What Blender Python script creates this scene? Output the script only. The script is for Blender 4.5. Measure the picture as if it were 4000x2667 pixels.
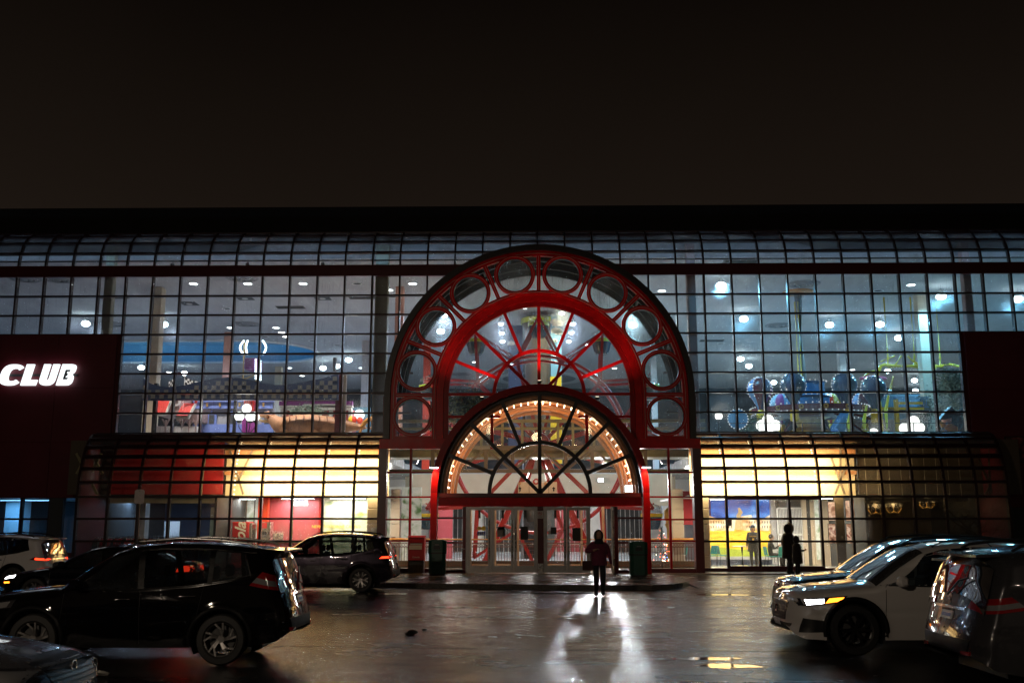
import bpy, bmesh, math, random
import numpy as np
from mathutils import Vector, Matrix
random.seed(7)
R = math.radians
for o in list(bpy.data.objects): bpy.data.objects.remove(o)
scn = bpy.context.scene
COL = scn.collection

# ------------------------------------------------------------------ camera
FPX, CAMZ = 3889.0, 2.0
TH = math.atan((2040 - 1333.5) / FPX)
PS = R(0.95)
cam = bpy.data.cameras.new('camera'); cam.sensor_width = 36.0; cam.lens = 36.0 * FPX / 4000.0
cam.clip_start = 0.1; cam.clip_end = 2000
co = bpy.data.objects.new('camera', cam); COL.objects.link(co)
co.location = (0, 0, CAMZ); co.rotation_euler = (math.pi / 2 + TH, 0, PS)
scn.camera = co

# ------------------------------------------------------------------ night sky, light-polluted overcast
w = bpy.data.worlds.new('World'); scn.world = w; w.use_nodes = True
nt = w.node_tree; nt.nodes.clear()
out = nt.nodes.new('ShaderNodeOutputWorld'); bg = nt.nodes.new('ShaderNodeBackground')
tc = nt.nodes.new('ShaderNodeTexCoord'); sp = nt.nodes.new('ShaderNodeSeparateXYZ'); cr = nt.nodes.new('ShaderNodeValToRGB')
nz = nt.nodes.new('ShaderNodeTexNoise'); nz.inputs['Scale'].default_value = 2.2; nz.inputs['Detail'].default_value = 4
ma = nt.nodes.new('ShaderNodeMath'); ma.operation = 'MULTIPLY_ADD'; ma.inputs[1].default_value = 0.10; 
nt.links.new(tc.outputs['Generated'], sp.inputs[0]); nt.links.new(tc.outputs['Generated'], nz.inputs['Vector'])
nt.links.new(nz.outputs['Fac'], ma.inputs[0]); nt.links.new(sp.outputs['Z'], ma.inputs[2])
nt.links.new(ma.outputs[0], cr.inputs[0])
e = cr.color_ramp.elements
e[0].position = 0.0; e[0].color = (0.030, 0.0215, 0.0155, 1)
e[1].position = 1.0; e[1].color = (0.0036, 0.0027, 0.0022, 1)
k = e.new(0.36); k.color = (0.0118, 0.0080, 0.0057, 1)
k = e.new(0.56); k.color = (0.0036, 0.0024, 0.0017, 1)
nt.links.new(cr.outputs[0], bg.inputs[0]); bg.inputs[1].default_value = 0.82
nt.links.new(bg.outputs[0], out.inputs[0])

scn.view_settings.view_transform = 'Standard'; scn.view_settings.look = 'None'
scn.view_settings.exposure = 0.0; scn.view_settings.gamma = 1.0; scn.view_settings.use_curve_mapping = False
scn.render.engine = 'CYCLES'
cy = scn.cycles
cy.use_denoising = True
cy.max_bounces = 7; cy.diffuse_bounces = 3; cy.glossy_bounces = 4; cy.transmission_bounces = 4
cy.transparent_max_bounces = 24
cy.sample_clamp_indirect = 8.0; cy.caustics_reflective = False; cy.caustics_refractive = False

# ------------------------------------------------------------------ pixel -> place
def ray(u, v):
    xc = (u - 2000) / FPX; yc = (1333.5 - v) / FPX
    y = math.cos(TH) - math.sin(TH) * yc; z = math.sin(TH) + math.cos(TH) * yc
    return (xc * math.cos(PS) - y * math.sin(PS), xc * math.sin(PS) + y * math.cos(PS), z)
def P(u, v, Y):
    d = ray(u, v); t = Y / d[1]
    return Vector((d[0] * t, Y, CAMZ + d[2] * t))
def G(u, v, z=0.0):
    d = ray(u, v); t = (z - CAMZ) / d[2]
    return Vector((d[0] * t, d[1] * t, z))
def PX(u, v, Y): return P(u, v, Y).x
def PZ(v, Y, u=2000): return P(u, v, Y).z

# ------------------------------------------------------------------ materials
MATS = {}
def new_mat(name):
    m = bpy.data.materials.new(name); m.use_nodes = True; m.node_tree.nodes.clear(); MATS[name] = m
    return m, m.node_tree
def N(nt, t, **kw):
    n = nt.nodes.new(t)
    for a, b in kw.items(): setattr(n, a, b)
    return n
def mat(name, col, rough=0.5, metal=0.0, var=0.12, scale=8.0, bump=0.0, bscale=60.0, coat=0.0, spec=0.5, sheen=0.0, rvar=0.1):
    """painted / solid surface with mottled colour, uneven gloss and fine relief"""
    m, nt = new_mat(name)
    o = N(nt, 'ShaderNodeOutputMaterial'); b = N(nt, 'ShaderNodeBsdfPrincipled')
    nt.links.new(b.outputs[0], o.inputs[0])
    tc = N(nt, 'ShaderNodeTexCoord'); n = N(nt, 'ShaderNodeTexNoise')
    n.inputs['Scale'].default_value = scale; n.inputs['Detail'].default_value = 5; n.inputs['Roughness'].default_value = 0.6
    nt.links.new(tc.outputs['Object'], n.inputs['Vector'])
    r = N(nt, 'ShaderNodeValToRGB'); e = r.color_ramp.elements
    e[0].position = 0.3; e[1].position = 0.75
    e[0].color = tuple(c * (1 - var) for c in col) + (1,); e[1].color = tuple(min(1, c * (1 + var)) for c in col) + (1,)
    nt.links.new(n.outputs['Fac'], r.inputs[0]); nt.links.new(r.outputs[0], b.inputs['Base Color'])
    mr = N(nt, 'ShaderNodeMapRange'); mr.inputs[3].default_value = max(0.02, rough - rvar); mr.inputs[4].default_value = min(1, rough + rvar)
    nt.links.new(n.outputs['Fac'], mr.inputs[0]); nt.links.new(mr.outputs[0], b.inputs['Roughness'])
    b.inputs['Metallic'].default_value = metal; b.inputs['Coat Weight'].default_value = coat; b.inputs['Coat Roughness'].default_value = 0.05
    b.inputs['Specular IOR Level'].default_value = spec
    if sheen: b.inputs['Sheen Weight'].default_value = sheen
    if bump:
        n2 = N(nt, 'ShaderNodeTexNoise'); n2.inputs['Scale'].default_value = bscale; n2.inputs['Detail'].default_value = 3
        nt.links.new(tc.outputs['Object'], n2.inputs['Vector'])
        bp = N(nt, 'ShaderNodeBump'); bp.inputs['Strength'].default_value = bump; bp.inputs['Distance'].default_value = 0.01
        nt.links.new(n2.outputs['Fac'], bp.inputs['Height']); nt.links.new(bp.outputs[0], b.inputs['Normal'])
    return m
def emit(name, col, strength, sample=True):
    m, nt = new_mat(name)
    o = N(nt, 'ShaderNodeOutputMaterial'); e = N(nt, 'ShaderNodeEmission')
    e.inputs[0].default_value = tuple(col) + (1,); e.inputs[1].default_value = strength
    nt.links.new(e.outputs[0], o.inputs[0])
    if not sample: m.cycles.emission_sampling = 'NONE'
    return m
def glass(name, tint=(0.93, 0.96, 0.95), dirt=0.04, streak=0.0, rough=0.02, refl=1.0, wet=0.0, grime=(0.7, 0.72, 0.74), haze=0.0):
    """thin window glass: clear with a mirror share at grazing angles, a film of dirt, run marks"""
    m, nt = new_mat(name)
    L = nt.links.new
    o = N(nt, 'ShaderNodeOutputMaterial'); tr = N(nt, 'ShaderNodeBsdfTransparent'); gl = N(nt, 'ShaderNodeBsdfGlossy')
    tr.inputs[0].default_value = tint + (1,); gl.inputs['Roughness'].default_value = rough
    fr = N(nt, 'ShaderNodeFresnel'); fr.inputs[0].default_value = 1.45
    mu = N(nt, 'ShaderNodeMath', operation='MULTIPLY'); mu.inputs[1].default_value = 0.8 * refl; L(fr.outputs[0], mu.inputs[0])
    m1 = N(nt, 'ShaderNodeMixShader'); L(mu.outputs[0], m1.inputs[0]); L(tr.outputs[0], m1.inputs[1]); L(gl.outputs[0], m1.inputs[2])
    if haze:   # greasy film: a share of the light passes slightly scattered and rings bright lamps with a glow
        rf = N(nt, 'ShaderNodeBsdfRefraction'); rf.inputs['IOR'].default_value = 1.08; rf.inputs['Roughness'].default_value = 0.5; rf.inputs[0].default_value = tint + (1,)
        mh = N(nt, 'ShaderNodeMixShader'); mh.inputs[0].default_value = haze; L(m1.outputs[0], mh.inputs[1]); L(rf.outputs[0], mh.inputs[2]); m1 = mh
    tl = N(nt, 'ShaderNodeBsdfTranslucent'); tl.inputs[0].default_value = grime + (1,)
    df = N(nt, 'ShaderNodeBsdfDiffuse'); df.inputs[0].default_value = grime + (1,)
    md = N(nt, 'ShaderNodeMixShader'); md.inputs[0].default_value = 0.35; L(tl.outputs[0], md.inputs[1]); L(df.outputs[0], md.inputs[2])
    g = N(nt, 'ShaderNodeNewGeometry'); oi = N(nt, 'ShaderNodeObjectInfo')
    n = N(nt, 'ShaderNodeTexNoise'); n.inputs['Scale'].default_value = 1.3; n.inputs['Detail'].default_value = 5
    L(g.outputs['Position'], n.inputs['Vector'])
    a = N(nt, 'ShaderNodeMapRange'); a.inputs[1].default_value = 0.35; a.inputs[2].default_value = 0.75
    a.inputs[3].default_value = 0.2 * dirt; a.inputs[4].default_value = 1.8 * dirt; L(n.outputs['Fac'], a.inputs[0])
    fac = a.outputs[0]
    pr = N(nt, 'ShaderNodeMapRange'); pr.inputs[3].default_value = 0.15; pr.inputs[4].default_value = 2.4; L(oi.outputs['Random'], pr.inputs[0])
    m0 = N(nt, 'ShaderNodeMath', operation='MULTIPLY'); L(fac, m0.inputs[0]); L(pr.outputs[0], m0.inputs[1]); fac = m0.outputs[0]
    if streak:
        mp = N(nt, 'ShaderNodeMapping'); mp.inputs['Scale'].default_value = (13, 13, 0.8); L(g.outputs['Position'], mp.inputs[0])
        n2 = N(nt, 'ShaderNodeTexNoise'); n2.inputs['Scale'].default_value = 2.0; n2.inputs['Detail'].default_value = 5; L(mp.outputs[0], n2.inputs['Vector'])
        b = N(nt, 'ShaderNodeMapRange'); b.inputs[1].default_value = 0.55; b.inputs[2].default_value = 0.78; b.inputs[3].default_value = 0; b.inputs[4].default_value = streak
        L(n2.outputs['Fac'], b.inputs[0])
        n3 = N(nt, 'ShaderNodeTexNoise'); n3.inputs['Scale'].default_value = 0.55; L(g.outputs['Position'], n3.inputs['Vector'])
        c = N(nt, 'ShaderNodeMapRange'); c.inputs[1].default_value = 0.42; c.inputs[2].default_value = 0.62; L(n3.outputs['Fac'], c.inputs[0])
        mm = N(nt, 'ShaderNodeMath', operation='MULTIPLY'); L(b.outputs[0], mm.inputs[0]); L(c.outputs[0], mm.inputs[1])
        ad = N(nt, 'ShaderNodeMath', operation='ADD'); L(fac, ad.inputs[0]); L(mm.outputs[0], ad.inputs[1]); fac = ad.outputs[0]
    if wet:  # beads of rain
        vo = N(nt, 'ShaderNodeTexVoronoi'); vo.inputs['Scale'].default_value = 26; L(g.outputs['Position'], vo.inputs['Vector'])
        b = N(nt, 'ShaderNodeMapRange'); b.inputs[1].default_value = 0.22; b.inputs[2].default_value = 0.10; b.inputs[3].default_value = 0; b.inputs[4].default_value = wet
        L(vo.outputs['Distance'], b.inputs[0])
        n3 = N(nt, 'ShaderNodeTexNoise'); n3.inputs['Scale'].default_value = 0.8; n3.inputs['Detail'].default_value = 3; L(g.outputs['Position'], n3.inputs['Vector'])
        c = N(nt, 'ShaderNodeMapRange'); c.inputs[1].default_value = 0.48; c.inputs[2].default_value = 0.62; L(n3.outputs['Fac'], c.inputs[0])
        mm = N(nt, 'ShaderNodeMath', operation='MULTIPLY'); L(b.outputs[0], mm.inputs[0]); L(c.outputs[0], mm.inputs[1])
        ad = N(nt, 'ShaderNodeMath', operation='ADD'); L(fac, ad.inputs[0]); L(mm.outputs[0], ad.inputs[1]); fac = ad.outputs[0]
    m2 = N(nt, 'ShaderNodeMixShader'); L(fac, m2.inputs[0]); L(m1.outputs[0], m2.inputs[1]); L(md.outputs[0], m2.inputs[2])
    L(m2.outputs[0], o.inputs[0])
    return m

# ------------------------------------------------------------------ mesh helpers
def basis(d):
    d = Vector(d).normalized()
    a = Vector((0, 0, 1)) if abs(d.z) < 0.95 else Vector((1, 0, 0))
    x = d.cross(a).normalized(); y = x.cross(d).normalized()
    return x, y, d
class MB:
    def __init__(s): s.v = []; s.f = []
    def add(s, vs, fs):
        n = len(s.v); s.v += [tuple(q) for q in vs]; s.f += [tuple(i + n for i in f) for f in fs]; return s
    def box(s, x0, x1, y0, y1, z0, z1):
        return s.add([(x0,y0,z0),(x1,y0,z0),(x1,y1,z0),(x0,y1,z0),(x0,y0,z1),(x1,y0,z1),(x1,y1,z1),(x0,y1,z1)],
                     [(0,3,2,1),(4,5,6,7),(0,1,5,4),(1,2,6,5),(2,3,7,6),(3,0,4,7)])
    def bbox(s, x0, x1, y0, y1, z0, z1, b=0.01):
        """box with chamfered edges"""
        vs = []; idx = {}
        X = (x0, x1); Y = (y0, y1); Z = (z0, z1)
        for i in (0, 1):
            for j in (0, 1):
                for k in (0, 1):
                    sx = b if i == 0 else -b; sy = b if j == 0 else -b; sz = b if k == 0 else -b
                    idx[i, j, k, 'x'] = len(vs); vs.append((X[i], Y[j] + sy, Z[k] + sz))
                    idx[i, j, k, 'y'] = len(vs); vs.append((X[i] + sx, Y[j], Z[k] + sz))
                    idx[i, j, k, 'z'] = len(vs); vs.append((X[i] + sx, Y[j] + sy, Z[k]))
        fs = []
        for i in (0, 1): fs.append([idx[i,0,0,'x'], idx[i,1,0,'x'], idx[i,1,1,'x'], idx[i,0,1,'x']])
        for j in (0, 1): fs.append([idx[0,j,0,'y'], idx[1,j,0,'y'], idx[1,j,1,'y'], idx[0,j,1,'y']])
        for k in (0, 1): fs.append([idx[0,0,k,'z'], idx[1,0,k,'z'], idx[1,1,k,'z'], idx[0,1,k,'z']])
        for j in (0, 1):
            for k in (0, 1): fs.append([idx[0,j,k,'y'], idx[1,j,k,'y'], idx[1,j,k,'z'], idx[0,j,k,'z']])
        for i in (0, 1):
            for k in (0, 1): fs.append([idx[i,0,k,'x'], idx[i,1,k,'x'], idx[i,1,k,'z'], idx[i,0,k,'z']])
        for i in (0, 1):
            for j in (0, 1): fs.append([idx[i,j,0,'x'], idx[i,j,1,'x'], idx[i,j,1,'y'], idx[i,j,0,'y']])
        for i in (0, 1):
            for j in (0, 1):
                for k in (0, 1): fs.append([idx[i,j,k,'x'], idx[i,j,k,'y'], idx[i,j,k,'z']])
        s.fix = True
        return s.add(vs, fs)
    def bar(s, p, q, w, h, up=None):
        p = Vector(p); q = Vector(q); x, y, d = basis(q - p)
        if up is not None:
            y = Vector(up); x = d.cross(y).normalized(); y = x.cross(d).normalized()
        vs = []
        for c in (p, q):
            for a, b in ((-1,-1),(1,-1),(1,1),(-1,1)): vs.append(c + x * a * w / 2 + y * b * h / 2)
        return s.add(vs, [(3,2,1,0),(4,5,6,7),(0,1,5,4),(1,2,6,5),(2,3,7,6),(3,0,4,7)])
    def tube(s, pts, r, n=8, cap=True, closed=False):
        pts = [Vector(p) for p in pts]; m = len(pts)
        rs = r if isinstance(r, (list, tuple)) else [r] * m
        vs = []; fs = []
        px = None
        for i in range(m):
            if closed: d = pts[(i + 1) % m] - pts[i - 1]
            else: d = pts[min(i + 1, m - 1)] - pts[max(i - 1, 0)]
            if d.length < 1e-9: d = Vector((0, 0, 1))
            d.normalize()
            if px is None: x, y, d = basis(d)
            else:
                x = (px - d * px.dot(d))
                x = x.normalized() if x.length > 1e-6 else basis(d)[0]
                y = d.cross(x)
            px = x
            for k in range(n):
                a = 2 * math.pi * k / n
                vs.append(pts[i] + (x * math.cos(a) + y * math.sin(a)) * rs[i])
        for i in range(m if closed else m - 1):
            j = (i + 1) % m
            for k in range(n):
                fs.append((i*n+k, i*n+(k+1)%n, j*n+(k+1)%n, j*n+k))
        if cap and not closed:
            fs.append(tuple(range(n))[::-1]); fs.append(tuple((m-1)*n + k for k in range(n)))
        return s.add(vs, fs)
    def cyl(s, p, q, r, n=16, r2=None): return s.tube([p, q], [r, r if r2 is None else r2], n)
    def lathe(s, prof, c=(0,0,0), axis='z', n=24, a0=0, a1=2*math.pi):
        """prof: list of (radius, height)"""
        full = abs(a1 - a0 - 2*math.pi) < 1e-6
        nn = n if full else n + 1
        vs = []; fs = []
        for (r, h) in prof:
            for k in range(nn):
                a = a0 + (a1 - a0) * k / n
                if axis == 'z': q = (r*math.cos(a), r*math.sin(a), h)
                elif axis == 'y': q = (r*math.cos(a), h, r*math.sin(a))
                else: q = (h, r*math.cos(a), r*math.sin(a))
                vs.append((c[0]+q[0], c[1]+q[1], c[2]+q[2]))
        for i in range(len(prof) - 1):
            for k in range(n):
                k2 = (k + 1) % nn
                fs.append((i*nn+k, i*nn+k2, (i+1)*nn+k2, (i+1)*nn+k))
        return s.add(vs, fs)
    def sphere(s, c, r, n=12, m=8, sx=1, sy=1, sz=1):
        vs = [(c[0], c[1], c[2]+r*sz)]; fs = []
        for i in range(1, m):
            t = math.pi*i/m
            for k in range(n):
                a = 2*math.pi*k/n
                vs.append((c[0]+r*sx*math.sin(t)*math.cos(a), c[1]+r*sy*math.sin(t)*math.sin(a), c[2]+r*sz*math.cos(t)))
        vs.append((c[0], c[1], c[2]-r*sz)); L = len(vs)-1
        for k in range(n): fs.append((0, 1+k, 1+(k+1)%n))
        for i in range(m-2):
            for k in range(n): fs.append((1+i*n+k, 1+(i+1)*n+k, 1+(i+1)*n+(k+1)%n, 1+i*n+(k+1)%n))
        for k in range(n): fs.append((L, 1+(m-2)*n+(k+1)%n, 1+(m-2)*n+k))
        return s.add(vs, fs)
    def prism(s, poly, y0, y1):
        """polygon in XZ extruded along y"""
        n = len(poly)
        vs = [(x, y0, z) for x, z in poly] + [(x, y1, z) for x, z in poly]
        fs = [tuple(range(n)), tuple(range(2*n-1, n-1, -1))] + [(i, i+n, (i+1)%n+n, (i+1)%n) for i in range(n)]
        s.fix = True
        return s.add(vs, fs)
    def prismx(s, poly, x0, x1):
        n = len(poly)
        vs = [(x0, y, z) for y, z in poly] + [(x1, y, z) for y, z in poly]
        fs = [tuple(range(n)), tuple(range(2*n-1, n-1, -1))] + [(i, i+n, (i+1)%n+n, (i+1)%n) for i in range(n)]
        s.fix = True
        return s.add(vs, fs)
    def prismz(s, poly, z0, z1):
        n = len(poly)
        vs = [(x, y, z0) for x, y in poly] + [(x, y, z1) for x, y in poly]
        fs = [tuple(range(n)), tuple(range(2*n-1, n-1, -1))] + [(i, i+n, (i+1)%n+n, (i+1)%n) for i in range(n)]
        s.fix = True
        return s.add(vs, fs)
    def arc(s, cx, cz, r0, r1, a0, a1, y0, y1, n=24):
        """solid ring sector in XZ, thickness along y"""
        vs = []; fs = []
        for i in range(n + 1):
            a = a0 + (a1 - a0) * i / n; c, d = math.cos(a), math.sin(a)
            vs += [(cx+r0*c, y0, cz+r0*d), (cx+r1*c, y0, cz+r1*d), (cx+r1*c, y1, cz+r1*d), (cx+r0*c, y1, cz+r0*d)]
        for i in range(n):
            for k in range(4):
                fs.append((i*4+k, i*4+(k+1)%4, (i+1)*4+(k+1)%4, (i+1)*4+k))
        if abs(abs(a1-a0) - 2*math.pi) > 1e-4: fs += [(0,1,2,3), (n*4+3, n*4+2, n*4+1, n*4)]
        s.fix = True
        return s.add(vs, fs)
    def mesh(s, name, m=None, smooth=None):
        me = bpy.data.meshes.new(name); me.from_pydata(s.v, [], s.f)
        if getattr(s, 'fix', False):
            bm = bmesh.new(); bm.from_mesh(me); bmesh.ops.recalc_face_normals(bm, faces=bm.faces); bm.to_mesh(me); bm.free()
        if m is not None: me.materials.append(MATS[m] if isinstance(m, str) else m)
        if smooth is not None:
            me.polygons.foreach_set('use_smooth', [True] * len(me.polygons))
            me.set_sharp_from_angle(angle=R(smooth))
        me.update()
        return me
    def build(s, name, m, parent=None, smooth=None, local=False, loc=None, **tags):
        return link(s.mesh(name, m, smooth), name, parent, local, loc, **tags)
def wm(o):
    if o is None: return Matrix.Identity(4)
    return wm(o.parent) @ o.matrix_parent_inverse @ o.matrix_basis
def link(me, name, parent=None, local=False, loc=None, rot=None, label=None, cat=None, group=None, kind=None):
    o = bpy.data.objects.new(name, me); COL.objects.link(o)
    if loc is not None: o.location = loc
    if rot is not None: o.rotation_euler = rot
    if parent is not None:
        o.parent = parent
        if not local: o.matrix_parent_inverse = wm(parent).inverted()
    tag(o, label, cat, group, kind)
    return o
def tag(o, label=None, cat=None, group=None, kind=None):
    if label: o['label'] = label
    if cat: o['category'] = cat
    if group: o['group'] = group
    if kind: o['kind'] = kind
    return o
def thing(name, label, cat, loc=(0,0,0), rz=0.0, group=None):
    o = bpy.data.objects.new(name, None); COL.objects.link(o)
    o.location = loc; o.rotation_euler = (0, 0, rz); o.empty_display_size = 0.2
    return tag(o, label, cat, group)
def copy_tree(o, loc=None, rz=None, label=None, parent=None):
    c = o.copy(); COL.objects.link(c); c.parent = parent
    if loc is not None: c.location = loc
    if rz is not None: c.rotation_euler = (0, 0, rz)
    if label: c['label'] = label
    for ch in o.children: copy_tree(ch, parent=c)
    return c
def lamp(name, kind, loc, energy, col=(1,1,1), parent=None, size=0.3, size_y=None, rot=None, spot=None, blend=0.3, target=None, radius=0.1):
    l = bpy.data.lights.new(name, kind); l.energy = energy; l.color = col
    if kind == 'AREA':
        l.size = size
        if size_y: l.shape = 'RECTANGLE'; l.size_y = size_y
    else: l.shadow_soft_size = radius
    if kind == 'SPOT': l.spot_size = spot; l.spot_blend = blend
    o = bpy.data.objects.new(name, l); COL.objects.link(o); o.location = loc
    if target is not None: o.rotation_euler = (Vector(target) - Vector(loc)).to_track_quat('-Z', 'Y').to_euler()
    elif rot is not None: o.rotation_euler = rot
    if parent is not None: o.parent = parent; o.matrix_parent_inverse = wm(parent).inverted()
    return o
def text_obj(body, name, size, m, loc, parent, rot=(math.pi/2, 0, 0), extrude=0.002, shear=0, bold=0.0, align='CENTER', local=False, space=1.0):
    cu = bpy.data.curves.new(name, 'FONT'); cu.body = body; cu.size = size; cu.extrude = extrude; cu.shear = shear
    cu.offset = bold; cu.align_x = align; cu.align_y = 'CENTER'; cu.resolution_u = 3; cu.space_character = space
    t = bpy.data.objects.new(name, cu); COL.objects.link(t)
    dg = bpy.context.evaluated_depsgraph_get(); dg.update()
    me = bpy.data.meshes.new_from_object(t.evaluated_get(dg)); me.name = name
    bpy.data.objects.remove(t); bpy.data.curves.remove(cu)
    me.materials.clear(); me.materials.append(MATS[m])
    return link(me, name, parent, local, loc, rot)
# ------------------------------------------------------------------ the palette
mat('red_paint', (0.34, 0.003, 0.005), 0.35, var=0.15, scale=3, spec=0.18)
mat('arch_red_lit', (0.62, 0.004, 0.006), 0.32, var=0.2, scale=3, spec=0.18)  # arch red raised above the wall red, standing in for light on the ring
mat('dark_red', (0.085, 0.006, 0.010), 0.35, var=0.15, scale=3)
mat('maroon_panel', (0.12, 0.009, 0.018), 0.5, var=0.2, scale=0.7)
mat('black_frame', (0.012, 0.009, 0.009), 0.4, var=0.2)
mat('roof_black', (0.006, 0.005, 0.005), 0.8)
mat('trim_line', (0.55, 0.26, 0.22), 0.4)
mat('mullion', (0.028, 0.008, 0.009), 0.4, var=0.2)
mat('alu', (0.36, 0.36, 0.35), 0.38, metal=0.75, var=0.12, scale=5)
mat('steel', (0.55, 0.54, 0.52), 0.28, metal=0.9)
mat('chrome', (0.75, 0.75, 0.75), 0.12, metal=1.0, rvar=0.03)
mat('cream', (0.72, 0.60, 0.40), 0.6, var=0.05, scale=2)
mat('cream_block', (0.60, 0.50, 0.38), 0.7, var=0.08, scale=2)
mat('grey_block', (0.50, 0.49, 0.50), 0.7, var=0.06, scale=2)
mat('beige', (0.46, 0.40, 0.30), 0.7, var=0.08, scale=1.5)
mat('white', (0.78, 0.78, 0.78), 0.5, var=0.04)
mat('offwhite', (0.62, 0.60, 0.55), 0.6, var=0.06)
mat('red_shop', (0.42, 0.012, 0.018), 0.55, var=0.1, scale=2)
mat('rose_wall', (0.42, 0.07, 0.09), 0.6, var=0.1, scale=2)
mat('orange_red', (0.75, 0.06, 0.02), 0.5)
mat('salmon', (0.62, 0.30, 0.22), 0.6, var=0.06)
mat('col_cream_lit', (0.62, 0.52, 0.38), 0.55, var=0.06)  # cream includes the warm tint of light falling on the columns
mat('col_grey', (0.36, 0.36, 0.28), 0.6, var=0.1)
mat('col_pink', (0.40, 0.29, 0.28), 0.6, var=0.1)
mat('dark_wall', (0.045, 0.05, 0.055), 0.6)
mat('dark_blue', (0.03, 0.05, 0.11), 0.5)
mat('brown_steel', (0.11, 0.085, 0.06), 0.5)
mat('olive_beam', (0.30, 0.27, 0.15), 0.5)
mat('vault_brown', (0.42, 0.18, 0.075), 0.45, var=0.15)
mat('wheel_red', (0.42, 0.018, 0.018), 0.3, coat=0.3)
mat('yellow', (0.75, 0.52, 0.03), 0.4)
mat('lime', (0.50, 0.60, 0.06), 0.4)
mat('navy_shell', (0.035, 0.07, 0.10), 0.2, coat=0.5)
mat('blue_paint', (0.05, 0.20, 0.42), 0.35, coat=0.3)
mat('sky_blue', (0.16, 0.36, 0.50), 0.5, var=0.1)
mat('house_blue', (0.16, 0.24, 0.60), 0.5)
mat('house_grey', (0.30, 0.31, 0.33), 0.6)
mat('roof_red', (0.62, 0.035, 0.025), 0.5, var=0.12)
mat('wood_orange', (0.62, 0.27, 0.05), 0.35, coat=0.3)
mat('rail_brown', (0.13, 0.055, 0.035), 0.45)
mat('violet', (0.24, 0.03, 0.22), 0.5)
mat('black', (0.012, 0.012, 0.013), 0.45)
mat('rubber', (0.012, 0.012, 0.012), 0.75, var=0.3, scale=30, bump=0.3, bscale=90)
mat('grey', (0.25, 0.25, 0.25), 0.6)
mat('dark_grey', (0.06, 0.06, 0.06), 0.6)
mat('teal', (0.02, 0.24, 0.24), 0.45)
mat('gold', (0.55, 0.36, 0.10), 0.35, metal=0.5)
mat('skin', (0.42, 0.24, 0.16), 0.5)
mat('leaf', (0.060, 0.095, 0.045), 0.45, var=0.5, scale=2)
mat('leaf_pale', (0.20, 0.26, 0.20), 0.5, var=0.4, scale=2)
mat('bark', (0.05, 0.038, 0.03), 0.8, var=0.3, bump=0.5, bscale=30)
mat('floor_tile', (0.42, 0.41, 0.39), 0.25, var=0.1, scale=2)
mat('green_bin', (0.012, 0.085, 0.055), 0.32, var=0.15, coat=0.2)
mat('paper', (0.72, 0.70, 0.64), 0.7)
mat('sign_white', (0.62, 0.58, 0.56), 0.45)
mat('print_yellow', (0.80, 0.62, 0.05), 0.5)
mat('print_black', (0.02, 0.02, 0.02), 0.6)
mat('print_blue', (0.04, 0.07, 0.28), 0.5)
mat('dino', (0.55, 0.27, 0.13), 0.55, var=0.35, scale=3, bump=0.5, bscale=20)
mat('dino_belly', (0.66, 0.42, 0.20), 0.55, var=0.2, scale=4, bump=0.4, bscale=25)
mat('stone', (0.30, 0.29, 0.26), 0.55)
emit('lamp_white', (0.92, 0.97, 1.0), 14, False)
emit('lamp_bay', (0.74, 0.91, 1.0), 25, False)
emit('lamp_warm', (1.0, 0.78, 0.55), 8, False)
emit('bulb_warm', (1.0, 0.80, 0.52), 9, False)
emit('bulb_cool', (0.75, 0.88, 1.0), 7, False)
emit('globe', (1.0, 0.98, 0.95), 2.6, False)
emit('sign_light', (0.90, 0.97, 1.0), 1.5)
emit('tail_lit', (1.0, 0.035, 0.010), 5.0)
emit('tail_core', (1.0, 0.16, 0.04), 7.0)
emit('amber_lit', (1.0, 0.24, 0.015), 5.0)
emit('head_lit', (0.95, 0.97, 1.0), 14)
emit('exit_green', (0.10, 0.9, 0.30), 1.6, False)
glass('pane', dirt=0.04, streak=0.16, wet=0.20, haze=0.012)
glass('pane_wet', dirt=0.05, streak=0.40, wet=0.14, haze=0.016)
glass('pane_clear', dirt=0.012, tint=(0.97, 0.98, 0.97))
glass('pane_roof', tint=(0.90, 0.93, 0.94), dirt=0.09, streak=0.15)
glass('car_glass', tint=(0.30, 0.34, 0.35), dirt=0.03, wet=0.10, rough=0.03)
glass('car_privacy', tint=(0.10, 0.11, 0.12), dirt=0.02, wet=0.06, rough=0.03)
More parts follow.
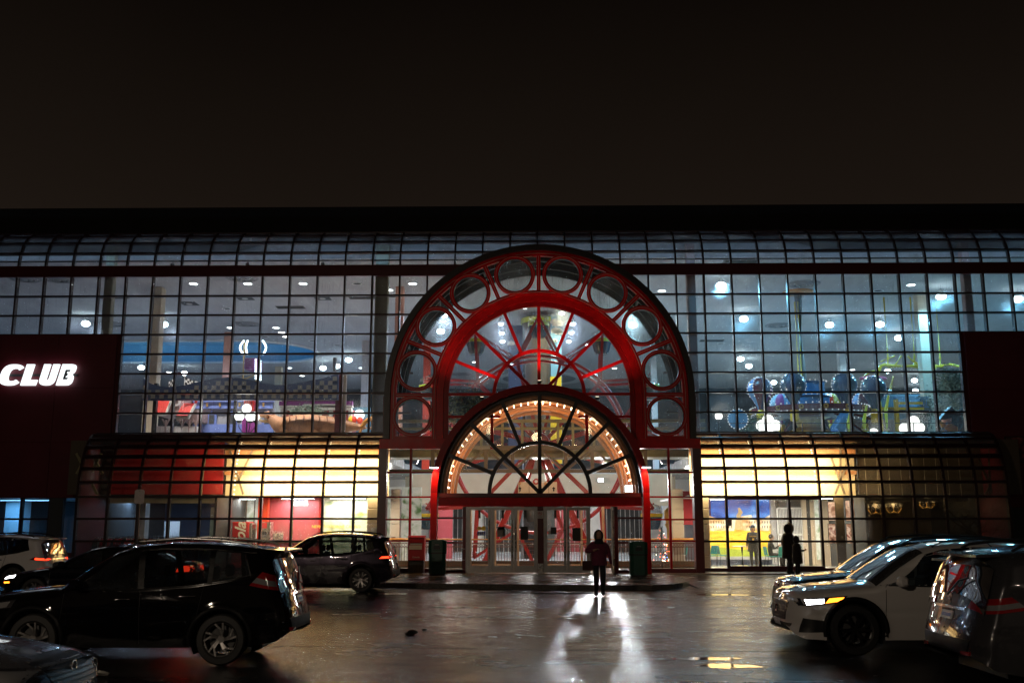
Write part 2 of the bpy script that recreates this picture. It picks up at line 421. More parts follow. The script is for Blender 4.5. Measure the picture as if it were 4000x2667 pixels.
# ------------------------------------------------------------------ ground: wet asphalt, kerb, paving
def wet_asphalt(name, base=(0.020, 0.019, 0.018), lo=0.10, hi=0.28, joint=False):
    m, nt = new_mat(name); L = nt.links.new
    o = N(nt, 'ShaderNodeOutputMaterial'); b = N(nt, 'ShaderNodeBsdfPrincipled'); L(b.outputs[0], o.inputs[0])
    g = N(nt, 'ShaderNodeNewGeometry')
    def noise(scale, det, mp=None, rough=0.55):
        n = N(nt, 'ShaderNodeTexNoise'); n.inputs['Scale'].default_value = scale; n.inputs['Detail'].default_value = det; n.inputs['Roughness'].default_value = rough
        if mp:
            q = N(nt, 'ShaderNodeMapping'); q.inputs['Scale'].default_value = mp; L(g.outputs['Position'], q.inputs[0]); L(q.outputs[0], n.inputs['Vector'])
        else: L(g.outputs['Position'], n.inputs['Vector'])
        return n
    big = noise(0.35, 4, (0.7, 1.2, 1)); mid = noise(1.1, 7, (0.9, 1.3, 1)); fine = noise(22, 5); grain = noise(75, 2)
    ad = N(nt, 'ShaderNodeMath', operation='MULTIPLY_ADD'); ad.inputs[1].default_value = 0.55; L(mid.outputs['Fac'], ad.inputs[0]); 
    m2 = N(nt, 'ShaderNodeMath', operation='MULTIPLY'); m2.inputs[1].default_value = 0.45; L(big.outputs['Fac'], m2.inputs[0]); L(m2.outputs[0], ad.inputs[2])
    wet = N(nt, 'ShaderNodeMapRange'); wet.inputs[1].default_value = 0.36; wet.inputs[2].default_value = 0.60; L(ad.outputs[0], wet.inputs[0])   # 0 puddle film .. 1 drained
    ro = N(nt, 'ShaderNodeMapRange'); ro.inputs[3].default_value = lo; ro.inputs[4].default_value = hi; L(wet.outputs[0], ro.inputs[0])
    L(ro.outputs[0], b.inputs['Roughness'])
    cr = N(nt, 'ShaderNodeValToRGB'); e = cr.color_ramp.elements; e[0].position = 0.3; e[1].position = 0.7
    e[0].color = tuple(c*0.6 for c in base)+(1,); e[1].color = tuple(c*1.6 for c in base)+(1,)
    L(fine.outputs['Fac'], cr.inputs[0]); L(cr.outputs[0], b.inputs['Base Color'])
    b.inputs['Specular IOR Level'].default_value = 0.5; b.inputs['IOR'].default_value = 1.13
    hs = N(nt, 'ShaderNodeMath', operation='MULTIPLY_ADD'); hs.inputs[1].default_value = 0.5; L(grain.outputs['Fac'], hs.inputs[0]); L(fine.outputs['Fac'], hs.inputs[2])
    st = N(nt, 'ShaderNodeMapRange'); st.inputs[3].default_value = 0.5; st.inputs[4].default_value = 1.0; L(wet.outputs[0], st.inputs[0])
    bp = N(nt, 'ShaderNodeBump'); bp.inputs['Distance'].default_value = 0.012; L(st.outputs[0], bp.inputs['Strength']); L(hs.outputs[0], bp.inputs['Height'])
    bp2 = N(nt, 'ShaderNodeBump'); bp2.inputs['Distance'].default_value = 0.02; bp2.inputs['Strength'].default_value = 0.03; L(mid.outputs['Fac'], bp2.inputs['Height']); L(bp.outputs[0], bp2.inputs['Normal'])
    L(bp2.outputs[0], b.inputs['Normal'])
    return m
wet_asphalt('asphalt')
wet_asphalt('wet_concrete', base=(0.10, 0.095, 0.085), lo=0.10, hi=0.34)
wet_asphalt('road_patch', base=(0.013, 0.012, 0.012), lo=0.06, hi=0.22)

gm = MB(); xs = [-600, -60, -20, 0, 20, 60, 600]; ys = [-300, -30, 0, 14, 24, 34, 46, 120, 700]
gm.v = [(x, y, 0.0) for y in ys for x in xs]
gm.f = [(j*7+i, j*7+i+1, (j+1)*7+i+1, (j+1)*7+i) for j in range(len(ys)-1) for i in range(6)]
gm.build('parking_lot', 'asphalt', kind='structure', label='wet black asphalt of the parking lot')

def strip(pts, wdt, z, jag=0.3, seed=1):
    """thin uneven ribbon on the ground following pts"""
    rnd = random.Random(seed); b = MB(); vs = []; fs = []
    n = 0; dense = []
    for i in range(len(pts)-1):
        a = Vector(pts[i]); c = Vector(pts[i+1]); k = max(2, int((c-a).length/0.22))
        dense += [a.lerp(c, t/k) for t in range(k)]
    dense.append(Vector(pts[-1]))
    off = 0
    for i, p in enumerate(dense):
        d = (dense[min(i+1, len(dense)-1)] - dense[max(i-1, 0)]).normalized(); nrm = Vector((-d.y, d.x, 0))
        off += rnd.uniform(-0.012, 0.012); off *= 0.95
        w0 = wdt*(1+rnd.uniform(-jag, jag)); w1 = wdt*(1+rnd.uniform(-jag, jag))
        q = p + nrm*off
        vs += [(q.x-nrm.x*w0/2, q.y-nrm.y*w0/2, z), (q.x+nrm.x*w1/2, q.y+nrm.y*w1/2, z)]
    fs = [(2*i, 2*i+1, 2*i+3, 2*i+2) for i in range(len(dense)-1)]
    return b.add(vs, fs)
for i, (pp, wd) in enumerate((([(820, 2406), (1400, 2405), (2100, 2411), (3050, 2413)], 0.06), ([(1150, 2522), (1700, 2528), (2200, 2535), (2950, 2541)], 0.07), ([(1170, 2340), (1700, 2338), (2300, 2334), (3000, 2345)], 0.04))):
    pts = [G(u, v) for u, v in pp]
    pts = [pts[0] + (pts[0]-pts[1])*3] + pts + [pts[-1] + (pts[-1]-pts[-2])*3]
    pts = [p + (pts[0]-p)*0 for p in pts]
    b = strip([Vector((p.x, p.y, 0)) for p in pts], wd, 0.004, seed=i)
    b.build('road_joint', 'road_patch', kind='structure', label='tar seam crossing the wet asphalt')
b = strip([G(2155, 2390), G(2145, 2420), G(2150, 2445), G(2110, 2470), G(2090, 2492)], 0.025, 0.004, 0.4, 9)
b.build('road_crack', 'road_patch', kind='structure', label='hairline crack in the wet asphalt')
m, nt = new_mat('puddle_water'); o_ = N(nt, 'ShaderNodeOutputMaterial'); b_ = N(nt, 'ShaderNodeBsdfPrincipled'); nt.links.new(b_.outputs[0], o_.inputs[0]); b_.inputs['Base Color'].default_value = (.008, .008, .008, 1)
n_ = N(nt, 'ShaderNodeTexNoise'); n_.inputs['Scale'].default_value = 6; g_ = N(nt, 'ShaderNodeNewGeometry'); nt.links.new(g_.outputs['Position'], n_.inputs['Vector']); r_ = N(nt, 'ShaderNodeMapRange'); r_.inputs[3].default_value = .02; r_.inputs[4].default_value = .12; nt.links.new(n_.outputs['Fac'], r_.inputs[0]); nt.links.new(r_.outputs[0], b_.inputs['Roughness'])
for j_, (u, v, rx, ry) in enumerate(((2150, 2316, 2.6, .34), (2820, 2322, 1.3, .22), (1500, 2318, 1.2, .25), (2740, 2572, .8, .16), (2850, 2600, .5, .22), (1820, 2372, .9, .14), (1750, 2470, .35, .08))):
    c_ = G(u, v); rn = random.Random(j_+40); ph = [rn.uniform(0, 6.28) for _ in range(6)]; n = 60
    pts_ = [(c_.x+rx*(1+.28*math.sin(2*a+ph[0])+.18*math.sin(3*a+ph[1])+.12*math.sin(7*a+ph[2])+.07*math.sin(13*a+ph[3]))*math.cos(a)*.75, c_.y+ry*(1+.25*math.sin(3*a+ph[4])+.15*math.sin(5*a+ph[5])+.1*math.sin(11*a+ph[1]))*math.sin(a)) for a in np.linspace(0, 2*math.pi, n, endpoint=False)]
    pu = MB(); pu.v = [(x, y, .003) for x, y in pts_]; pu.f = [tuple(range(n))]; pu.build('puddle', 'puddle_water', kind='structure', label='shallow rain puddle on the asphalt')
# fallen leaves / rag on the road
def crumple(name, c, r, m, seed, label, cat):
    rnd = random.Random(seed); b = MB(); b.sphere((0,0,0), 1, 10, 6)
    b.v = [(c.x + x*r*rnd.uniform(0.55, 1.3), c.y + y*r*rnd.uniform(0.55, 1.3), max(0.004, r*0.22 + z*r*0.4*rnd.uniform(0.4, 1.4))) for x, y, z in b.v]
    return b.build(name, m, label=label, cat=cat)
crumple('crumpled_paper', G(392, 2637), 0.10, 'paper', 3, 'crumpled scrap of pale paper on the road beside the black SUV', 'litter')
crumple('leaf_litter', G(1603, 2478), 0.12, 'bark', 5, 'dark wet clump of litter on the open asphalt', 'litter')
crumple('leaf_litter', G(1660, 2460), 0.05, 'bark', 6, 'small brown leaf on the open asphalt beside a litter clump', 'litter')

# raised pavement in front of the entrance, cast in bays with a kerb
KERB = [(-1200, 2280), (300, 2283), (900, 2287), (1550, 2294), (2100, 2302), (2330, 2305), (2560, 2304), (2630, 2300), (2668, 2293), (2694, 2283)]
kp = [G(u, v) for u, v in KERB]
PV = thing('pavement', 'raised wet concrete pavement before the mall doors', 'pavement', (0, 34, 0)); PV['kind'] = 'structure'; del PV['category']
bed = MB()
bed.prismz([(p.x, p.y+0.06) for p in kp] + [(kp[-1].x, 42.0), (kp[0].x, 42.0)], 0.002, 0.10)
bed.build('pavement_bed', 'dark_grey', PV)
def ykerb(x):
    for a, c in zip(kp[:-1], kp[1:]):
        if a.x <= x <= c.x and c.x > a.x: return a.y + (c.y-a.y)*(x-a.x)/(c.x-a.x)
    return kp[-1].y if x > kp[-1].x else kp[0].y
cuts = [kp[0].x, -22, -17.5, -13.2, -10.3, -7.4, -4.5, -1.75, 0.95, 3.7]
cuts.append(kp[-3].x)
for i in range(len(cuts)-1):
    x0, x1 = cuts[i]+0.007, cuts[i+1]-0.007
    ym = 0.5*(ykerb(0.5*(x0+x1)) + 38.2) + random.uniform(-0.3, 0.3)
    for (a0, a1, b0, b1) in ((ykerb(x0)+0.16, ykerb(x1)+0.16, ym-0.007, ym-0.007), (ym+0.007, ym+0.007, 41.9, 41.9)):
        dz = random.uniform(-0.004, 0.004); s = MB()
        s.prismz([(x0, a0), (x1, a1), (x1, b1), (x0, b0)], 0.05, 0.148+dz)
        s.build('slab', 'wet_concrete', PV)
    k = MB(); k.prismz([(x0, ykerb(x0)), (x1, ykerb(x1)), (x1, ykerb(x1)+0.15), (x0, ykerb(x0)+0.15)], 0.001, 0.150); k.build('kerb_stone', 'wet_concrete', PV)
s = MB(); s.prismz([(cuts[-1]+.007, kp[-3].y+0.16), (kp[-2].x, kp[-2].y+0.14), (kp[-1].x-0.05, kp[-1].y), (kp[-1].x-0.05, 41.9), (cuts[-1]+.007, 41.9)], 0.05, 0.146); s.build('slab', 'wet_concrete', PV)
s = MB()
for a, c in zip(kp[-3:-1], kp[-2:]):
    n = Vector((-(c-a).y, (c-a).x, 0)).normalized()*0.15
    s.prismz([(a.x, a.y), (c.x, c.y), (c.x+n.x, c.y+n.y), (a.x+n.x, a.y+n.y)], 0.001, 0.150)
s.build('kerb_stone', 'wet_concrete', PV)
# sloping concrete apron to the right of the kerb
AP = MB(); nx = 12; xr = np.linspace(kp[-1].x-0.02, 40, nx)
for x in xr: AP.v += [(x, 31.6 + 0.02*(x-6), 0.006), (x, 34.5, 0.05), (x, 41.9, 0.142)]
AP.f = [f for i in range(nx-1) for f in ((3*i, 3*i+3, 3*i+4, 3*i+1), (3*i+1, 3*i+4, 3*i+5, 3*i+2))]
AP.build('concrete_apron', 'wet_concrete', kind='structure', label='sloping wet concrete apron beside the raised kerb')
# ------------------------------------------------------------------ the mall: curtain wall, curved glazing, arcades
S = 1.219; XC = 0.42; YW = 42.76; YA = 39.6; YU = 38.4; YD = 37.9
XL, XR = XC - 15*S, XC + 15*S
GF = 0.15                       # ground floor level
UF = 5.25                       # upper floor level
ZT = PZ(1077, YW); ZB = PZ(1690, YW); RH = (ZT - ZB) / 8
ZS = PZ(1034, YW)               # spring of the curved glazing
CZ = 13.99                       # hall ceiling
MALL = thing('mall_building', 'two-storey glass-fronted shopping mall with a red arched entrance, lit from inside at night', 'building', (XC, YW, 0))
def part(mb, name, m, parent=None, smooth=None, **k): return mb.build(name, m, parent or MALL, smooth, **k)
BX0, BX1 = -7, 37               # bay indices reaching past both picture edges
def bx(i): return XL + i*S
ARC_C = P(2106, 1542, YU)       # centre of the big arch
RO = 5.92
def behind_arch(x, z):
    # hidden part of the wall that the entrance vault replaces
    return math.hypot(x-XC, z-7.5) < 5.7 or (abs(x-XC) < 5.7 and z < 7.5)
# --- flat curtain wall
CW = MB(); CW.box(bx(BX0), bx(BX1), YW-0.10, YW+0.10, ZT, ZS); CW = part(CW, 'curtain_wall', 'dark_red')
pw, ph = S-0.075, RH-0.075
pane_me = MB().box(-pw/2, pw/2, -0.006, 0.006, -ph/2, ph/2).mesh('pane', 'pane')
for i in range(BX0, BX1):
    for r in range(8):
        if r > 2 and not (0 <= i < 30): continue
        x = bx(i)+S/2; z = ZT - RH*(r+0.5)
        if behind_arch(x, z): continue
        link(pane_me, 'pane', CW, loc=(x, YW, z))
mme = {}
def mull(h):
    k = round(h, 3)
    if k not in mme: mme[k] = MB().box(-0.035, 0.035, -0.07, 0.17, 0, h).mesh('mullion', 'mullion')
    return mme[k]
for i in range(BX0, BX1+1):
    z0 = ZB if 0 <= i <= 30 else ZT-3*RH
    x = bx(i)
    if abs(x-XC) < 5.6: z0 = 7.5 + math.sqrt(5.6**2-(x-XC)**2)
    z0 = min(z0, ZT)
    if ZT-z0 > 0.3: link(mull(ZT-z0), 'mullion', CW, loc=(x, YW, z0))
for r in range(0, 9):
    z = ZT - RH*r
    segs = [(bx(BX0), bx(BX1))] if r <= 3 else [(XL, XR)]
    if r == 0: continue
    for a, c in segs:
        hw = 5.5 if z < 7.5 else (math.sqrt(max(0, 5.5**2-(z-7.5)**2)) if z-7.5 < 5.5 else 0)
        for q0, q1 in ([(a, XC-hw), (XC+hw, c)] if hw > 0 else [(a, c)]):
            part(MB().box(q0, q1, YW-0.055, YW+0.14, z-0.036, z+0.036), 'transom', 'mullion', CW)
part(MB().box(XL, XC-5.6, YW-0.09, YW+0.2, ZB-0.16, ZB-0.02), 'sill', 'red_paint', CW)
part(MB().box(XC+5.6, XR, YW-0.09, YW+0.2, ZB-0.16, ZB-0.02), 'sill', 'red_paint', CW)
for x in (XL-0.06, XR+0.06): part(MB().box(x-0.06, x+0.06, YW-0.09, YW+0.2, ZB-0.15, ZT-3*RH), 'jamb', 'dark_red', CW)
# --- curved glazing over it
ca, cb, NR = 1.8, 1.92, 5
def cpt(k, off=0.0):
    a = R(90*k/NR); return (YW + ca*(1-math.cos(a)) - off*math.cos(a), ZS + cb*math.sin(a) + off*math.sin(a))
CG = part(MB().box(bx(BX0), bx(BX1), YW+ca-0.1, YW+ca+0.35, ZS+cb-0.02, ZS+cb+0.14), 'curved_glazing', 'roof_black')
for k in range(NR):
    (y0, z0), (y1, z1) = cpt(k), cpt(k+1)
    d = Vector((0, y1-y0, z1-z0)); n = Vector((0, -d.z, d.y)).normalized()*0.006; e = d.normalized()*0.035
    b = MB(); h = pw/2
    p0 = Vector((0, y0, z0))+e; p1 = Vector((0, y1, z1))-e; c = (p0+p1)/2
    vs = [p-c+n*sg+Vector((sx*h, 0, 0)) for sg in (-1, 1) for p, sx in ((p0,-1),(p0,1),(p1,1),(p1,-1))]
    b.add(vs, [(0,1,2,3),(7,6,5,4),(0,4,5,1),(1,5,6,2),(2,6,7,3),(3,7,4,0)])
    me = b.mesh('pane', 'pane_roof')
    for i in range(BX0, BX1): link(me, 'pane', CG, loc=(bx(i)+S/2, c.y, c.z))
    if k: part(MB().bar((bx(BX0), y0, z0), (bx(BX1), y0, z0), 0.07, 0.16, up=(0, -math.cos(R(90*k/NR)), math.sin(R(90*k/NR)))), 'purlin', 'mullion', CG)
rb = MB(); pts = [cpt(t*NR/14.0, 0.05) for t in range(15)]; pin = [cpt(t*NR/14.0, -0.13) for t in range(15)]
poly = pts + pin[::-1]; rb.prismx(poly, -0.035, 0.035)
me = rb.mesh('rib', 'mullion')
for i in range(BX0, BX1+1): link(me, 'rib', CG, loc=(bx(i), 0, 0))
# --- parapet
part(MB().box(-46, 46, YW+ca+0.36, YW+ca+2.5, ZS+cb-0.3, PZ(805, YW+ca+0.36)), 'parapet', 'roof_black')
# --- blank maroon end walls
def panelled(x0, x1, z0, z1, y0, y1, name='end_wall'):
    w_ = part(MB().box(x0, x1, y0, y1, z0, z1), name, 'maroon_panel')
    n = max(1, round((x1-x0)/2.44)); 
    for i in range(n):
        a = x0+(x1-x0)*i/n; c = x0+(x1-x0)*(i+1)/n; m_ = max(1, round((z1-z0)/2.44))
        for j in range(m_):
            part(MB().bbox(a+0.006, c-0.006, y0-0.03, y0-0.002, z0+(z1-z0)*j/m_+0.006, z0+(z1-z0)*(j+1)/m_-0.006, 0.006), 'cladding_panel', 'maroon_panel', w_)
    return w_
ZL = PZ(1943, YW-0.2)
panelled(-46, XL-0.12, ZL, ZT-3*RH-0.03, YW-0.2, YW+0.2)
panelled(XR+0.12, 46, ZL-0.4, ZT-3*RH-0.03, YW-0.2, YW+0.2)
part(MB().box(XR+0.12, 46, YW-0.12, YW+0.2, 0.0, ZL-0.41), 'base_wall', 'dark_wall')
for a, c in ((-46, bx(BX0)-.04), (bx(BX1)+.04, 46)): part(MB().box(a, c, YW-.1, YW+.2, ZT-3*RH-.02, ZS+cb), 'end_wall', 'maroon_panel')
# ground-floor shop windows under the left end wall
SW = part(MB().box(-46, XL-0.1, YW-0.22, YW+0.15, 0.0, 0.75), 'shop_window', 'dark_red')
x1 = PX(250, 2000, YW); x2 = PX(197, 2000, YW); x3 = PX(86, 2000, YW)
part(MB().box(x2, x1, YW-0.14, YW+0.1, 0.75, ZL), 'infill_panel', 'dark_wall', SW)
zz = PZ(2026, YW)
for a, c in ((x3, x2), (x3-1.3, x3), (x3-2.6, x3-1.3), (x3-3.9, x3-2.6), (x3-5.2, x3-3.9)):
    for z0, z1 in ((0.75, zz), (zz, ZL)):
        part(MB().box(a+.05, c-.05, YW-0.05, YW-0.038, z0+.04, z1-.04), 'pane', 'pane_clear', SW)
    part(MB().box(c-.05, c+.05, YW-0.12, YW+0.08, 0.75, ZL), 'mullion', 'mullion', SW)
part(MB().box(-46, x2, YW-0.11, YW+0.07, zz-.04, zz+.04), 'transom', 'mullion', SW)

# --- curved arcades on both sides of the entrance
aa = 1.3; AZ0 = PZ(1939, YA); AZ1 = PZ(1696, YA+aa); ab = AZ1-AZ0; AN = 7
rowsv = [GF+0.12, PZ(2113, YA), PZ(2025, YA), AZ0]
def apt(k, off=0.0):
    a = R(90*k/AN); return (YA + aa*(1-math.cos(a)) - off*math.cos(a), AZ0 + ab*math.sin(a) + off*math.sin(a))
apane = []
for k in range(AN):
    (y0, z0), (y1, z1) = apt(k), apt(k+1)
    d = Vector((0, y1-y0, z1-z0)); n = Vector((0, -d.z, d.y)).normalized()*0.006; e_ = d.normalized()*0.035
    p0 = Vector((0, y0, z0))+e_; p1 = Vector((0, y1, z1))-e_; c = (p0+p1)/2; h = (S-0.075)/2
    vs = [p-c+n*sg+Vector((sx*h, 0, 0)) for sg in (-1, 1) for p, sx in ((p0,-1),(p0,1),(p1,1),(p1,-1))]
    b = MB(); b.add(vs, [(0,1,2,3),(7,6,5,4),(0,4,5,1),(1,5,6,2),(2,6,7,3),(3,7,4,0)])
    apane.append((b.mesh('pane', 'pane_roof' if k > 4 else 'pane'), c))
vpane = []
for r in range(3):
    z0, z1 = rowsv[r]+0.04, rowsv[r+1]-0.04
    vpane.append((MB().box(-(S-0.08)/2, (S-0.08)/2, -0.006, 0.006, -(z1-z0)/2, (z1-z0)/2).mesh('pane', 'pane'), (z0+z1)/2))
prof = [(YA-0.06, GF)] + [apt(t*AN/16.0, 0.06) for t in range(17)]
pin = [(YA+0.12, GF)] + [apt(t*AN/16.0, -0.12) for t in range(17)]
rib_me = MB().prismx(prof + pin[::-1], -0.045, 0.045).mesh('rib', 'mullion')
DOORBAYS = (1, 2)  # wide glazed doors in the right arcade
def arcade(x0, nb, name, skip):
    A = part(MB().box(x0, x0+nb*S, YA-0.08, YA+0.14, 0.0, rowsv[0]), name, 'dark_red')
    for i in range(nb+1): link(rib_me, 'rib', A, loc=(x0+i*S, 0, 0))
    for i in range(nb):
        for me_, c in apane: link(me_, 'pane', A, loc=(x0+(i+.5)*S, c.y, c.z))
        for me_, c in vpane: link(me_, 'pane', A, loc=(x0+(i+.5)*S, YA, c))
    for r in (1, 2): part(MB().box(x0, x0+nb*S, YA-0.05, YA+0.10, rowsv[r]-.04, rowsv[r]+.04), 'transom', 'mullion', A)
    for k in range(0, AN):
        y, z = apt(k); a = R(90*k/AN)
        part(MB().bar((x0, y, z), (x0+nb*S, y, z), 0.085, 0.16, up=(0, -math.cos(a), math.sin(a))), 'purlin', 'mullion', A)
    return A
AL = arcade(XL, 10, 'glazed_arcade', ())
AR = arcade(XC+5*S, 10, 'glazed_arcade', ())
for xe, sg in ((XL, -1), (XR, 1)):   # end gables
    poly = [(YA, GF)] + [apt(t*AN/12.0) for t in range(13)] + [(YW-0.2, AZ1), (YW-0.2, GF)]
    part(MB().prismx(poly, xe+sg*0.05-0.02, xe+sg*0.05+0.02), 'end_gable', 'maroon_panel', AL if sg < 0 else AR)
part(MB().box(XL, XC-5.1*S, YA+aa, YW-0.1, AZ1-0.05, AZ1+0.08), 'arcade_roof', 'roof_black', AL)
part(MB().box(XC+5.1*S, XR, YA+aa, YW-0.1, AZ1-0.05, AZ1+0.08), 'arcade_roof', 'roof_black', AR)
# glazed leaf frame in the right arcade (heavier frames, threshold)
xd0, xd1 = XC+6*S, XC+9*S
for a, c in ((xd0, XC+7*S), (XC+7*S, XC+8*S), (XC+8*S, xd1)):
    part(MB().box(a+.02, c-.02, YA-0.10, YA-0.065, AZ0-.12, AZ0-.02), 'door_head', 'dark_red', AR)
    part(MB().box(a+.02, c-.02, YA-0.10, YA-0.065, GF, GF+.20), 'door_rail', 'dark_red', AR)

# ------------------------------------------------------------------ CLUB sign letters on the left wall
def letters():
    T = thing('wall_sign', 'white glowing CLUB letters on the dark red wall', 'sign', P(148, 1465, YW-0.3))
    yb = YW-0.34; h = PZ(1423, yb, 100)-PZ(1505, yb, 100); zb = PZ(1505, yb, 100); sh = 0.24
    def put(ch, polys, u0, u1):
        x0, x1 = PX(u0, 1465, yb), PX(u1, 1465, yb); w_ = x1-x0-sh*h
        b = MB()
        for poly in polys: b.prism([(x0 + px*w_ + pz*h*sh, zb+pz*h) for px, pz in poly], yb-0.06, yb+0.06)
        b.build('letter', 'sign_light', T)
    def ell(cx, cz, rx, rz, a0, a1, n=14, p=0.75):
        o = []
        for i in range(n+1):
            a = R(a0+(a1-a0)*i/n); c, d = math.cos(a), math.sin(a)
            o.append((cx+rx*math.copysign(abs(c)**p, c), cz+rz*math.copysign(abs(d)**p, d)))
        return o
    C = ell(.5, .5, .5, .5, 38, 322, 30) + ell(.58, .5, .23, .30, 315, 45, 22)
    put('c', [C], -6, 100)
    put('l', [[(0,0),(.95,0),(.98,.26),(.48,.26),(.48,1),(0,1)]], 84, 164)
    put('u', [[(0,1),(0,.34)] + ell(.5,.34,.5,.34,180,360,14)[1:-1] + [(1,.34),(1,1),(.60,1),(.60,.36)] + ell(.5,.36,.10,.12,360,180,8)[1:-1] + [(.40,.36),(.40,1)]], 152, 231)
    outl = [(0,0),(.62,0)] + ell(.60,.27,.42,.27,-85,62,9) + [(.86,.54)] + ell(.62,.76,.38,.24,-48,88,9) + [(.58,1),(0,1)]
    put('b', [outl], 223, 299)
    x0, w_ = PX(223, 1465, yb), PX(299, 1465, yb)-PX(223, 1465, yb)-sh*h
    MB().prism([(x0+px*w_+pz*h*sh, zb+pz*h) for px, pz in ((.36,.27),(.66,.27),(.70,.36),(.52,.36),(.52,.42),(.60,.45),(.60,.55),(.52,.58),(.52,.64),(.70,.64),(.70,.73),(.36,.73))], yb-.066, yb-.0605).build('counter', 'black', T)
    # back plate rails
    MB().box(PX(0,1465,yb), PX(300,1465,yb), YW-0.27, YW-0.235, zb+h*.45, zb+h*.55).build('mounting_rail', 'black', T)
    lamp('sign_glow', 'AREA', (PX(150,1465,yb), yb-0.2, zb+h/2), 2.5, (0.8, 0.92, 1.0), T, size=3.0, size_y=0.8, rot=(math.pi/2, 0, 0))
letters()
# printed food poster on the right wall
PO = thing('wall_poster', 'square printed food poster hung on the dark red wall', 'poster', P(3965, 1760, YW-0.25))
x0, x1 = PX(3928, 1755, YW-0.27), PX(4090, 1755, YW-0.27); z0, z1 = PZ(1806, YW-0.27, 3960), PZ(1703, YW-0.27, 3960)
MB().bbox(x0, x1, YW-0.27, YW-0.232, z0, z1, 0.01).build('frame', 'black_frame', PO)
m, nt = new_mat('poster_print'); L = nt.links.new
o_ = N(nt, 'ShaderNodeOutputMaterial'); b_ = N(nt, 'ShaderNodeBsdfPrincipled'); L(b_.outputs[0], o_.inputs[0]); g_ = N(nt, 'ShaderNodeNewGeometry')
vo = N(nt, 'ShaderNodeTexVoronoi'); vo.inputs['Scale'].default_value = 4.5; L(g_.outputs['Position'], vo.inputs['Vector'])
cr = N(nt, 'ShaderNodeValToRGB'); e = cr.color_ramp.elements; e[0].color = (0.45, 0.30, 0.20, 1); e[1].color = (0.06, 0.02, 0.02, 1); e[1].position = 0.6; k = e.new(0.25); k.color = (0.25, 0.05, 0.05, 1)
L(vo.outputs['Distance'], cr.inputs[0]); L(cr.outputs[0], b_.inputs['Base Color'])
MB().box(x0+.05, x1-.05, YW-0.276, YW-0.271, z0+.05, z1-.05).build('print', 'poster_print', PO)
# ------------------------------------------------------------------ the arched entrance
CX, CZA = ARC_C.x, ARC_C.z
k_h = (PX(2702, 1542, YU) - CX)/596.0; k_v = (PZ(965, YU, 2106) - CZA)/580.0
KP = 0.5*(k_h+k_v)              # metres per photo pixel on the arch plane
def rp(px): return px*KP
HP = math.pi
EN = part(MB().arc(CX, CZA, rp(574), rp(597), 0, HP, YU-0.16, YU+0.30, 64), 'entrance_arch', 'black_frame', smooth=40)
part(MB().arc(CX, CZA, rp(552), rp(573.5), 0, HP, YU-0.05, YU+0.16, 64), 'outer_ring', 'arch_red_lit', EN, 40)
part(MB().arc(CX, CZA, rp(561), rp(563), 0, HP, YU-0.062, YU-0.045, 64), 'pinstripe', 'trim_line', EN)
part(MB().arc(CX, CZA, rp(397), rp(413), 0, HP, YU-0.05, YU+0.16, 56), 'inner_ring', 'arch_red_lit', EN, 40)
part(MB().arc(CX, CZA, rp(404), rp(406), 0, HP, YU-0.062, YU-0.045, 56), 'pinstripe', 'trim_line', EN)
part(MB().arc(CX, CZA, rp(370), rp(396.5), 0, HP, YU+0.0, YU+0.22, 56), 'arch_band', 'arch_red_lit', EN, 40)
part(MB().arc(CX, CZA, rp(350), rp(369.5), 0, HP, YU+0.06, YU+0.26, 56), 'arch_band', 'red_paint', EN, 40)
def pol(r, a, c=(CX, CZA)): return (c[0]+r*math.cos(a), c[1]+r*math.sin(a))
def spoke(name, r0, r1, a, wd, y0, y1, m, parent, c=(CX, CZA)):
    ca_, sa = math.cos(a), math.sin(a); nx, nz = -sa*wd/2, ca_*wd/2
    x0, z0 = pol(r0, a, c); x1, z1 = pol(r1, a, c)
    return part(MB().prism([(x0-nx, z0-nz), (x1-nx, z1-nz), (x1+nx, z1+nz), (x0+nx, z0+nz)], y0, y1), name, m, parent)
def sector_pane(r0, r1, a0, a1, y, m, parent, c=(CX, CZA), n=8):
    if r0 < 0.01:
        pts = [c] + [pol(r1, a0+(a1-a0)*i/n, c) for i in range(n+1)]
    else:
        pts = [pol(r1, a0+(a1-a0)*i/n, c) for i in range(n+1)] + [pol(r0, a1-(a1-a0)*i/n, c) for i in range(n+1)]
    return part(MB().prism(pts, y-0.006, y+0.006), 'pane', m, parent)
for i in range(9):
    a = R(22.5*i)
    spoke('divider', rp(413), rp(552), a, rp(15), YU-0.04, YU+0.14, 'arch_red_lit', EN)
    spoke('pinstripe', rp(413), rp(552), a, rp(2), YU-0.052, YU-0.039, 'trim_line', EN)
def round_window(cx, cz):
    part(MB().arc(cx, cz, rp(66.5), rp(80), 0, 2*HP, YU-0.10, YU+0.10, 36), 'round_window', 'arch_red_lit', EN, 40)
    part(MB().arc(cx, cz, rp(72.6), rp(74.2), 0, 2*HP, YU-0.113, YU-0.095, 36), 'pinstripe', 'trim_line', EN)
    part(MB().arc(cx, cz, rp(64.5), rp(66.3), 0, 2*HP, YU-0.06, YU+0.12, 36), 'gasket', 'black_frame', EN, 40)
    part(MB().prism([(cx+rp(66)*math.cos(t*HP/16), cz+rp(66)*math.sin(t*HP/16)) for t in range(32)], YU+0.02, YU+0.03), 'round_pane', 'pane_wet', EN)
for i in range(8):
    a = R(22.5*i+11.25); cx, cz = pol(rp(483), a); round_window(cx, cz)
    sector_pane(rp(413), rp(552), R(22.5*i)+0.012, R(22.5*(i+1))-0.012, YU+0.09, 'pane_wet' if i in (2, 3, 4, 5, 1) else 'pane', EN)
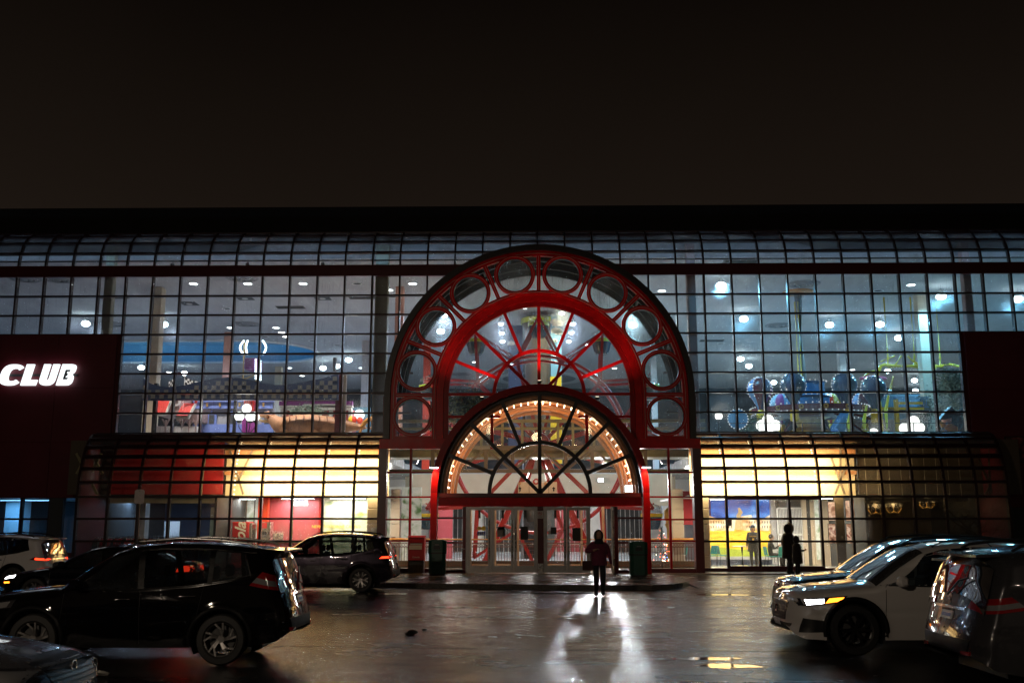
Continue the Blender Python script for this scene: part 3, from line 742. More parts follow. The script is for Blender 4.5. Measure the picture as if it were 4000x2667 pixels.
# big fan light
part(MB().arc(CX, CZA, rp(168), rp(181), 0, HP, YU+0.06, YU+0.22, 36), 'fan_ring', 'arch_red_lit', EN, 40)
for i in range(1, 8):
    spoke('fan_bar', rp(181), rp(350), R(22.5*i), rp(12), YU+0.07, YU+0.22, 'arch_red_lit', EN)
for i in (2, 4, 6): spoke('fan_bar', 0.0, rp(168), R(22.5*i), rp(12), YU+0.07, YU+0.22, 'arch_red_lit', EN)
for i in range(8): sector_pane(rp(181), rp(350), R(22.5*i)+.01, R(22.5*(i+1))-.01, YU+0.15, 'pane_wet' if i in (2,3,4,5) else 'pane', EN)
for i in range(4): sector_pane(0, rp(168), R(45*i)+.01, R(45*(i+1))-.01, YU+0.15, 'pane', EN)
# straight flanks under the spring line
ZQ0 = PZ(1752, YU); ZQ1 = PZ(1714, YU)
for sg in (-1, 1):
    def X(a, b): return (CX+sg*rp(a), CX+sg*rp(b)) if sg > 0 else (CX-rp(b), CX-rp(a))
    a, c = X(574, 597); part(MB().box(a, c, YU-0.16, YU+0.30, ZQ1, CZA), 'flank_post', 'black_frame', EN)
    a, c = X(552, 573.5); part(MB().box(a, c, YU-0.05, YU+0.16, ZQ1, CZA), 'flank_post', 'arch_red_lit', EN)
    a, c = X(397, 413); part(MB().box(a, c, YU-0.05, YU+0.16, ZQ1, CZA), 'flank_post', 'arch_red_lit', EN)
    a, c = X(370, 396.5); part(MB().box(a, c, YU+0.0, YU+0.22, ZQ1, CZA), 'flank_post', 'arch_red_lit', EN)
    a, c = X(350, 369.5); part(MB().box(a, c, YU+0.06, YU+0.26, ZQ1, CZA), 'flank_post', 'red_paint', EN)
    for px in (562, 405): 
        a, c = X(px-1, px+1); part(MB().box(a, c, YU-0.062, YU-0.045, ZQ1, CZA), 'pinstripe', 'trim_line', EN)
    a, c = X(413, 552); part(MB().box(a, c, YU+0.084, YU+0.096, ZQ1+.05, CZA-.1), 'pane', 'pane_wet', EN)
    part(MB().box(a, c, YU-0.04, YU+0.14, ZQ1, ZQ1+.10), 'divider', 'arch_red_lit', EN)
    part(MB().box(a, c, YU-0.052, YU-0.039, ZQ1+.10, ZQ1+.12), 'pinstripe', 'trim_line', EN)
    cxw = CX+sg*rp(487); round_window(cxw, CZA-rp(82))
    # rails and panes flanking the lower arch
    for v in (1538, 1626): 
        z = PZ(v, YU); a, c = X(150, 350); part(MB().box(a, c, YU+0.07, YU+0.20, z-.05, z+.05), 'fan_rail', 'arch_red_lit', EN)
    a, c = X(176, 188); part(MB().box(a, c, YU+0.07, YU+0.20, ZQ0, CZA), 'fan_bar', 'arch_red_lit', EN)
    for z0, z1 in ((PZ(1626, YU)+.05, PZ(1538, YU)-.05), (ZQ0, PZ(1626, YU)-.05)):
        a, c = X(188, 350); part(MB().box(a, c, YU+0.13, YU+0.142, z0, z1), 'pane', 'pane', EN)
    # beam, corner post, side lights
    a, c = X(346, 612); part(MB().box(a, c, YU-0.10, YU+0.28, ZQ0, ZQ1), 'flank_beam', 'arch_red_lit', EN)
    a, c = X(582, 614); part(MB().box(a, c, YU-0.08, YU+0.40, 0.0, ZQ0), 'corner_post', 'dark_red', EN)
    a, c = X(400, 582)
    xs_ = [a, 0.5*(a+c), c]; zs_ = [GF+0.15, PZ(2112, YU), PZ(2028, YU), PZ(1940, YU), PZ(1844, YU), ZQ0]
    part(MB().box(a, c, YU-0.05, YU+0.2, 0.0, GF+0.15), 'plinth', 'dark_red', EN)
    for i in range(2):
        for j in range(5):
            part(MB().box(xs_[i]+.04, xs_[i+1]-.04, YU+0.084, YU+0.096, zs_[j]+.03, zs_[j+1]-.03), 'pane', 'pane_clear', EN)
    part(MB().box(xs_[1]-.04, xs_[1]+.04, YU-0.03, YU+0.16, GF+.15, ZQ0), 'mullion', 'red_paint', EN)
    for j in (1, 2, 3, 4): part(MB().box(a, c, YU-0.02, YU+0.15, zs_[j]-.03, zs_[j]+.03), 'transom', 'red_paint', EN)
    xe = CX+sg*rp(597)          # return wall and flank of the vault
    part(MB().box(min(xe, xe+sg*.1), max(xe, xe+sg*.1), YU+0.31, YW-0.12, AZ1+0.1, CZA), 'return_wall', 'dark_red', EN)
    part(MB().box(min(xe, xe+sg*.1), max(xe, xe+sg*.1), YU+0.41, YA, 0.0, AZ1+0.1), 'return_wall', 'dark_red', EN)
# vault behind the arch, with ribs
VA = part(MB().arc(CX, CZA, rp(590), rp(600), 0, HP, YU+0.31, YW-0.1, 40), 'entrance_vault', 'black_frame', EN, 40) if False else MB().arc(CX, CZA, rp(588), rp(600), 0, HP, YU+0.31, YW-0.1, 40).build('entrance_vault', 'brown_steel', MALL, 40)
for y in (39.6, 40.8, 42.0): part(MB().arc(CX, CZA, rp(562), rp(588), 0, HP, y-0.06, y+0.06, 40), 'vault_rib', 'black_frame', VA, 40)
for i in range(1, 8): 
    a = R(22.5*i); x, z = pol(rp(576), a); part(MB().bar((x, YU+.32, z), (x, YW-.1, z), 0.08, 0.16), 'vault_purlin', 'dark_grey', VA)

# ------------------------------------------------------------------ lower arch over the doors
C2 = P(2109, 1925, YD); DX, DZ = C2.x, C2.z
K2 = (PX(2508, 1925, YD)-DX)/399.0
def r2(px): return px*K2
LA = part(MB().arc(DX, DZ, r2(399), r2(424), 0, HP, YD-0.42, YD+0.14, 56), 'lower_arch', 'red_paint', smooth=40)
part(MB().arc(DX, DZ, r2(190), r2(205), 0, HP, YD-0.05, YD+0.12, 36), 'fan_ring', 'black_frame', LA, 40)
part(MB().arc(DX, DZ, r2(386), r2(398.5), 0, HP, YD-0.06, YD+0.12, 56), 'fan_rim', 'black_frame', LA, 40)
for i in range(1, 8): spoke('fan_bar', r2(205), r2(386), R(22.5*i), r2(15), YD-0.05, YD+0.12, 'black_frame', LA, (DX, DZ))
for i in (2, 4, 6): spoke('fan_bar', 0.0, r2(190), R(22.5*i), r2(14), YD-0.05, YD+0.12, 'black_frame', LA, (DX, DZ))
for i in range(8): sector_pane(r2(205), r2(386), R(22.5*i)+.01, R(22.5*(i+1))-.01, YD+0.05, 'pane_clear', LA, (DX, DZ))
for i in range(4): sector_pane(0, r2(190), R(45*i)+.01, R(45*(i+1))-.01, YD+0.05, 'pane_clear', LA, (DX, DZ))
ZH = PZ(1978, YD)               # door head
part(MB().box(DX-r2(398), DX+r2(398), YD-0.30, YD+0.20, DZ-0.16, DZ-0.01), 'header_beam', 'dark_red', LA)
part(MB().box(DX-r2(396), DX+r2(396), YD-0.20, YD+0.18, ZH+0.01, DZ-0.165), 'header_beam', 'arch_red_lit', LA)
for sg in (-1, 1):
    a, c = sorted((DX+sg*r2(399), DX+sg*r2(424)))
    part(MB().box(a, c, YD-0.42, YD+0.14, 0.0, DZ), 'door_column', 'arch_red_lit', LA)
    # lantern clipped to the rim, washing the red column below it
    lx, lz = DX+sg*r2(412), PZ(1827, YD-0.4)
    T = thing('wall_light', 'white wall light on the rim of the %s red entrance column' % ('mailbox-side' if sg < 0 else 'poster-side'), 'light', (lx, YD-0.45, lz), group='wall lights over the red columns')
    T['label'] = 'slim white wall light above the red column behind the mailbox' if sg < 0 else 'slim white wall light above the red column towards the mural windows'
    MB().bbox(lx-.16, lx+.16, YD-0.60, YD-0.43, lz+0.02, lz+.06, .01).build('housing', 'black', T)
    MB().box(lx-.15, lx+.15, YD-0.59, YD-0.44, lz-.012, lz+.019).build('lens', 'lamp_white', T)
    lamp('wall_light_beam', 'SPOT', (lx, YD-0.62, lz-0.05), 120, (1.0, 0.46, 0.16), T, spot=R(115), blend=0.9, target=(lx, YD-0.36, lz-1.2), radius=0.05)
for i_, a in enumerate((58, 90, 122)):
    x, z = pol(r2(430), R(a), (DX, DZ)); T = thing('uplight', 'small black uplight on the crown of the lower arch, washing the red ring above', 'light', (x, YD-.1, z), group='uplights on the lower arch')
    MB().bbox(x-.08, x+.08, YD-.30, YD-.14, z, z+.10, .01).build('housing', 'black', T); MB().box(x-.06, x+.06, YD-.28, YD-.16, z+.101, z+.106).build('lens', 'lamp_warm', T)
    tx_, tz_ = pol(rp(420), R(90+(a-90)*1.3)); lamp('uplight_beam', 'SPOT', (x, YD-.22, z+.13), 150, (1, .8, .62), T, spot=R(110), blend=.9, target=(tx_, YU-.05, tz_), radius=.04)
# vault with two rows of bulbs behind the fan
IV = MB().arc(DX, DZ, r2(376), r2(388), 0, HP, YD+0.15, YD+5.4, 40).build('inner_vault', 'vault_brown', MALL, 40)
for y in (YD+0.35, YD+1.9, YD+3.6, YD+5.3): part(MB().arc(DX, DZ, r2(366), r2(376), 0, HP, y-.05, y+.05, 40), 'vault_rib', 'vault_brown', IV, 40)
bme = MB().sphere((0,0,0), 0.024, 8, 6, sz=1.25).mesh('bulb', 'bulb_warm', 60)
for y in (YD+1.1, YD+1.6):
    for i in range(38):
        a = R(4+172*i/37); x, z = pol(r2(370), a, (DX, DZ)); link(bme, 'bulb', IV, loc=(x, y, z))
VL = [lamp('bulb_row_glow', 'POINT', (DX+r2(330)*math.cos(R(a)), YD+2.0, DZ+r2(330)*math.sin(R(a))), 85, (1.0, 0.72, 0.42), IV, radius=0.25) for a in (18, 54, 90, 126, 162)]

# ------------------------------------------------------------------ doors
ZD0 = GF+0.015
def leaf_parts(T, w_, h, notices=(), bar_out=True):
    """one leaf in local space: x 0..w, y thickness, z 0..h"""
    st, br, trl = 0.105, 0.26, 0.12
    f = MB(); f.box(0, st, -.025, .025, 0, h); f.box(w_-st, w_, -.025, .025, 0, h); f.box(st, w_-st, -.025, .025, 0, br); f.box(st, w_-st, -.025, .025, h-trl, h)
    f.build('leaf_frame', 'alu', T, local=True)
    MB().box(st, w_-st, -.005, .005, br, h-trl).build('pane', 'pane_clear', T, local=True)
    z = h*0.43
    MB().tube([(st*.5, .03, z), (st*.5, .075, z), (w_-st*.5, .075, z), (w_-st*.5, .03, z)], 0.016, 8).build('push_bar', 'steel', T, local=True)
    return st
def door(u0, u1, hinge, ang=0.0, label='', handle='r', notes=()):
    x0, x1 = PX(u0, 2110, YD), PX(u1, 2110, YD); w_ = x1-x0; h = ZH-ZD0-0.01
    if hinge == 'l': T = thing('entrance_door', label, 'door', (x0, YD, ZD0), ang)
    else: T = thing('entrance_door', label, 'door', (x1, YD, ZD0), ang)
    T['group'] = 'aluminium entrance doors'
    off = 0 if hinge == 'l' else -w_
    n0 = len(COL.objects); leaf_parts(T, w_, h)
    hx = (w_-0.06) if handle == 'r' else 0.06
    MB().tube([(hx, -.03, h*.20), (hx, -.075, h*.20), (hx, -.075, h*.80), (hx, -.03, h*.80)], 0.014, 8).build('pull_handle', 'steel', T, local=True)
    MB().box(w_*.45, w_*.55, .03, .075, h-.42, h-.06).build('door_closer', 'black', T, local=True)
    for (nx0, nx1, nz0, nz1, m) in notes:
        MB().box(w_*nx0, w_*nx1, -.0095, -.0055, h*nz0, h*nz1).build('notice', m, T, local=True)
    if off:
        for ch in T.children: ch.location.x += off
    return T, w_, h, off
D1, w1, h1, _ = door(1827, 1917, 'l', label='aluminium glass door bearing two yellow discs and blue wheelchair stickers', handle='r')
for k_, (cx_, m_) in enumerate(((.50, 'lime'), (.68, 'print_yellow'))):
    MB().lathe([(0, 0), (.085, 0), (.085, .003), (0, .003)], (w1*cx_, -.011, h1*.672), 'y', 24).build('sticker', 'print_yellow' if k_ else 'gold', D1, local=True)
    b = MB().box(w1*cx_-.075, w1*cx_+.075, -.012, -.007, h1*.565, h1*.625); st_ = b.build('sticker', 'print_blue', D1, local=True)
    s_ = MB(); zc = h1*.592; s_.arc(w1*cx_, zc-.012, .020, .028, R(150), R(400), -.0145, -.0125, 14); s_.box(w1*cx_-.012, w1*cx_-.003, -.0145, -.0125, zc, zc+.045); s_.sphere((w1*cx_-.008, -.0135, zc+.052), .008, 8, 6, sy=.15); s_.box(w1*cx_-.008, w1*cx_+.022, -.0145, -.0125, zc+.008, zc+.016)
    s_.build('wheelchair_mark', 'white', st_, local=True)
door(1921, 2007, 'l', label='aluminium glass door bearing a grey framed notice, its pair beside it bears a black poster', handle='r', notes=((.24, .60, .545, .585+.10, 'grey'), (.24, .60, .65, .70, 'print_black'), (.52, .60, .555, .645, 'paper')))
door(2008, 2097, 'r', label='aluminium glass door with a black poster, beside the red centre post', handle='l', notes=((.28, .62, .50, .70, 'print_black'),))
door(2127, 2213, 'l', label='aluminium glass door with a half-white half-grey notice, beside the no smoking sign', handle='r', notes=((.16, .28, .58, .64, 'paper'), (.28, .55, .585, .69, 'dark_grey')))
door(2214, 2302, 'r', label='aluminium glass door with a black poster, next to the open doorway', handle='l', notes=((.25, .62, .48, .68, 'print_black'),))
door(2307, 2395, 'r', R(82), 'aluminium glass door swung wide open towards the parking lot', handle='l', notes=((.42, .60, .60, .68, 'paper'),))
FR = part(MB().box(PX(1820, 2110, YD), PX(2400, 2110, YD), YD-.04, YD+.04, ZH-.001, ZH+.012), 'door_frame', 'alu', LA)
for u0, u1 in ((1820, 1827), (1917, 1921), (2097, 2100), (2123, 2127), (2302, 2307), (2395, 2400)):
    part(MB().box(PX(u0, 2110, YD)+.003, PX(u1, 2110, YD)-.003, YD-.045, YD+.045, GF, ZH-.002), 'door_post', 'alu', LA)
pc = part(MB().box(PX(2100, 2110, YD), PX(2123, 2110, YD), YD-.10, YD+.12, GF, ZH), 'centre_post', 'dark_red', LA)
part(MB().box(PX(2101, 2110, YD), PX(2122, 2110, YD), YD-.115, YD-.102, GF, GF+.36), 'kick_plate', 'steel', LA)
for sg in (0, 1):
    ua, ub = ((1705, 1820), (2400, 2516))[sg]
    a, c = PX(ua, 2110, YD), PX(ub, 2110, YD); inn = c if sg == 0 else a
    zr = [GF, PZ(2232, YD), PZ(2122, YD), PZ(2026, YD), ZH]
    p0, p1 = (inn-.13, inn-.004) if sg == 0 else (inn+.004, inn+.13)
    part(MB().box(p0, p1, YD-.08, YD+.10, GF, ZH), 'side_post', 'dark_red', LA)
    q0, q1 = (a+.002, inn-.135) if sg == 0 else (inn+.135, c-.002)
    for j in range(4):
        part(MB().box(q0, q1, YD-.05, YD+.07, zr[j], zr[j]+.07) if j else MB().box(q0, q1, YD-.05, YD+.07, GF, zr[1]+.07), 'side_rail', 'dark_red', LA)
        if j: part(MB().box(q0+.01, q1-.01, YD+.004, YD+.016, zr[j]+.07, zr[j+1]-(.07 if j < 3 else .01)), 'pane', 'pane_clear', LA)
# no smoking plates
def smoke_sign(u0, u1, v0, v1, Y, label):
    a, c, z0, z1 = PX(u0, v0, Y), PX(u1, v0, Y), PZ(v1, Y), PZ(v0, Y)
    T = thing('no_smoking_sign', label, 'sign', ((a+c)/2, Y, z0), group='no smoking signs')
    MB().bbox(a, c, Y-.012, Y, z0, z1, .004).build('plate', 'sign_white', T)
    x, z, r_ = (a+c)/2, z0+(z1-z0)*.66, (c-a)*.30
    b = MB().arc(x, z, r_*.78, r_, 0, 2*HP, Y-.0165, Y-.0125, 20); b.bar((x-r_*.6, Y-.0145, z+r_*.6), (x+r_*.6, Y-.0145, z-r_*.6), .004, r_*.2, up=(1,0,1)); b.build('ring_mark', 'wheel_red', T)
    MB().box(x-r_*.55, x+r_*.45, Y-.0150, Y-.0126, z-r_*.14, z+r_*.14).build('cigarette_mark', 'print_black', T)
    for j in range(3): MB().box(a+.03, c-.03, Y-.0150, Y-.0126, z0+.03+j*.03, z0+.042+j*.03).build('text_line', 'grey', T)
smoke_sign(2098, 2122, 1994, 2024, YD-.105, 'white no smoking plate on the red post between the door pairs')
smoke_sign(2838, 2858, 2026, 2053, YA-.115, 'white no smoking plate on the arcade frame beside the fountain mural')
# ------------------------------------------------------------------ inside: shell, slabs, columns, ceiling
def C_(u, v, z=None):
    """point on the hall ceiling under pixel (u, v)"""
    return G(u, v, CZ if z is None else z)
m, nt = new_mat('ceiling_tile'); L = nt.links.new
o_ = N(nt, 'ShaderNodeOutputMaterial'); b_ = N(nt, 'ShaderNodeBsdfPrincipled'); L(b_.outputs[0], o_.inputs[0]); g_ = N(nt, 'ShaderNodeNewGeometry')
br = N(nt, 'ShaderNodeTexBrick'); br.offset = 0; br.inputs['Scale'].default_value = 1.0; br.inputs['Mortar Size'].default_value = 0.012
br.inputs['Brick Width'].default_value = 1.22; br.inputs['Row Height'].default_value = 2.44
br.inputs['Color1'].default_value = (0.50, 0.50, 0.52, 1); br.inputs['Color2'].default_value = (0.46, 0.465, 0.48, 1); br.inputs['Mortar'].default_value = (0.62, 0.62, 0.64, 1)
L(g_.outputs['Position'], br.inputs['Vector']); L(br.outputs[0], b_.inputs['Base Color']); b_.inputs['Roughness'].default_value = 0.8
HX0, HX1, HY1 = -44, 46, 90
# ceiling with a long round-ended cove cut into it
cy0, cy1 = C_(900, 1328).y, C_(900, 1413).y; cyc = 0.5*(cy0+cy1); cr_ = 0.5*(cy1-cy0); cxr = C_(1240, 1372).x - cr_
hole = [(HX0+6, cy1), (HX0+6, cy0)] + [(cxr+cr_*math.cos(R(t)), cyc+cr_*math.sin(R(t))) for t in np.linspace(-90, 90, 24)]
bm = bmesh.new()
ov = [bm.verts.new((x, y, CZ)) for x, y in ((HX0, YW+1.5), (HX1, YW+1.5), (HX1, HY1), (HX0, HY1))]; hv = [bm.verts.new((x, y, CZ)) for x, y in hole]
es = [bm.edges.new((ov[i], ov[(i+1)%4])) for i in range(4)] + [bm.edges.new((hv[i], hv[(i+1)%len(hv)])) for i in range(len(hv))]
bmesh.ops.triangle_fill(bm, use_beauty=True, use_dissolve=False, edges=es)
me = bpy.data.meshes.new('hall_ceiling'); bm.to_mesh(me); bm.free(); me.materials.append(MATS['ceiling_tile'])
CE = link(me, 'hall_ceiling', MALL)
b = MB(); n = len(hole)
b.v = [(x, y, CZ-.06) for x, y in hole] + [(x, y, CZ+1.3) for x, y in hole]; b.f = [(i, (i+1)%n, (i+1)%n+n, i+n) for i in range(n)] 
b.build('cove_wall', 'sky_blue', CE); b = MB(); b.v = [(x, y, CZ+1.3) for x, y in hole]; b.f = [tuple(range(n))]; b.build('cove_top', 'sky_blue', CE)
MB().tube([(x, y, CZ-.04) for x, y in hole], 0.09, 6, closed=True).build('cove_rim', 'white', CE)
for x in (-34, -27, -20): lamp('cove_light', 'AREA', (x, cyc, CZ+0.25), 260, (0.28, 0.62, 1.0), CE, size=5, size_y=5, rot=(math.pi, 0, 0))
part(MB().box(HX0, HX1, YW+1.46, YW+1.495, CZ-.08, ZS+cb-0.12), 'ceiling_fascia', 'grey_block'); CVS = part(MB().box(-30, 30, YW+.55, YW+.62, CZ-.42, CZ-.36), 'cove_strip', 'dark_grey'); lamp('cove_strip_glow', 'AREA', (0, YW+.60, CZ-.33), 130, (.42, .68, 1.0), CVS, size=60, size_y=.12, target=(0, YW+1.5, CZ+.55))
part(MB().box(HX0, HX1, HY1, HY1+.2, 0, 16), 'rear_wall', 'dark_wall'); part(MB().box(HX0-.2, HX0, YW+.2, HY1, 0, 16), 'side_wall', 'house_grey'); part(MB().box(HX1, HX1+.2, YW+.2, HY1, 0, 16), 'side_wall', 'house_grey')
part(MB().box(HX0, HX1, YW+ca+.4, HY1+.2, 15.6, 15.8), 'roof_deck', 'roof_black')
part(MB().box(HX0, HX1, YD+.1, HY1, 0.02, GF-.002), 'ground_floor', 'floor_tile')
AX0, AX1 = -6.6, 8.0            # atrium opening
part(MB().box(HX0, AX0, YW-.05, HY1, UF-.45, UF), 'upper_floor', 'floor_tile'); part(MB().box(AX1, HX1, YW-.05, HY1, UF-.45, UF), 'upper_floor', 'floor_tile')
part(MB().box(AX0+.01, AX1-.01, 62, HY1, UF-.45, UF), 'upper_floor', 'floor_tile')
# columns
def column(u0, u1, v, Y, m, z0=UF, z1=CZ, dep=None):
    a, c = PX(u0, v, Y), PX(u1, v, Y); d = dep or (c-a)
    return part(MB().bbox(a, c, Y, Y+d, z0, z1, 0.03), 'column', m)
column(403, 437, 1150, 43.75, 'col_grey', UF, CZ+.9); column(1462, 1512, 1250, 43.75, 'col_grey', UF, CZ+.9, 0.5)
column(2688, 2722, 1250, 43.75, 'col_pink', UF, CZ+.9); column(3768, 3800, 1150, 43.75, 'col_pink', UF, CZ+.9)
def ceil_col(u0, u1, v, m): return column(u0, u1, v, C_((u0+u1)/2, v).y, m)
ceil_col(588, 634, 1120, 'col_cream_lit'); ceil_col(876, 905, 1296, 'salmon'); ceil_col(1545, 1578, 1118, 'salmon')
ceil_col(3580, 3622, 1140, 'col_cream_lit'); ceil_col(3274, 3306, 1330, 'white'); ceil_col(1074, 1100, 1430, 'col_cream_lit'); ceil_col(1655, 1682, 1330, 'orange_red'); ceil_col(2540, 2562, 1300, 'grey_block'); ceil_col(1415, 1440, 1330, 'grey_block')

# ------------------------------------------------------------------ ceiling lamps
dl = {}
def downlight(u, v, on=True, i=0):
    p = C_(u, v); r_ = 0.20
    zn = 'on the checkered banner side' if u < 1460 else 'seen through the entrance arch' if 1700 < u < 2500 else 'flanking the entrance arch' if u < 2700 else 'on the balloon ride side'
    T = thing('downlight', ('lit' if on else 'unlit')+' round downlight in the grey hall ceiling '+zn, 'light', (p.x, p.y, CZ), group=('lit' if on else 'unlit')+' hall downlights '+zn)
    if 'ring' not in dl:
        dl['ring'] = MB().lathe([(.20, -.002), (.27, -.002), (.27, -.03), (.20, -.03), (.20, -.002)], (0,0,0), 'z', 20).mesh('ring', 'white')
        dl['on'] = MB().lathe([(.001, -.02), (.199, -.02), (.199, -.012), (.001, -.012)], (0,0,0), 'z', 20).mesh('lens', 'lamp_white'); dl['off'] = MB().lathe([(.001, -.02), (.199, -.02), (.199, -.012), (.001, -.012)], (0,0,0), 'z', 20).mesh('lens', 'dark_grey')
    link(dl['ring'], 'ring', T, local=True); link(dl['on' if on else 'off'], 'lens', T, local=True)
for u, v in ((756,1107),(968,1107),(1184,1107),(1520,1132),(1612,1107),(900,1279),(1078,1279),(1100,1297),(1116,1314),(1130,1436),(1180,1467),(1412,1436),(2045,1202),(3558,1112),(3282,1346),(3330,1443),(1380,1524),(2400,1437),(1855,1413),(2290,1345),(2585,1135),(660,1452)): downlight(u, v)
for u, v in ((1395,1107),(1532,1158),(885,1204),(1035,1314),(1220,1330),(1318,1347),(3020,1148),(3430,1134),(3060,1320),(2815,1340)): downlight(u, v, False)
def bay(u, v, e, col=(0.72, 0.88, 1.0), drop=0.55, s=0.30):
    p = G(u, v, CZ-drop)
    zn = 'white high-bay lamp hung on the checkered banner side of the hall' if u < 1460 else 'high-bay lamp seen through the entrance arch' if u < 2600 else 'bluish high-bay lamp hung on the balloon ride side of the hall'
    T = thing('high_bay_lamp', 'glaring '+zn, 'light', (p.x, p.y, CZ-drop), group=zn)
    MB().lathe([(.03, .34), (.10, .30), (.13, .12), (.24*s/.3, .02), (.30*s/.3, -.02), (.29*s/.3, -.02), (.12, .05)], (0,0,0), 'z', 20).build('reflector', 'steel', T, 40, local=True)
    MB().cyl((0,0,.33), (0,0,drop), .012, 6).build('stem', 'dark_grey', T, local=True)
    MB().sphere((0,0,-.03), s*.9, 14, 8, sz=.7).build('lens', 'lamp_bay', T, 60, local=True)
    lamp('bay_light', 'SPOT', (p.x, p.y, CZ-drop-.2), e, col, T, spot=R(168), blend=.25, rot=(0, 0, 0), radius=0.3)
WH = (0.72, 0.81, 1.0)
for u, v, e, c in ((335,1262,480,WH),(640,1265,480,WH),(1362,1404,420,WH),(1262,1436,420,WH),(1315,1428,300,WH),(552,1434,350,WH),(720,1456,350,WH),
                   (1735,1225,420,WH),(1722,1292,300,WH),(2195,1220,300,(1.0,.95,.78)),(1957,1262,240,WH),(1960,1298,200,WH),(1963,1331,200,WH),(2238,1262,220,WH),(2232,1297,200,WH),(2222,1331,200,WH),
                   (2480,1216,420,(.7,.88,1)),(2472,1268,300,(.7,.88,1)),
                   (2817,1113,620,(.36,.74,1)),(2905,1244,480,(.36,.74,1)),(3240,1267,520,(.36,.74,1)),(3437,1265,560,(.36,.74,1)),(3676,1156,560,(.36,.74,1)),(3977,1166,480,(.36,.74,1)),
                   (2893,1400,300,(.7,.9,1)),(2925,1428,300,(.7,.9,1)),(3023,1492,260,(.7,.9,1)),(3510,1318,300,(.7,.9,1)),(3467,1448,300,(.8,.9,1)),(3572,1484,260,(.9,.95,1)),(3576,1524,260,(1,.95,.85))):
    bay(u, v, e*(3.0 if u < 2600 else 3.6), tuple(q**1.6 for q in c), s=.17 if 1900 < u < 2300 else .27)
for x in (-16.5, -13.0, -9.5, -6.6):
    T = thing('track_spotlight', 'small white track spotlight under the front edge of the hall ceiling', 'light', (x, 44.6, CZ), group='track spotlights over the ride floor')
    MB().box(x-.015, x+.015, 44.58, 44.62, CZ-.25, CZ).build('stem', 'black', T); MB().tube([(x, 44.5, CZ-.22), (x, 44.75, CZ-.38)], [.08, .10], 14).build('can', 'black', T, 50)
    lamp('track_beam', 'SPOT', (x, 44.78, CZ-.40), 3000, (1.0, .86, .80), T, spot=R(75), blend=.8, target=(x, 47.4, 6.2), radius=.08)
# points on two columns; their warm wash is only in the cream colour
for u, v, Y, e in ((612, 1330, 48.0, 60), (3600, 1260, 48.6, 150)):
    p = P(u, v, Y); 
# square black recessed fittings and round air diffusers
for u, v in ((740,1185),(957,1164),(1260,1164)):
    p = C_(u, v); T = thing('square_fitting', 'black square recessed fitting with a pale round lamp in the hall ceiling', 'light', (p.x, p.y, CZ), group='square recessed fittings')
    MB().box(-.42, .42, -.42, .42, -.03, -.003).build('plate', 'black', T, local=True); MB().lathe([(.001, -.05), (.16, -.05), (.16, -.031)], (0,0,0), 'z', 18).build('lens', 'offwhite', T, local=True)
for u, v in ((95,1087),(225,1089),(945,1085),(965,1265),(440,1265),(1800,1460),(3140,1108),(3040,1270),(3690,1445)):
    p = C_(u, v); T = thing('air_diffuser', 'round stepped air diffuser in the hall ceiling', 'vent', (p.x, p.y, CZ), group='round air diffusers')
    for j, (r0, r1) in enumerate(((.72, .82), (.50, .60), (.28, .38), (.0, .16))): MB().lathe([(r1, -.003), (r1, -.03-.03*j), (max(r0, .001), -.05-.03*j), (max(r0, .001), -.003)], (0,0,0), 'z', 26).build('ring', 'house_grey', T, local=True)
for u, v in ((440,1160),(1420,1162),(2890,1023),(1135,1200),(2780,1330)):
    p = C_(u, v); T = thing('ceiling_grille', 'rectangular brown return-air grille in the hall ceiling', 'vent', (p.x, p.y, CZ), group='rectangular ceiling grilles')
    MB().box(-.8, .8, -.35, .35, -.02, -.003).build('frame', 'brown_steel', T, local=True)
    for j in range(5): MB().box(-.74, .74, -.30+j*.13, -.24+j*.13, -.035, -.021).build('slat', 'dark_grey', T, local=True)
# ------------------------------------------------------------------ ground-floor shops behind the arcades
def pbox(u0, u1, v0, v1, Y, dep, z0=None, z1=None, bev=0.0):
    um, vm = (u0+u1)/2, (v0+v1)/2
    a, c = PX(u0, vm, Y), PX(u1, vm, Y)
    za = PZ(v1, Y, um) if z0 is None else z0; zc = PZ(v0, Y, um) if z1 is None else z1
    return MB().bbox(a, c, Y, Y+dep, za, zc, bev) if bev else MB().box(a, c, Y, Y+dep, za, zc)
def noise_print(name, cols, scale=1.2, emit_=0.0, stretch=(1,1,1), det=6):
    m, nt = new_mat(name); L = nt.links.new
    o = N(nt, 'ShaderNodeOutputMaterial'); b = N(nt, 'ShaderNodeBsdfPrincipled'); L(b.outputs[0], o.inputs[0]); g = N(nt, 'ShaderNodeNewGeometry')
    mp = N(nt, 'ShaderNodeMapping'); mp.inputs['Scale'].default_value = stretch; L(g.outputs['Position'], mp.inputs[0])
    n = N(nt, 'ShaderNodeTexNoise'); n.inputs['Scale'].default_value = scale; n.inputs['Detail'].default_value = det; n.inputs['Distortion'].default_value = 0.8; L(mp.outputs[0], n.inputs['Vector'])
    r = N(nt, 'ShaderNodeValToRGB'); e = r.color_ramp.elements
    e[0].position = 0.33; e[0].color = cols[0]+(1,); e[1].position = 0.68; e[1].color = cols[-1]+(1,)
    for i, c in enumerate(cols[1:-1]): k = e.new(0.33+0.35*(i+1)/(len(cols)-1)); k.color = c+(1,)
    L(n.outputs['Fac'], r.inputs[0]); L(r.outputs[0], b.inputs['Base Color']); b.inputs['Roughness'].default_value = 0.5
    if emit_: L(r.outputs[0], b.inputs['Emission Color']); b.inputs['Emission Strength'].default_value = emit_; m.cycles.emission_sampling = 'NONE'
    return m
noise_print('aerial_print', ((0.12,0.18,0.08),(0.45,0.50,0.36),(0.62,0.58,0.48),(0.24,0.30,0.18)), 0.9, 0.35, (1, 1, 1.6))
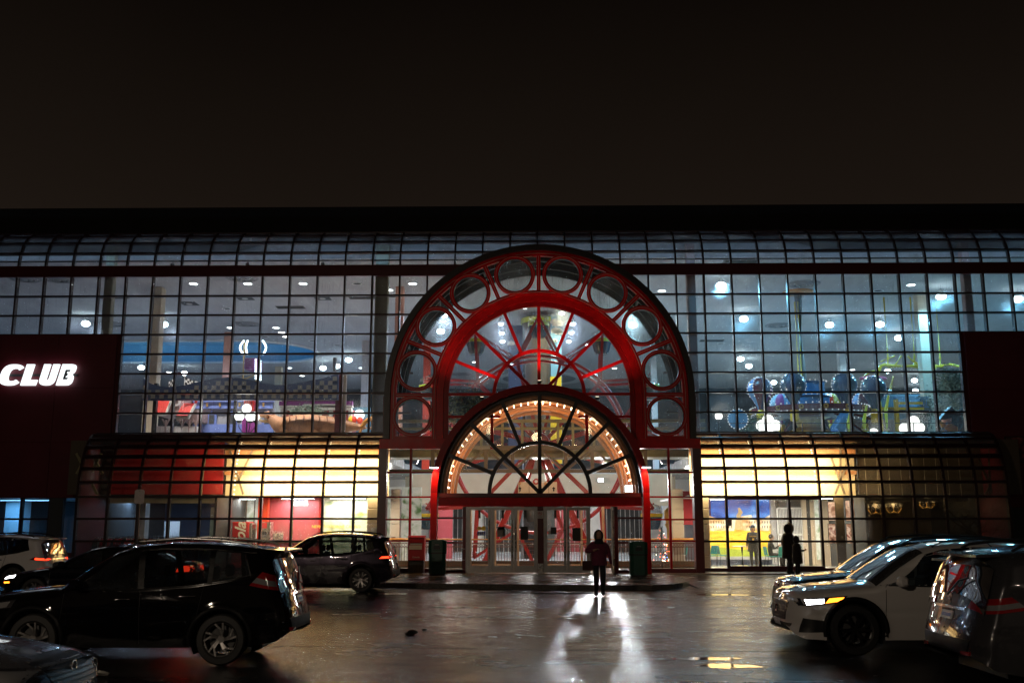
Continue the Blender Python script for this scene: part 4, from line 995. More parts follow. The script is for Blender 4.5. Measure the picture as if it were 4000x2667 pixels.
noise_print('garden_print', ((0.10,0.22,0.07),(0.62,0.68,0.58),(0.78,0.80,0.76),(0.30,0.42,0.25)), 1.6, 0.30)
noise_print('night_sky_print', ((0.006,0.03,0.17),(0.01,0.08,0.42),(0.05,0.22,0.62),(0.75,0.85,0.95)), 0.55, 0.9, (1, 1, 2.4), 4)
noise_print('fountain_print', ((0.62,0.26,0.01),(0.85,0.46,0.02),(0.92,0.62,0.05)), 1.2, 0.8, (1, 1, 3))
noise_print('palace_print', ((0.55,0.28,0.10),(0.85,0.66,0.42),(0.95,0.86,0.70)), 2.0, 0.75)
noise_print('food_print_glow', ((0.10,0.03,0.02),(0.42,0.20,0.12),(0.75,0.52,0.38),(0.30,0.08,0.05)), 3.2, 1.1)  # poster print given its own glow in place of light falling on it
mat('print_statue', (0.80, 0.58, 0.26), 0.5); emit('print_window', (0.30, 0.14, 0.05), 0.5, False)
emit('sign_orange', (1.0, 0.45, 0.05), 1.6, False)
def strips(T, pts, rows): pass
SHZ = 3.05                       # shop ceiling
YB = 41.35
# shop ceilings and back walls
part(MB().box(XL+.1, PX(878, 2000, 41.4), YB+.12, 52, SHZ, SHZ+.08), 'shop_ceiling', 'dark_wall')
part(MB().box(PX(878, 2000, 41.4), XC-5.2*S, YB+.12, 52, SHZ, SHZ+.08), 'shop_ceiling', 'white')
part(MB().box(XC+5.2*S, PX(3340, 2000, 41.4), YB+.12, 52, SHZ, SHZ+.08), 'shop_ceiling', 'white')
part(MB().box(PX(3340, 2000, 41.4), XR-.1, YB+.12, 52, SHZ, SHZ+.08), 'shop_ceiling', 'dark_wall')
part(pbox(286, 890, 1950, 2200, 49.5, .1, GF, SHZ), 'shop_back_wall', 'dark_blue')
part(MB().box(XL-.15, XL-.06, YA+.2, 52, GF, SHZ), 'shop_side_wall', 'dark_wall')
xq = PX(880, 2000, 41.2); part(MB().box(xq-.05, xq+.05, YA+.3, 50, GF, SHZ), 'shop_partition', 'dark_wall')
xq2 = PX(3343, 2000, 41.2); part(MB().box(xq2-.05, xq2+.05, YA+.3, 50, GF, SHZ), 'shop_partition', 'dark_wall')
part(MB().box(XR+.06, XR+.15, YA+.2, 52, GF, SHZ), 'shop_side_wall', 'dark_wall')
part(pbox(3345, 3975, 1950, 2200, 47.5, .1, GF, SHZ), 'shop_back_wall', 'brown_steel')
# lit cream bulkheads, red one to the left, dark one to the right
BZ0, BZ1 = SHZ, AZ1-.16
BHL = part(MB().box(PX(884, 1850, YB), XC-5.08*S, YB, YB+.12, BZ0, BZ1), 'bulkhead', 'cream')
BHR = part(MB().box(XC+5.08*S, PX(3338, 1850, YB), YB, YB+.12, BZ0, BZ1), 'bulkhead', 'cream')
part(pbox(440, 872, 1737, 1905, YB, .12, SHZ+.1, BZ1), 'bulkhead', 'red_shop')
part(pbox(3350, 3985, 1737, 1905, YB+.4, .12, SHZ+.1, BZ1), 'bulkhead', 'brown_steel'); part(pbox(270, 438, 1737, 1905, YB+.4, .12, SHZ+.1, BZ1), 'bulkhead', 'brown_steel')
part(pbox(420, 875, 1944, 1964, 41.9, .3), 'shop_beam', 'beige'); part(pbox(3350, 3780, 1944, 1958, 41.9, .3), 'shop_beam', 'brown_steel')
for (B_, a, c) in ((BHL, PX(884, 1850, YB), XC-5.08*S), (BHR, XC+5.08*S, PX(3338, 1850, YB))):
    for v0, v1 in ((1839, 1853), (1757, 1780), (1712, 1728)):
        part(MB().box(a, c, YB-.28, YB-.16, PZ(v1, YB-.28), PZ(v0, YB-.28)), 'ledge', 'vault_brown', B_)
# bulb strings on the ribs and the light they throw
bs = MB().sphere((0,0,0), 0.022, 8, 6).mesh('bulb', 'bulb_warm', 60)
for A_, idx, sgn in ((AL, range(5, 10), 1), (AR, range(1, 5), -1)):
    x0 = XL if A_ is AL else XC+5*S
    for i in idx:
        for t in np.linspace(0.2, 5.4, 16):
            y, z = apt(t, -0.19); link(bs, 'bulb', A_, loc=(x0+i*S+sgn*0.075, y, z))
for A_, i0, i1, x0, e in ((AL, 5, 10, XL, 1.0), (AR, 0, 5, XC+5*S, 1.0)):
    for i in range(i0, i1):
        lamp('bulb_string_glow', 'AREA', (x0+(i+.5)*S, YA+0.55, 3.95), 135*e, (1.0, 0.70, 0.36), A_, size=1.0, size_y=1.5, rot=(R(90), 0, 0))
# shop lighting
def tube_light(u0, u1, v, Y, e, col, label, grp='shop tube lights'):
    a, c = PX(u0, v, Y), PX(u1, v, Y); T = thing('tube_light', label, 'light', ((a+c)/2, Y, SHZ-.02), group=grp)
    MB().bbox(a, c, Y-.09, Y+.09, SHZ-.06, SHZ-.004, .008).build('housing', 'white', T); MB().box(a+.03, c-.03, Y-.06, Y+.06, SHZ-.075, SHZ-.061).build('lens', 'lamp_white', T)
    lamp('tube_glow', 'AREA', ((a+c)/2, Y, SHZ-.10), e, col, T, size=max(.3, c-a), size_y=.3)
tube_light(900, 1000, 1905, 43.0, 52, (1, .93, .85), 'ceiling tube light over the red drinks fridge')
tube_light(1100, 1230, 1905, 42.6, 60, (1, .92, .86), 'ceiling tube light before the rose coloured wall')
tube_light(1290, 1430, 1905, 41.9, 68, (1, .95, .88), 'ceiling tube light before the aerial photo panel')
tube_light(2770, 2880, 1905, 43.6, 80, (1, .95, .88), 'ceiling tube light before the fountain mural')
tube_light(2960, 3080, 1905, 43.2, 80, (1, .95, .88), 'ceiling tube light before the white folding gate')
tube_light(3150, 3250, 1905, 42.6, 48, (1, .88, .75), 'ceiling tube light beside the food posters')
tube_light(480, 560, 1950, 45.0, 30, (.35, .6, 1), 'bluish tube light over the clothes racks')
tube_light(640, 720, 1950, 46.0, 27, (.45, .65, 1), 'dim blue tube light at the back of the clothes shop')
# left shop: pillar, racks of clothes, exit sign, bracing
part(pbox(524, 563, 1965, 2200, 44.0, .5, GF, SHZ), 'shop_pillar', 'white'); part(pbox(640, 700, 2035, 2120, 47, .1), 'shop_panel', 'white'); part(pbox(820, 850, 1980, 2120, 46.5, .1, GF), 'shop_panel', 'olive_beam')
for i, (p, q) in enumerate((((300, 1770), (380, 1930)), ((395, 1770), (315, 1930)), ((300, 1850), (350, 1760)), ((400, 1850), (352, 1760)))): part(MB().bar(P(*p, 40.9), P(*q, 40.9), .10, .10), 'brace', 'olive_beam')
for i, (p, q) in enumerate((((3810, 1760), (3880, 1930)), ((3930, 1770), (3850, 1930)), ((3865, 1740), (3865, 1940)), ((900, 1760), (950, 1930)), ((985, 1760), (930, 1880)), ((3245, 1780), (3300, 1930)), ((3320, 1780), (3262, 1930)), ((3283, 1745), (3283, 1880)))): part(MB().bar(P(*p, 41.0), P(*q, 41.0), .06, .08), 'brace', 'brown_steel')
ES = thing('exit_sign', 'small green glowing exit sign above the clothes shop door', 'sign', P(318, 1953, 41.5))
pbox(309, 327, 1941, 1966, 41.5, .06, bev=.008).build('housing', 'white', ES); pbox(312, 324, 1945, 1962, 41.49, .008).build('face', 'exit_green', ES)
b = MB(); q = P(317, 1954, 41.48); b.bbox(q.x-.03, q.x+.03, 41.479, 41.487, q.z-.06, q.z+.05, .004); b.build('running_man_mark', 'white', ES)
gar = {}
def garment_me(k, col):
    key = (k, col)
    if key not in gar:
        rnd = random.Random(k); prof_ = []
        h = rnd.uniform(.55, .8); wdt = rnd.uniform(.38, .48); vs = []
        outl = [(-.05, 0), (-wdt/2, -.10), (-wdt/2-.07, -.40), (-wdt/2+.03, -.42), (-wdt/2+.05, -.2), (-wdt/2+.04, -h), (wdt/2-.04, -h), (wdt/2-.05, -.2), (wdt/2-.03, -.42), (wdt/2+.07, -.40), (wdt/2, -.10), (.05, 0)]
        b = MB(); b.prismx([(y, z) for y, z in outl], -rnd.uniform(.015, .03), rnd.uniform(.015, .03)); gar[key] = b.mesh('garment', col)
    return gar[key]
for nm, c in (('cloth_red', (.45,.03,.04)), ('cloth_pink', (.55,.12,.2)), ('cloth_orange', (.6,.2,.05)), ('cloth_white', (.7,.7,.7)), ('cloth_black', (.02,.02,.025)), ('cloth_yellow', (.7,.6,.05)), ('cloth_brown', (.22,.12,.06)), ('cloth_navy', (.03,.04,.09)), ('cloth_grey', (.16,.16,.17))): mat(nm, c, .85, var=.25, scale=6)
def rack(u0, u1, Y, cols, label, z=1.42):
    a, c = PX(u0, 2090, Y), PX(u1, 2090, Y); T = thing('clothes_rack', label, 'clothes rack', ((a+c)/2, Y, GF), group='clothes racks in the shops')
    MB().tube([(a, Y, z), (c, Y, z)], .014, 6).build('rail', 'steel', T)
    for x in (a, c): MB().tube([(x, Y, GF+.02), (x, Y, z)], .014, 6).build('upright', 'steel', T); 
    for x in (a, c): MB().box(x-.02, x+.02, Y-.28, Y+.28, GF+.002, GF+.03).build('foot', 'steel', T)
    n = int((c-a)/.085); rnd = random.Random(int(u0))
    for i in range(n):
        x = a+.06+(c-a-.12)*(i+.5)/n; g_ = link(garment_me(rnd.randrange(4), rnd.choice(cols)), 'garment', T, loc=(x, Y, z-.07), rot=(0, 0, rnd.uniform(-.15, .15)))
        MB().tube([(x, Y, z+.02), (x, Y+.01, z-.03), (x, Y, z-.07)], .005, 4).build('hanger', 'steel', T) if i % 3 == 0 else None
rack(335, 385, 41.6, ['cloth_brown', 'cloth_black'], 'rack of brown garments beside the shop door')
rack(392, 510, 41.2, ['cloth_red', 'cloth_pink', 'cloth_black', 'cloth_red'], 'rack of red and pink garments behind the sign post')
rack(515, 620, 41.7, ['cloth_brown', 'cloth_red', 'cloth_black'], 'rack of mixed dark and red garments beside the blue-lit pillar')
rack(640, 745, 41.3, ['cloth_white', 'cloth_white', 'cloth_black', 'cloth_grey'], 'rack of white and black garments')
rack(752, 868, 41.5, ['cloth_red', 'cloth_orange', 'cloth_pink', 'cloth_yellow'], 'rack of orange, red and yellow garments beside the fridge partition')
rack(400, 520, 43.6, ['cloth_navy', 'cloth_black', 'cloth_grey'], 'rack of navy garments deep in the clothes shop')
rack(600, 760, 44.5, ['cloth_black', 'cloth_grey', 'cloth_navy'], 'long rack of black garments deep in the clothes shop')
# far-left blue shop
part(MB().box(-46, XL-.16, 50, 50.1, GF, ZL), 'shop_back_wall', 'house_grey'); part(MB().box(-46, XL-.16, YW+.2, 50, ZL, ZL+.08), 'shop_ceiling', 'white')
part(pbox(14, 80, 1950, 2200, 45.2, .8, GF, ZL), 'shop_pillar', 'white')
rack(95, 190, 44.2, ['cloth_navy', 'cloth_black'], 'rack of garments under the blue light of the end shop', 1.25); rack(-60, 60, 46.5, ['cloth_navy', 'cloth_white'], 'rack of pale garments behind the blue-lit pillar', 1.25)
for u, e in ((40, 26), (150, 30)):
    p = P(u, 1950, 44.4); T = thing('tube_light', 'blue tube light on the ceiling of the end shop', 'light', (p.x, 44.4, ZL-.05), group='blue tube lights of the end shop')
    MB().bbox(p.x-.6, p.x+.6, 44.32, 44.48, ZL-.06, ZL-.004, .008).build('housing', 'white', T); emit('lamp_blue', (.25,.6,1), 5, False) if 'lamp_blue' not in MATS else None
    MB().box(p.x-.57, p.x+.57, 44.34, 44.46, ZL-.075, ZL-.061).build('lens', 'lamp_blue', T); lamp('blue_glow', 'AREA', (p.x, 44.4, ZL-.1), e, (.10, .45, 1.0), T, size=1.1, size_y=.4)
# food court to the left of the entrance
part(pbox(1035, 1258, 1943, 2200, 43.0, .1, GF, SHZ), 'rose_wall', 'rose_wall'); part(pbox(1004, 1042, 1943, 2200, 42.6, .3, GF, SHZ), 'shop_pillar', 'orange_red')
part(pbox(1243, 1262, 1943, 2200, 42.6, .3, GF, SHZ), 'shop_pillar', 'red_shop'); part(pbox(886, 1005, 1943, 2200, 44.2, .1, GF, SHZ), 'shop_panel', 'garden_print')
for u in (922, 958, 990): part(pbox(u-2, u+2, 1943, 2200, 43.9, .06, GF, SHZ), 'shop_mullion', 'brown_steel')
AP_ = thing('aerial_photo_panel', 'large aerial photo panel with yellow NEW WOODBINE CASINO lettering in the arcade', 'panel', P(1345, 2200, 42.4))
pbox(1259, 1436, 1943, 2200, 42.4, .08, GF+.3, SHZ-.01, bev=.01).build('board', 'aerial_print', AP_)
for body, u, v, s_ in (('NEW WOODBINE CASINO', 1313, 2056, .17), ('HOTEL', 1335, 2080, .15), ('WOODBINE RACETRACK', 1405, 2008, .12)): text_obj(body, 'lettering', s_, 'print_yellow', P(u, v, 42.385), AP_)
for (u0, v0, u1, v1) in ((1262, 1990, 1340, 1955), (1340, 1955, 1360, 1975), (1262, 2005, 1345, 1968), (1300, 2010, 1400, 1965)): MB().bar(P(u0, v0, 42.39), P(u1, v1, 42.39), .012, .10, up=(0,0,1)).build('printed_road', 'offwhite', AP_)
b = MB(); q = P(1290, 2085, 42.39); b.sphere((q.x, q.y, q.z), .35, 14, 6, sy=.02, sz=.35); b.build('printed_dome', 'print_yellow', AP_)
def pilaster(u0, u1, Y, m, zt=SHZ):
    a, c = PX(u0, 2060, Y), PX(u1, 2060, Y); B_ = part(MB().box(a+.03, c-.03, Y+.03, Y+.5, GF, zt), 'pilaster', m); z = GF; 
    hs = [.55] + [.62]*9
    for h in hs:
        if z >= zt-.1: break
        z1 = min(z+h, zt); part(MB().bbox(a, c, Y, Y+.53, z+.008, z1-.008, .015), 'stone_block', m, B_); z = z1
    return B_
pilaster(1433, 1489, 40.5, 'cream_block'); pilaster(2730, 2772, 40.5, 'cream_block'); pilaster(1524, 1561, 42.6, 'grey_block', 3.4); pilaster(2625, 2672, 42.6, 'grey_block', 3.4)
NO = thing('paper_notice', 'white paper notice with a yellow disc taped to the cream pilaster', 'notice', P(1464, 2076, 40.49)); pbox(1451, 1478, 2059, 2092, 40.485, .008).build('sheet', 'paper', NO)
q = P(1465, 2087, 40.48); MB().lathe([(.001, 0), (.07, 0), (.07, .003), (.001, .003)], (q.x, q.y, q.z), 'y', 18).build('disc', 'print_yellow', NO)
for j, t_ in enumerate(('Mall is', 'Monitored', 'On A Regular', 'Basis')): text_obj(t_, 'lettering', .05, 'print_black', P(1464, 2064+4.6*j, 40.482), NO)
FRG = thing('drinks_fridge', 'tall red drinks fridge with white Cola script up its side', 'fridge', P(945, 2200, 41.0))
a, c = PX(906, 2070, 41.0), PX(972, 2070, 41.0); zf = PZ(2037, 41.0, 940)
MB().bbox(a, c, 41.0, 41.75, GF+.06, zf, .03).build('cabinet', 'red_shop', FRG); MB().bbox(c+.002, c+.10, 41.05, 41.72, GF+.12, zf-.05, .01).build('door', 'alu', FRG); MB().box(c+.102, c+.11, 41.12, 41.65, GF+.2, zf-.12).build('door_glass', 'pane_clear', FRG)
MB().box(a+.04, c-.04, 41.04, 41.7, GF+.002, GF+.06).build('plinth', 'black', FRG)
text_obj('Cola', 'lettering', .62, 'white', (0.5*(a+c)+.02, 40.992, zf-.62), FRG, rot=(math.pi/2, -math.pi/2, 0), shear=.35, bold=.012)
SF = thing('drinks_dispenser', 'silver soft drink dispenser on the red counter', 'dispenser', P(1035, 2200, 42.2))
pbox(1012, 1056, 2038, 2110, 42.0, .5, bev=.02).build('housing', 'steel', SF); pbox(1012, 1042, 2040, 2062, 41.985, .02).build('header', 'red_shop', SF)
for u in (1018, 1026, 1034, 1048): pbox(u, u+4, 2075, 2088, 41.9, .09).build('tap', 'black', SF)
CT = thing('service_counter', 'long counter under the rose wall', 'counter', P(1100, 2200, 42.0)); pbox(1000, 1250, 2112, 2118, 41.7, .9).build('counter_top', 'steel', CT); pbox(1004, 1246, 2119, 2200, 41.8, .8, GF).build('counter_base', 'red_shop', CT)
for i in range(6):
    T = thing('steel_bottle', 'slim steel bottle in the row on the service counter', 'bottle', P(1068+7*i, 2112, 42.0), group='steel bottles on the counter'); q = T.location
    MB().lathe([(.001, 0), (.035, 0), (.036, .30), (.012, .36), (.012, .42), (.001, .42)], q, 'z', 10).build('bottle_body', 'steel', T, 40)
KP_ = thing('hanging_poster', 'pale blue KIDS poster hung on the rose wall', 'poster', P(1170, 1960, 42.98)); pbox(1139, 1203, 1943, 1974, 42.97, .012).build('sheet', 'white', KP_); text_obj("KID'S", 'lettering', .28, 'house_blue', P(1165, 1958, 42.962), KP_)
# mural court to the right of the entrance
MU = thing('fountain_mural', 'glowing wall mural of a golden fountain before a white palace under a blue night sky', 'mural', P(2890, 2200, 45.6)); YM = 45.6
def pp(poly, y0, y1): return MB().prism([(PX(u, v, YM), PZ(v, YM, u)) for u, v in poly], y0, y1)
pp([(2768,1900),(3014,1900),(3014,2182),(2768,2182)], YM, YM+.1).build('board', 'night_sky_print', MU)
pal = [(2768,2012),(2790,2020),(2860,2026),(2890,2028),(2900,2014),(2935,2010),(2940,2022),(2985,2022),(3014,2006),(3014,2080),(2768,2080)]
pp(pal, YM-.006, YM-.003).build('printed_palace', 'palace_print', MU)
pp([(2768,2072),(3014,2072),(3014,2165),(2768,2165)], YM-.009, YM-.0065).build('printed_water', 'fountain_print', MU)
pp([(2768,2140),(2800,2134),(2900,2146),(3014,2134),(3014,2172),(2768,2172)], YM-.012, YM-.0095).build('printed_grass', 'lime', MU); pp([(2768,2172),(3014,2172),(3014,2184),(2768,2184)], YM-.012, YM-.0095).build('skirting', 'grey_block', MU)
pp([(2868,2068),(2872,2040),(2880,2030),(2876,2012),(2884,1998),(2882,1984),(2888,1981),(2896,1992),(2901,2000),(2894,2012),(2898,2028),(2900,2046),(2906,2068)], YM-.020, YM-.0125).build('printed_statue', 'print_statue', MU)
pp([(2812,2096),(2826,2084),(2868,2078),(2868,2066),(2906,2066),(2906,2078),(2960,2082),(2982,2092),(2976,2112),(2920,2120),(2850,2120),(2818,2112)], YM-.016, YM-.0125).build('printed_basin', 'fountain_print', MU)
for i in range(24):
    u = 2776+i*10
    if not 2862 < u < 2908: pp([(u,2034),(u+3,2034),(u+3,2043),(u,2043)], YM-.0085, YM-.0065).build('printed_window', 'print_window', MU); pp([(u,2052),(u+3,2052),(u+3,2062),(u,2062)], YM-.0085, YM-.0065).build('printed_window', 'print_window', MU)
lamp('mural_backlight', 'AREA', (PX(2890,2040,YM), YM-.25, 1.6), 30, (1.0, .86, .62), MU, size=4, size_y=2.2, rot=(R(-90), 0, 0))
part(pbox(3016, 3046, 1943, 2200, 45.3, .3, GF, SHZ), 'shop_pillar', 'grey_block'); part(pbox(3036, 3046, 1943, 2200, 45.2, .1, GF, SHZ), 'shop_trim', 'dark_grey')
part(pbox(3140, 3154, 1943, 2200, 44.8, .3, GF, SHZ), 'shop_pillar', 'cream_block'); part(pbox(3154, 3168, 1943, 2200, 44.8, .3, GF, SHZ), 'shop_trim', 'dark_grey'); part(pbox(3168, 3182, 1943, 2200, 44.8, .3, GF, SHZ), 'shop_pillar', 'cream_block'); part(pbox(3182, 3240, 1943, 2200, 44.6, .3, GF, SHZ), 'shop_panel', 'cream_block'); part(pbox(3186, 3206, 1950, 2185, 44.55, .04), 'shop_panel', 'garden_print')
part(pbox(3040, 3145, 1943, 2200, 46.0, .1, GF, SHZ), 'shop_back_wall', 'grey')
FG = thing('folding_gate', 'white folding security gate drawn across a closed shop', 'gate', P(3090, 2200, 45.0))
for u0, u1, v0, v1 in ((3038, 3142, 1981, 1987), (3038, 3142, 2084, 2090), (3038, 3044, 1984, 2195), (3136, 3142, 1984, 2195), (3086, 3094, 1984, 2195)): pbox(u0, u1, v0, v1, 45.0, .05, z0=None if v1 < 2150 else GF+.01).build('gate_frame', 'white', FG)
for i in range(16): 
    if i not in (7, 8): pbox(3047+5.7*i, 3049.6+5.7*i, 1987, 2195, 45.02, .03, GF+.01).build('gate_bar', 'white', FG)
text_obj('ATA', 'shop_lettering', .35, 'sign_orange', P(3102, 1938, 44.9), MALL)
# tables, chairs
def table(u, v, Y, label):
    p = P(u, v, Y); z = p.z; T = thing('cafe_table', label, 'table', (p.x, Y, GF))
    MB().lathe([(.001, z-.035), (.40, z-.035), (.42, z-.02), (.40, z), (.001, z)], (p.x, Y, 0), 'z', 28).build('table_top', 'cream_block', T, 30); MB().cyl((p.x, Y, GF+.03), (p.x, Y, z-.035), .055, 14).build('pedestal', 'black', T, 40); MB().lathe([(.001, GF+.05), (.2, GF+.03), (.26, GF+.004), (.001, GF+.004)], (p.x, Y, 0), 'z', 20).build('foot', 'steel', T, 30)
table(2898, 2131, 44.2, 'round cafe table on a black pedestal before the fountain mural'); table(3075, 2146, 43.2, 'round cafe table between the two seated men')
CH = []
def chair(u, Y, rz, label, first=[None]):
    x = PX(u, 2150, Y)
    if first[0] is None:
        T = thing('cafe_chair', label, 'chair', (x, Y, GF), rz, 'teal cafe chairs'); n = 8
        seat = MB(); seat.bbox(-.21, .21, -.21, .21, .43, .465, .012); seat.build('seat', 'teal', T, local=True)
        bk = MB(); bk.add([(-.20, .20, .50), (.20, .20, .50), (.20, .23, .50), (-.20, .23, .50), (-.19, .27, .86), (.19, .27, .86), (.19, .30, .86), (-.19, .30, .86)], [(0,3,2,1),(4,5,6,7),(0,1,5,4),(1,2,6,5),(2,3,7,6),(3,0,4,7)]); bk.build('backrest', 'teal', T, local=True)
        for sx in (-1, 1):
            MB().tube([(sx*.20, -.19, .43), (sx*.21, -.22, .0)], .011, 6).build('leg', 'black', T, local=True); MB().tube([(sx*.20, .19, .43), (sx*.21, .25, .0)], .011, 6).build('leg', 'black', T, local=True); MB().tube([(sx*.19, .20, .45), (sx*.19, .215, .52)], .011, 6).build('back_support', 'black', T, local=True)
        first[0] = T; return T
    c = copy_tree(first[0], (x, Y, GF), rz, label)
    return c
chair(2772, 44.2, R(-60), 'teal chair half hidden by the cream pilaster'); chair(2825, 44.6, R(100), 'teal chair beside the black pedestal table'); chair(3012, 43.2, R(95), 'teal chair under the man in the black jacket'); chair(3058, 42.6, R(170), 'empty teal chair in front of the man in the blue jacket'); chair(3100, 43.4, R(-90), 'teal chair under the man in the blue jacket'); chair(2655, 43.8, R(-70), 'teal chair behind the railing next to the small christmas tree')
# food posters in the arcade bay beside the mural court
for u0, u1, v0, v1, lb in ((3234, 3264, 1958, 2034, 'pizza poster, upper one beside the red door post'), (3302, 3338, 1952, 2034, 'poster of diners, upper one in the arcade bay'), (3236, 3266, 2044, 2122, 'poster of a toast, lower one beside the red door post'), (3306, 3340, 2044, 2122, 'poster of a laughing couple, lower one in the arcade bay')):
    T = thing('food_poster', lb, 'poster', P((u0+u1)/2, v1, 40.3), group='food posters behind the arcade glass'); pbox(u0, u1, v0, v1, 40.3, .04, bev=.006).build('board', 'black', T); pbox(u0+2, u1-2, v0+2, v1-2, 40.293, .005).build('print', 'food_print_glow', T)
part(pbox(3266, 3302, 1948, 2200, 40.6, .1, GF, SHZ), 'shop_panel', 'brown_steel')
# dark restaurant at the right end
part(pbox(3358, 3392, 1945, 2200, 41.0, .4, GF, SHZ), 'shop_pillar', 'olive_beam'); part(pbox(3400, 3520, 1906, 1940, 43.5, .1), 'shop_panel', 'red_shop')
def chandelier(u, v, Y, label):
    p = P(u, v, Y); T = thing('chandelier', label, 'chandelier', (p.x, Y, SHZ), group='chandeliers of the dark restaurant')
    MB().cyl((p.x, Y, p.z-.25), (p.x, Y, SHZ), .012, 6).build('stem', 'gold', T)
    for i in range(5):
        a = 2*math.pi*i/5; x, y = p.x+.32*math.cos(a), Y+.32*math.sin(a)
        MB().tube([(p.x, Y, p.z-.25), (p.x+.18*math.cos(a), Y+.18*math.sin(a), p.z-.33), (x, y, p.z-.18), (x, y, p.z-.08)], .010, 6).build('arm', 'gold', T, 60); MB().lathe([(.03, p.z-.08), (.07, p.z-.03), (.11, p.z+.08)], (x, y, 0), 'z', 12).build('shade', 'offwhite', T, 60)
    lamp('chandelier_glow', 'POINT', (p.x, Y, p.z+.0), 6, (1, .6, .25), T, radius=.1)
chandelier(3420, 1975, 42.4, 'brass chandelier with upturned pale shades beside the olive post'); chandelier(3490, 1972, 44.0, 'brass chandelier behind the dark restaurant window'); chandelier(3620, 1955, 45.0, 'brass chandelier deep in the dark restaurant')
for i in range(9): part(pbox(3380+46*i, 3381.5+46*i, 1740, 1935, 41.1, .015), 'hanging_wire', 'beige')
# ------------------------------------------------------------------ atrium: bridge, railings, ferris wheel, escalator
BR = part(MB().box(AX0, AX1, 45.2, 47.0, UF-.35, UF), 'bridge', 'olive_beam')
for v0, v1 in ((1637, 1650), (1668, 1678)): part(MB().box(AX0, AX1, 45.1, 45.22, PZ(v1, 45.1), PZ(v0, 45.1)), 'bridge_rail', 'olive_beam', BR)
for u in (1800, 1880, 1962, 2040, 2110, 2180, 2238, 2320, 2405): part(pbox(u-5, u+5, 1640, 1720, 45.0, .09, UF-.3), 'bridge_post', 'olive_beam', BR)
part(MB().box(AX0, AX1, 45.30, 45.32, UF+.1, PZ(1650, 45.1)-.02), 'bridge_glass', 'pane_clear', BR)
TRU = part(MB().box(AX0, AX1, 44.2, 44.32, PZ(1756, 44.2), PZ(1740, 44.2)), 'roof_truss', 'brown_steel')
part(MB().box(AX0, AX1, 44.2, 44.32, PZ(1846, 44.2), PZ(1832, 44.2)), 'chord', 'brown_steel', TRU)
us = list(range(1690, 2540, 104))
for i, u in enumerate(us):
    part(pbox(u-7, u+7, 1750, 1838, 44.22, .08), 'truss_post', 'brown_steel', TRU)
    if i+1 < len(us): part(MB().bar(P(u, 1838 if i % 2 else 1752, 44.26), P(us[i+1], 1752 if i % 2 else 1838, 44.26), .07, .10), 'truss_diagonal', 'brown_steel', TRU)
part(MB().box(AX0-1, AX1+1, 61.8, 62.0, 2.9, UF-.46), 'rear_bulkhead', 'beige'); part(MB().box(AX0+.02, AX1-.02, 56.0, 56.2, PZ(1975, 56), PZ(1850, 56)), 'hanging_bulkhead', 'beige')
part(MB().box(-14, 16, 66, 66.1, GF, UF-.46), 'gallery_wall', 'white')
for xq_ in (-10.5, -6.9, 8.3, 12.0): part(MB().bbox(xq_-.3, xq_+.3, 60.5, 61.1, GF, UF-.46, .02), 'column', 'grey_block')
part(MB().box(-7.4, -5.6, 52.0, 52.1, GF, 3.4), 'shopfront', 'garden_print'); part(MB().box(7.6, 9.6, 52.0, 52.1, GF, 3.4), 'shopfront', 'grey'); part(MB().box(-5.2, -4.0, 53.0, 53.2, GF, 3.4), 'shopfront', 'rose_wall')
part(MB().box(-6.6, -4.9, 46.0, 46.1, GF, 3.6), 'shopfront', 'garden_print')
part(MB().box(6.9, 8.2, 45.6, 45.7, 1.9, 3.4), 'shopfront', 'red_shop')
for x, y, e in ((-4, 50, 60), (0.4, 51, 70), (5.5, 50, 60), (-8, 56, 60), (9, 56, 60), (.4, 63, 90)):
    T = thing('recessed_light', 'round recessed light over the ground-floor atrium', 'light', (x, y, UF-.5), group='ground floor atrium lights')
    MB().lathe([(.001, -.02), (.2, -.02), (.22, 0), (.001, 0)], (x, y, UF-.46 if y > 62 or abs(x) > 7 else 4.6), 'z', 18).build('lens', 'lamp_white', T)
    lamp('recessed_glow', 'POINT', (x, y, 4.2), e*4.5, (1, .96, .9), T, radius=.25)
emit('lamp_flood', (.95, .98, 1.0), 16, False)
for i_, (xg, m_) in enumerate(((-9.2, 'dark_blue'), (-5.2, 'dark_wall'), (-1.6, 'dark_wall'), (2.4, 'rose_wall'), (6.0, 'dark_wall'), (10.0, 'dark_blue'))):
    w_ = part(MB().box(xg-1.3, xg+1.3, 65.9, 65.98, GF, 2.9), 'shop_opening', m_)
    for k_ in range(9): part(MB().box(xg-1.25+k_*.3, xg-1.21+k_*.3, 65.84, 65.88, GF, 2.9), 'grille_bar', 'grey_block', w_)
    part(MB().box(xg-1.4, xg+1.4, 65.7, 65.88, 2.95, 3.6), 'shop_fascia', ('wood_orange', 'teal', 'red_shop', 'white', 'blue_paint', 'olive_beam')[i_], w_)
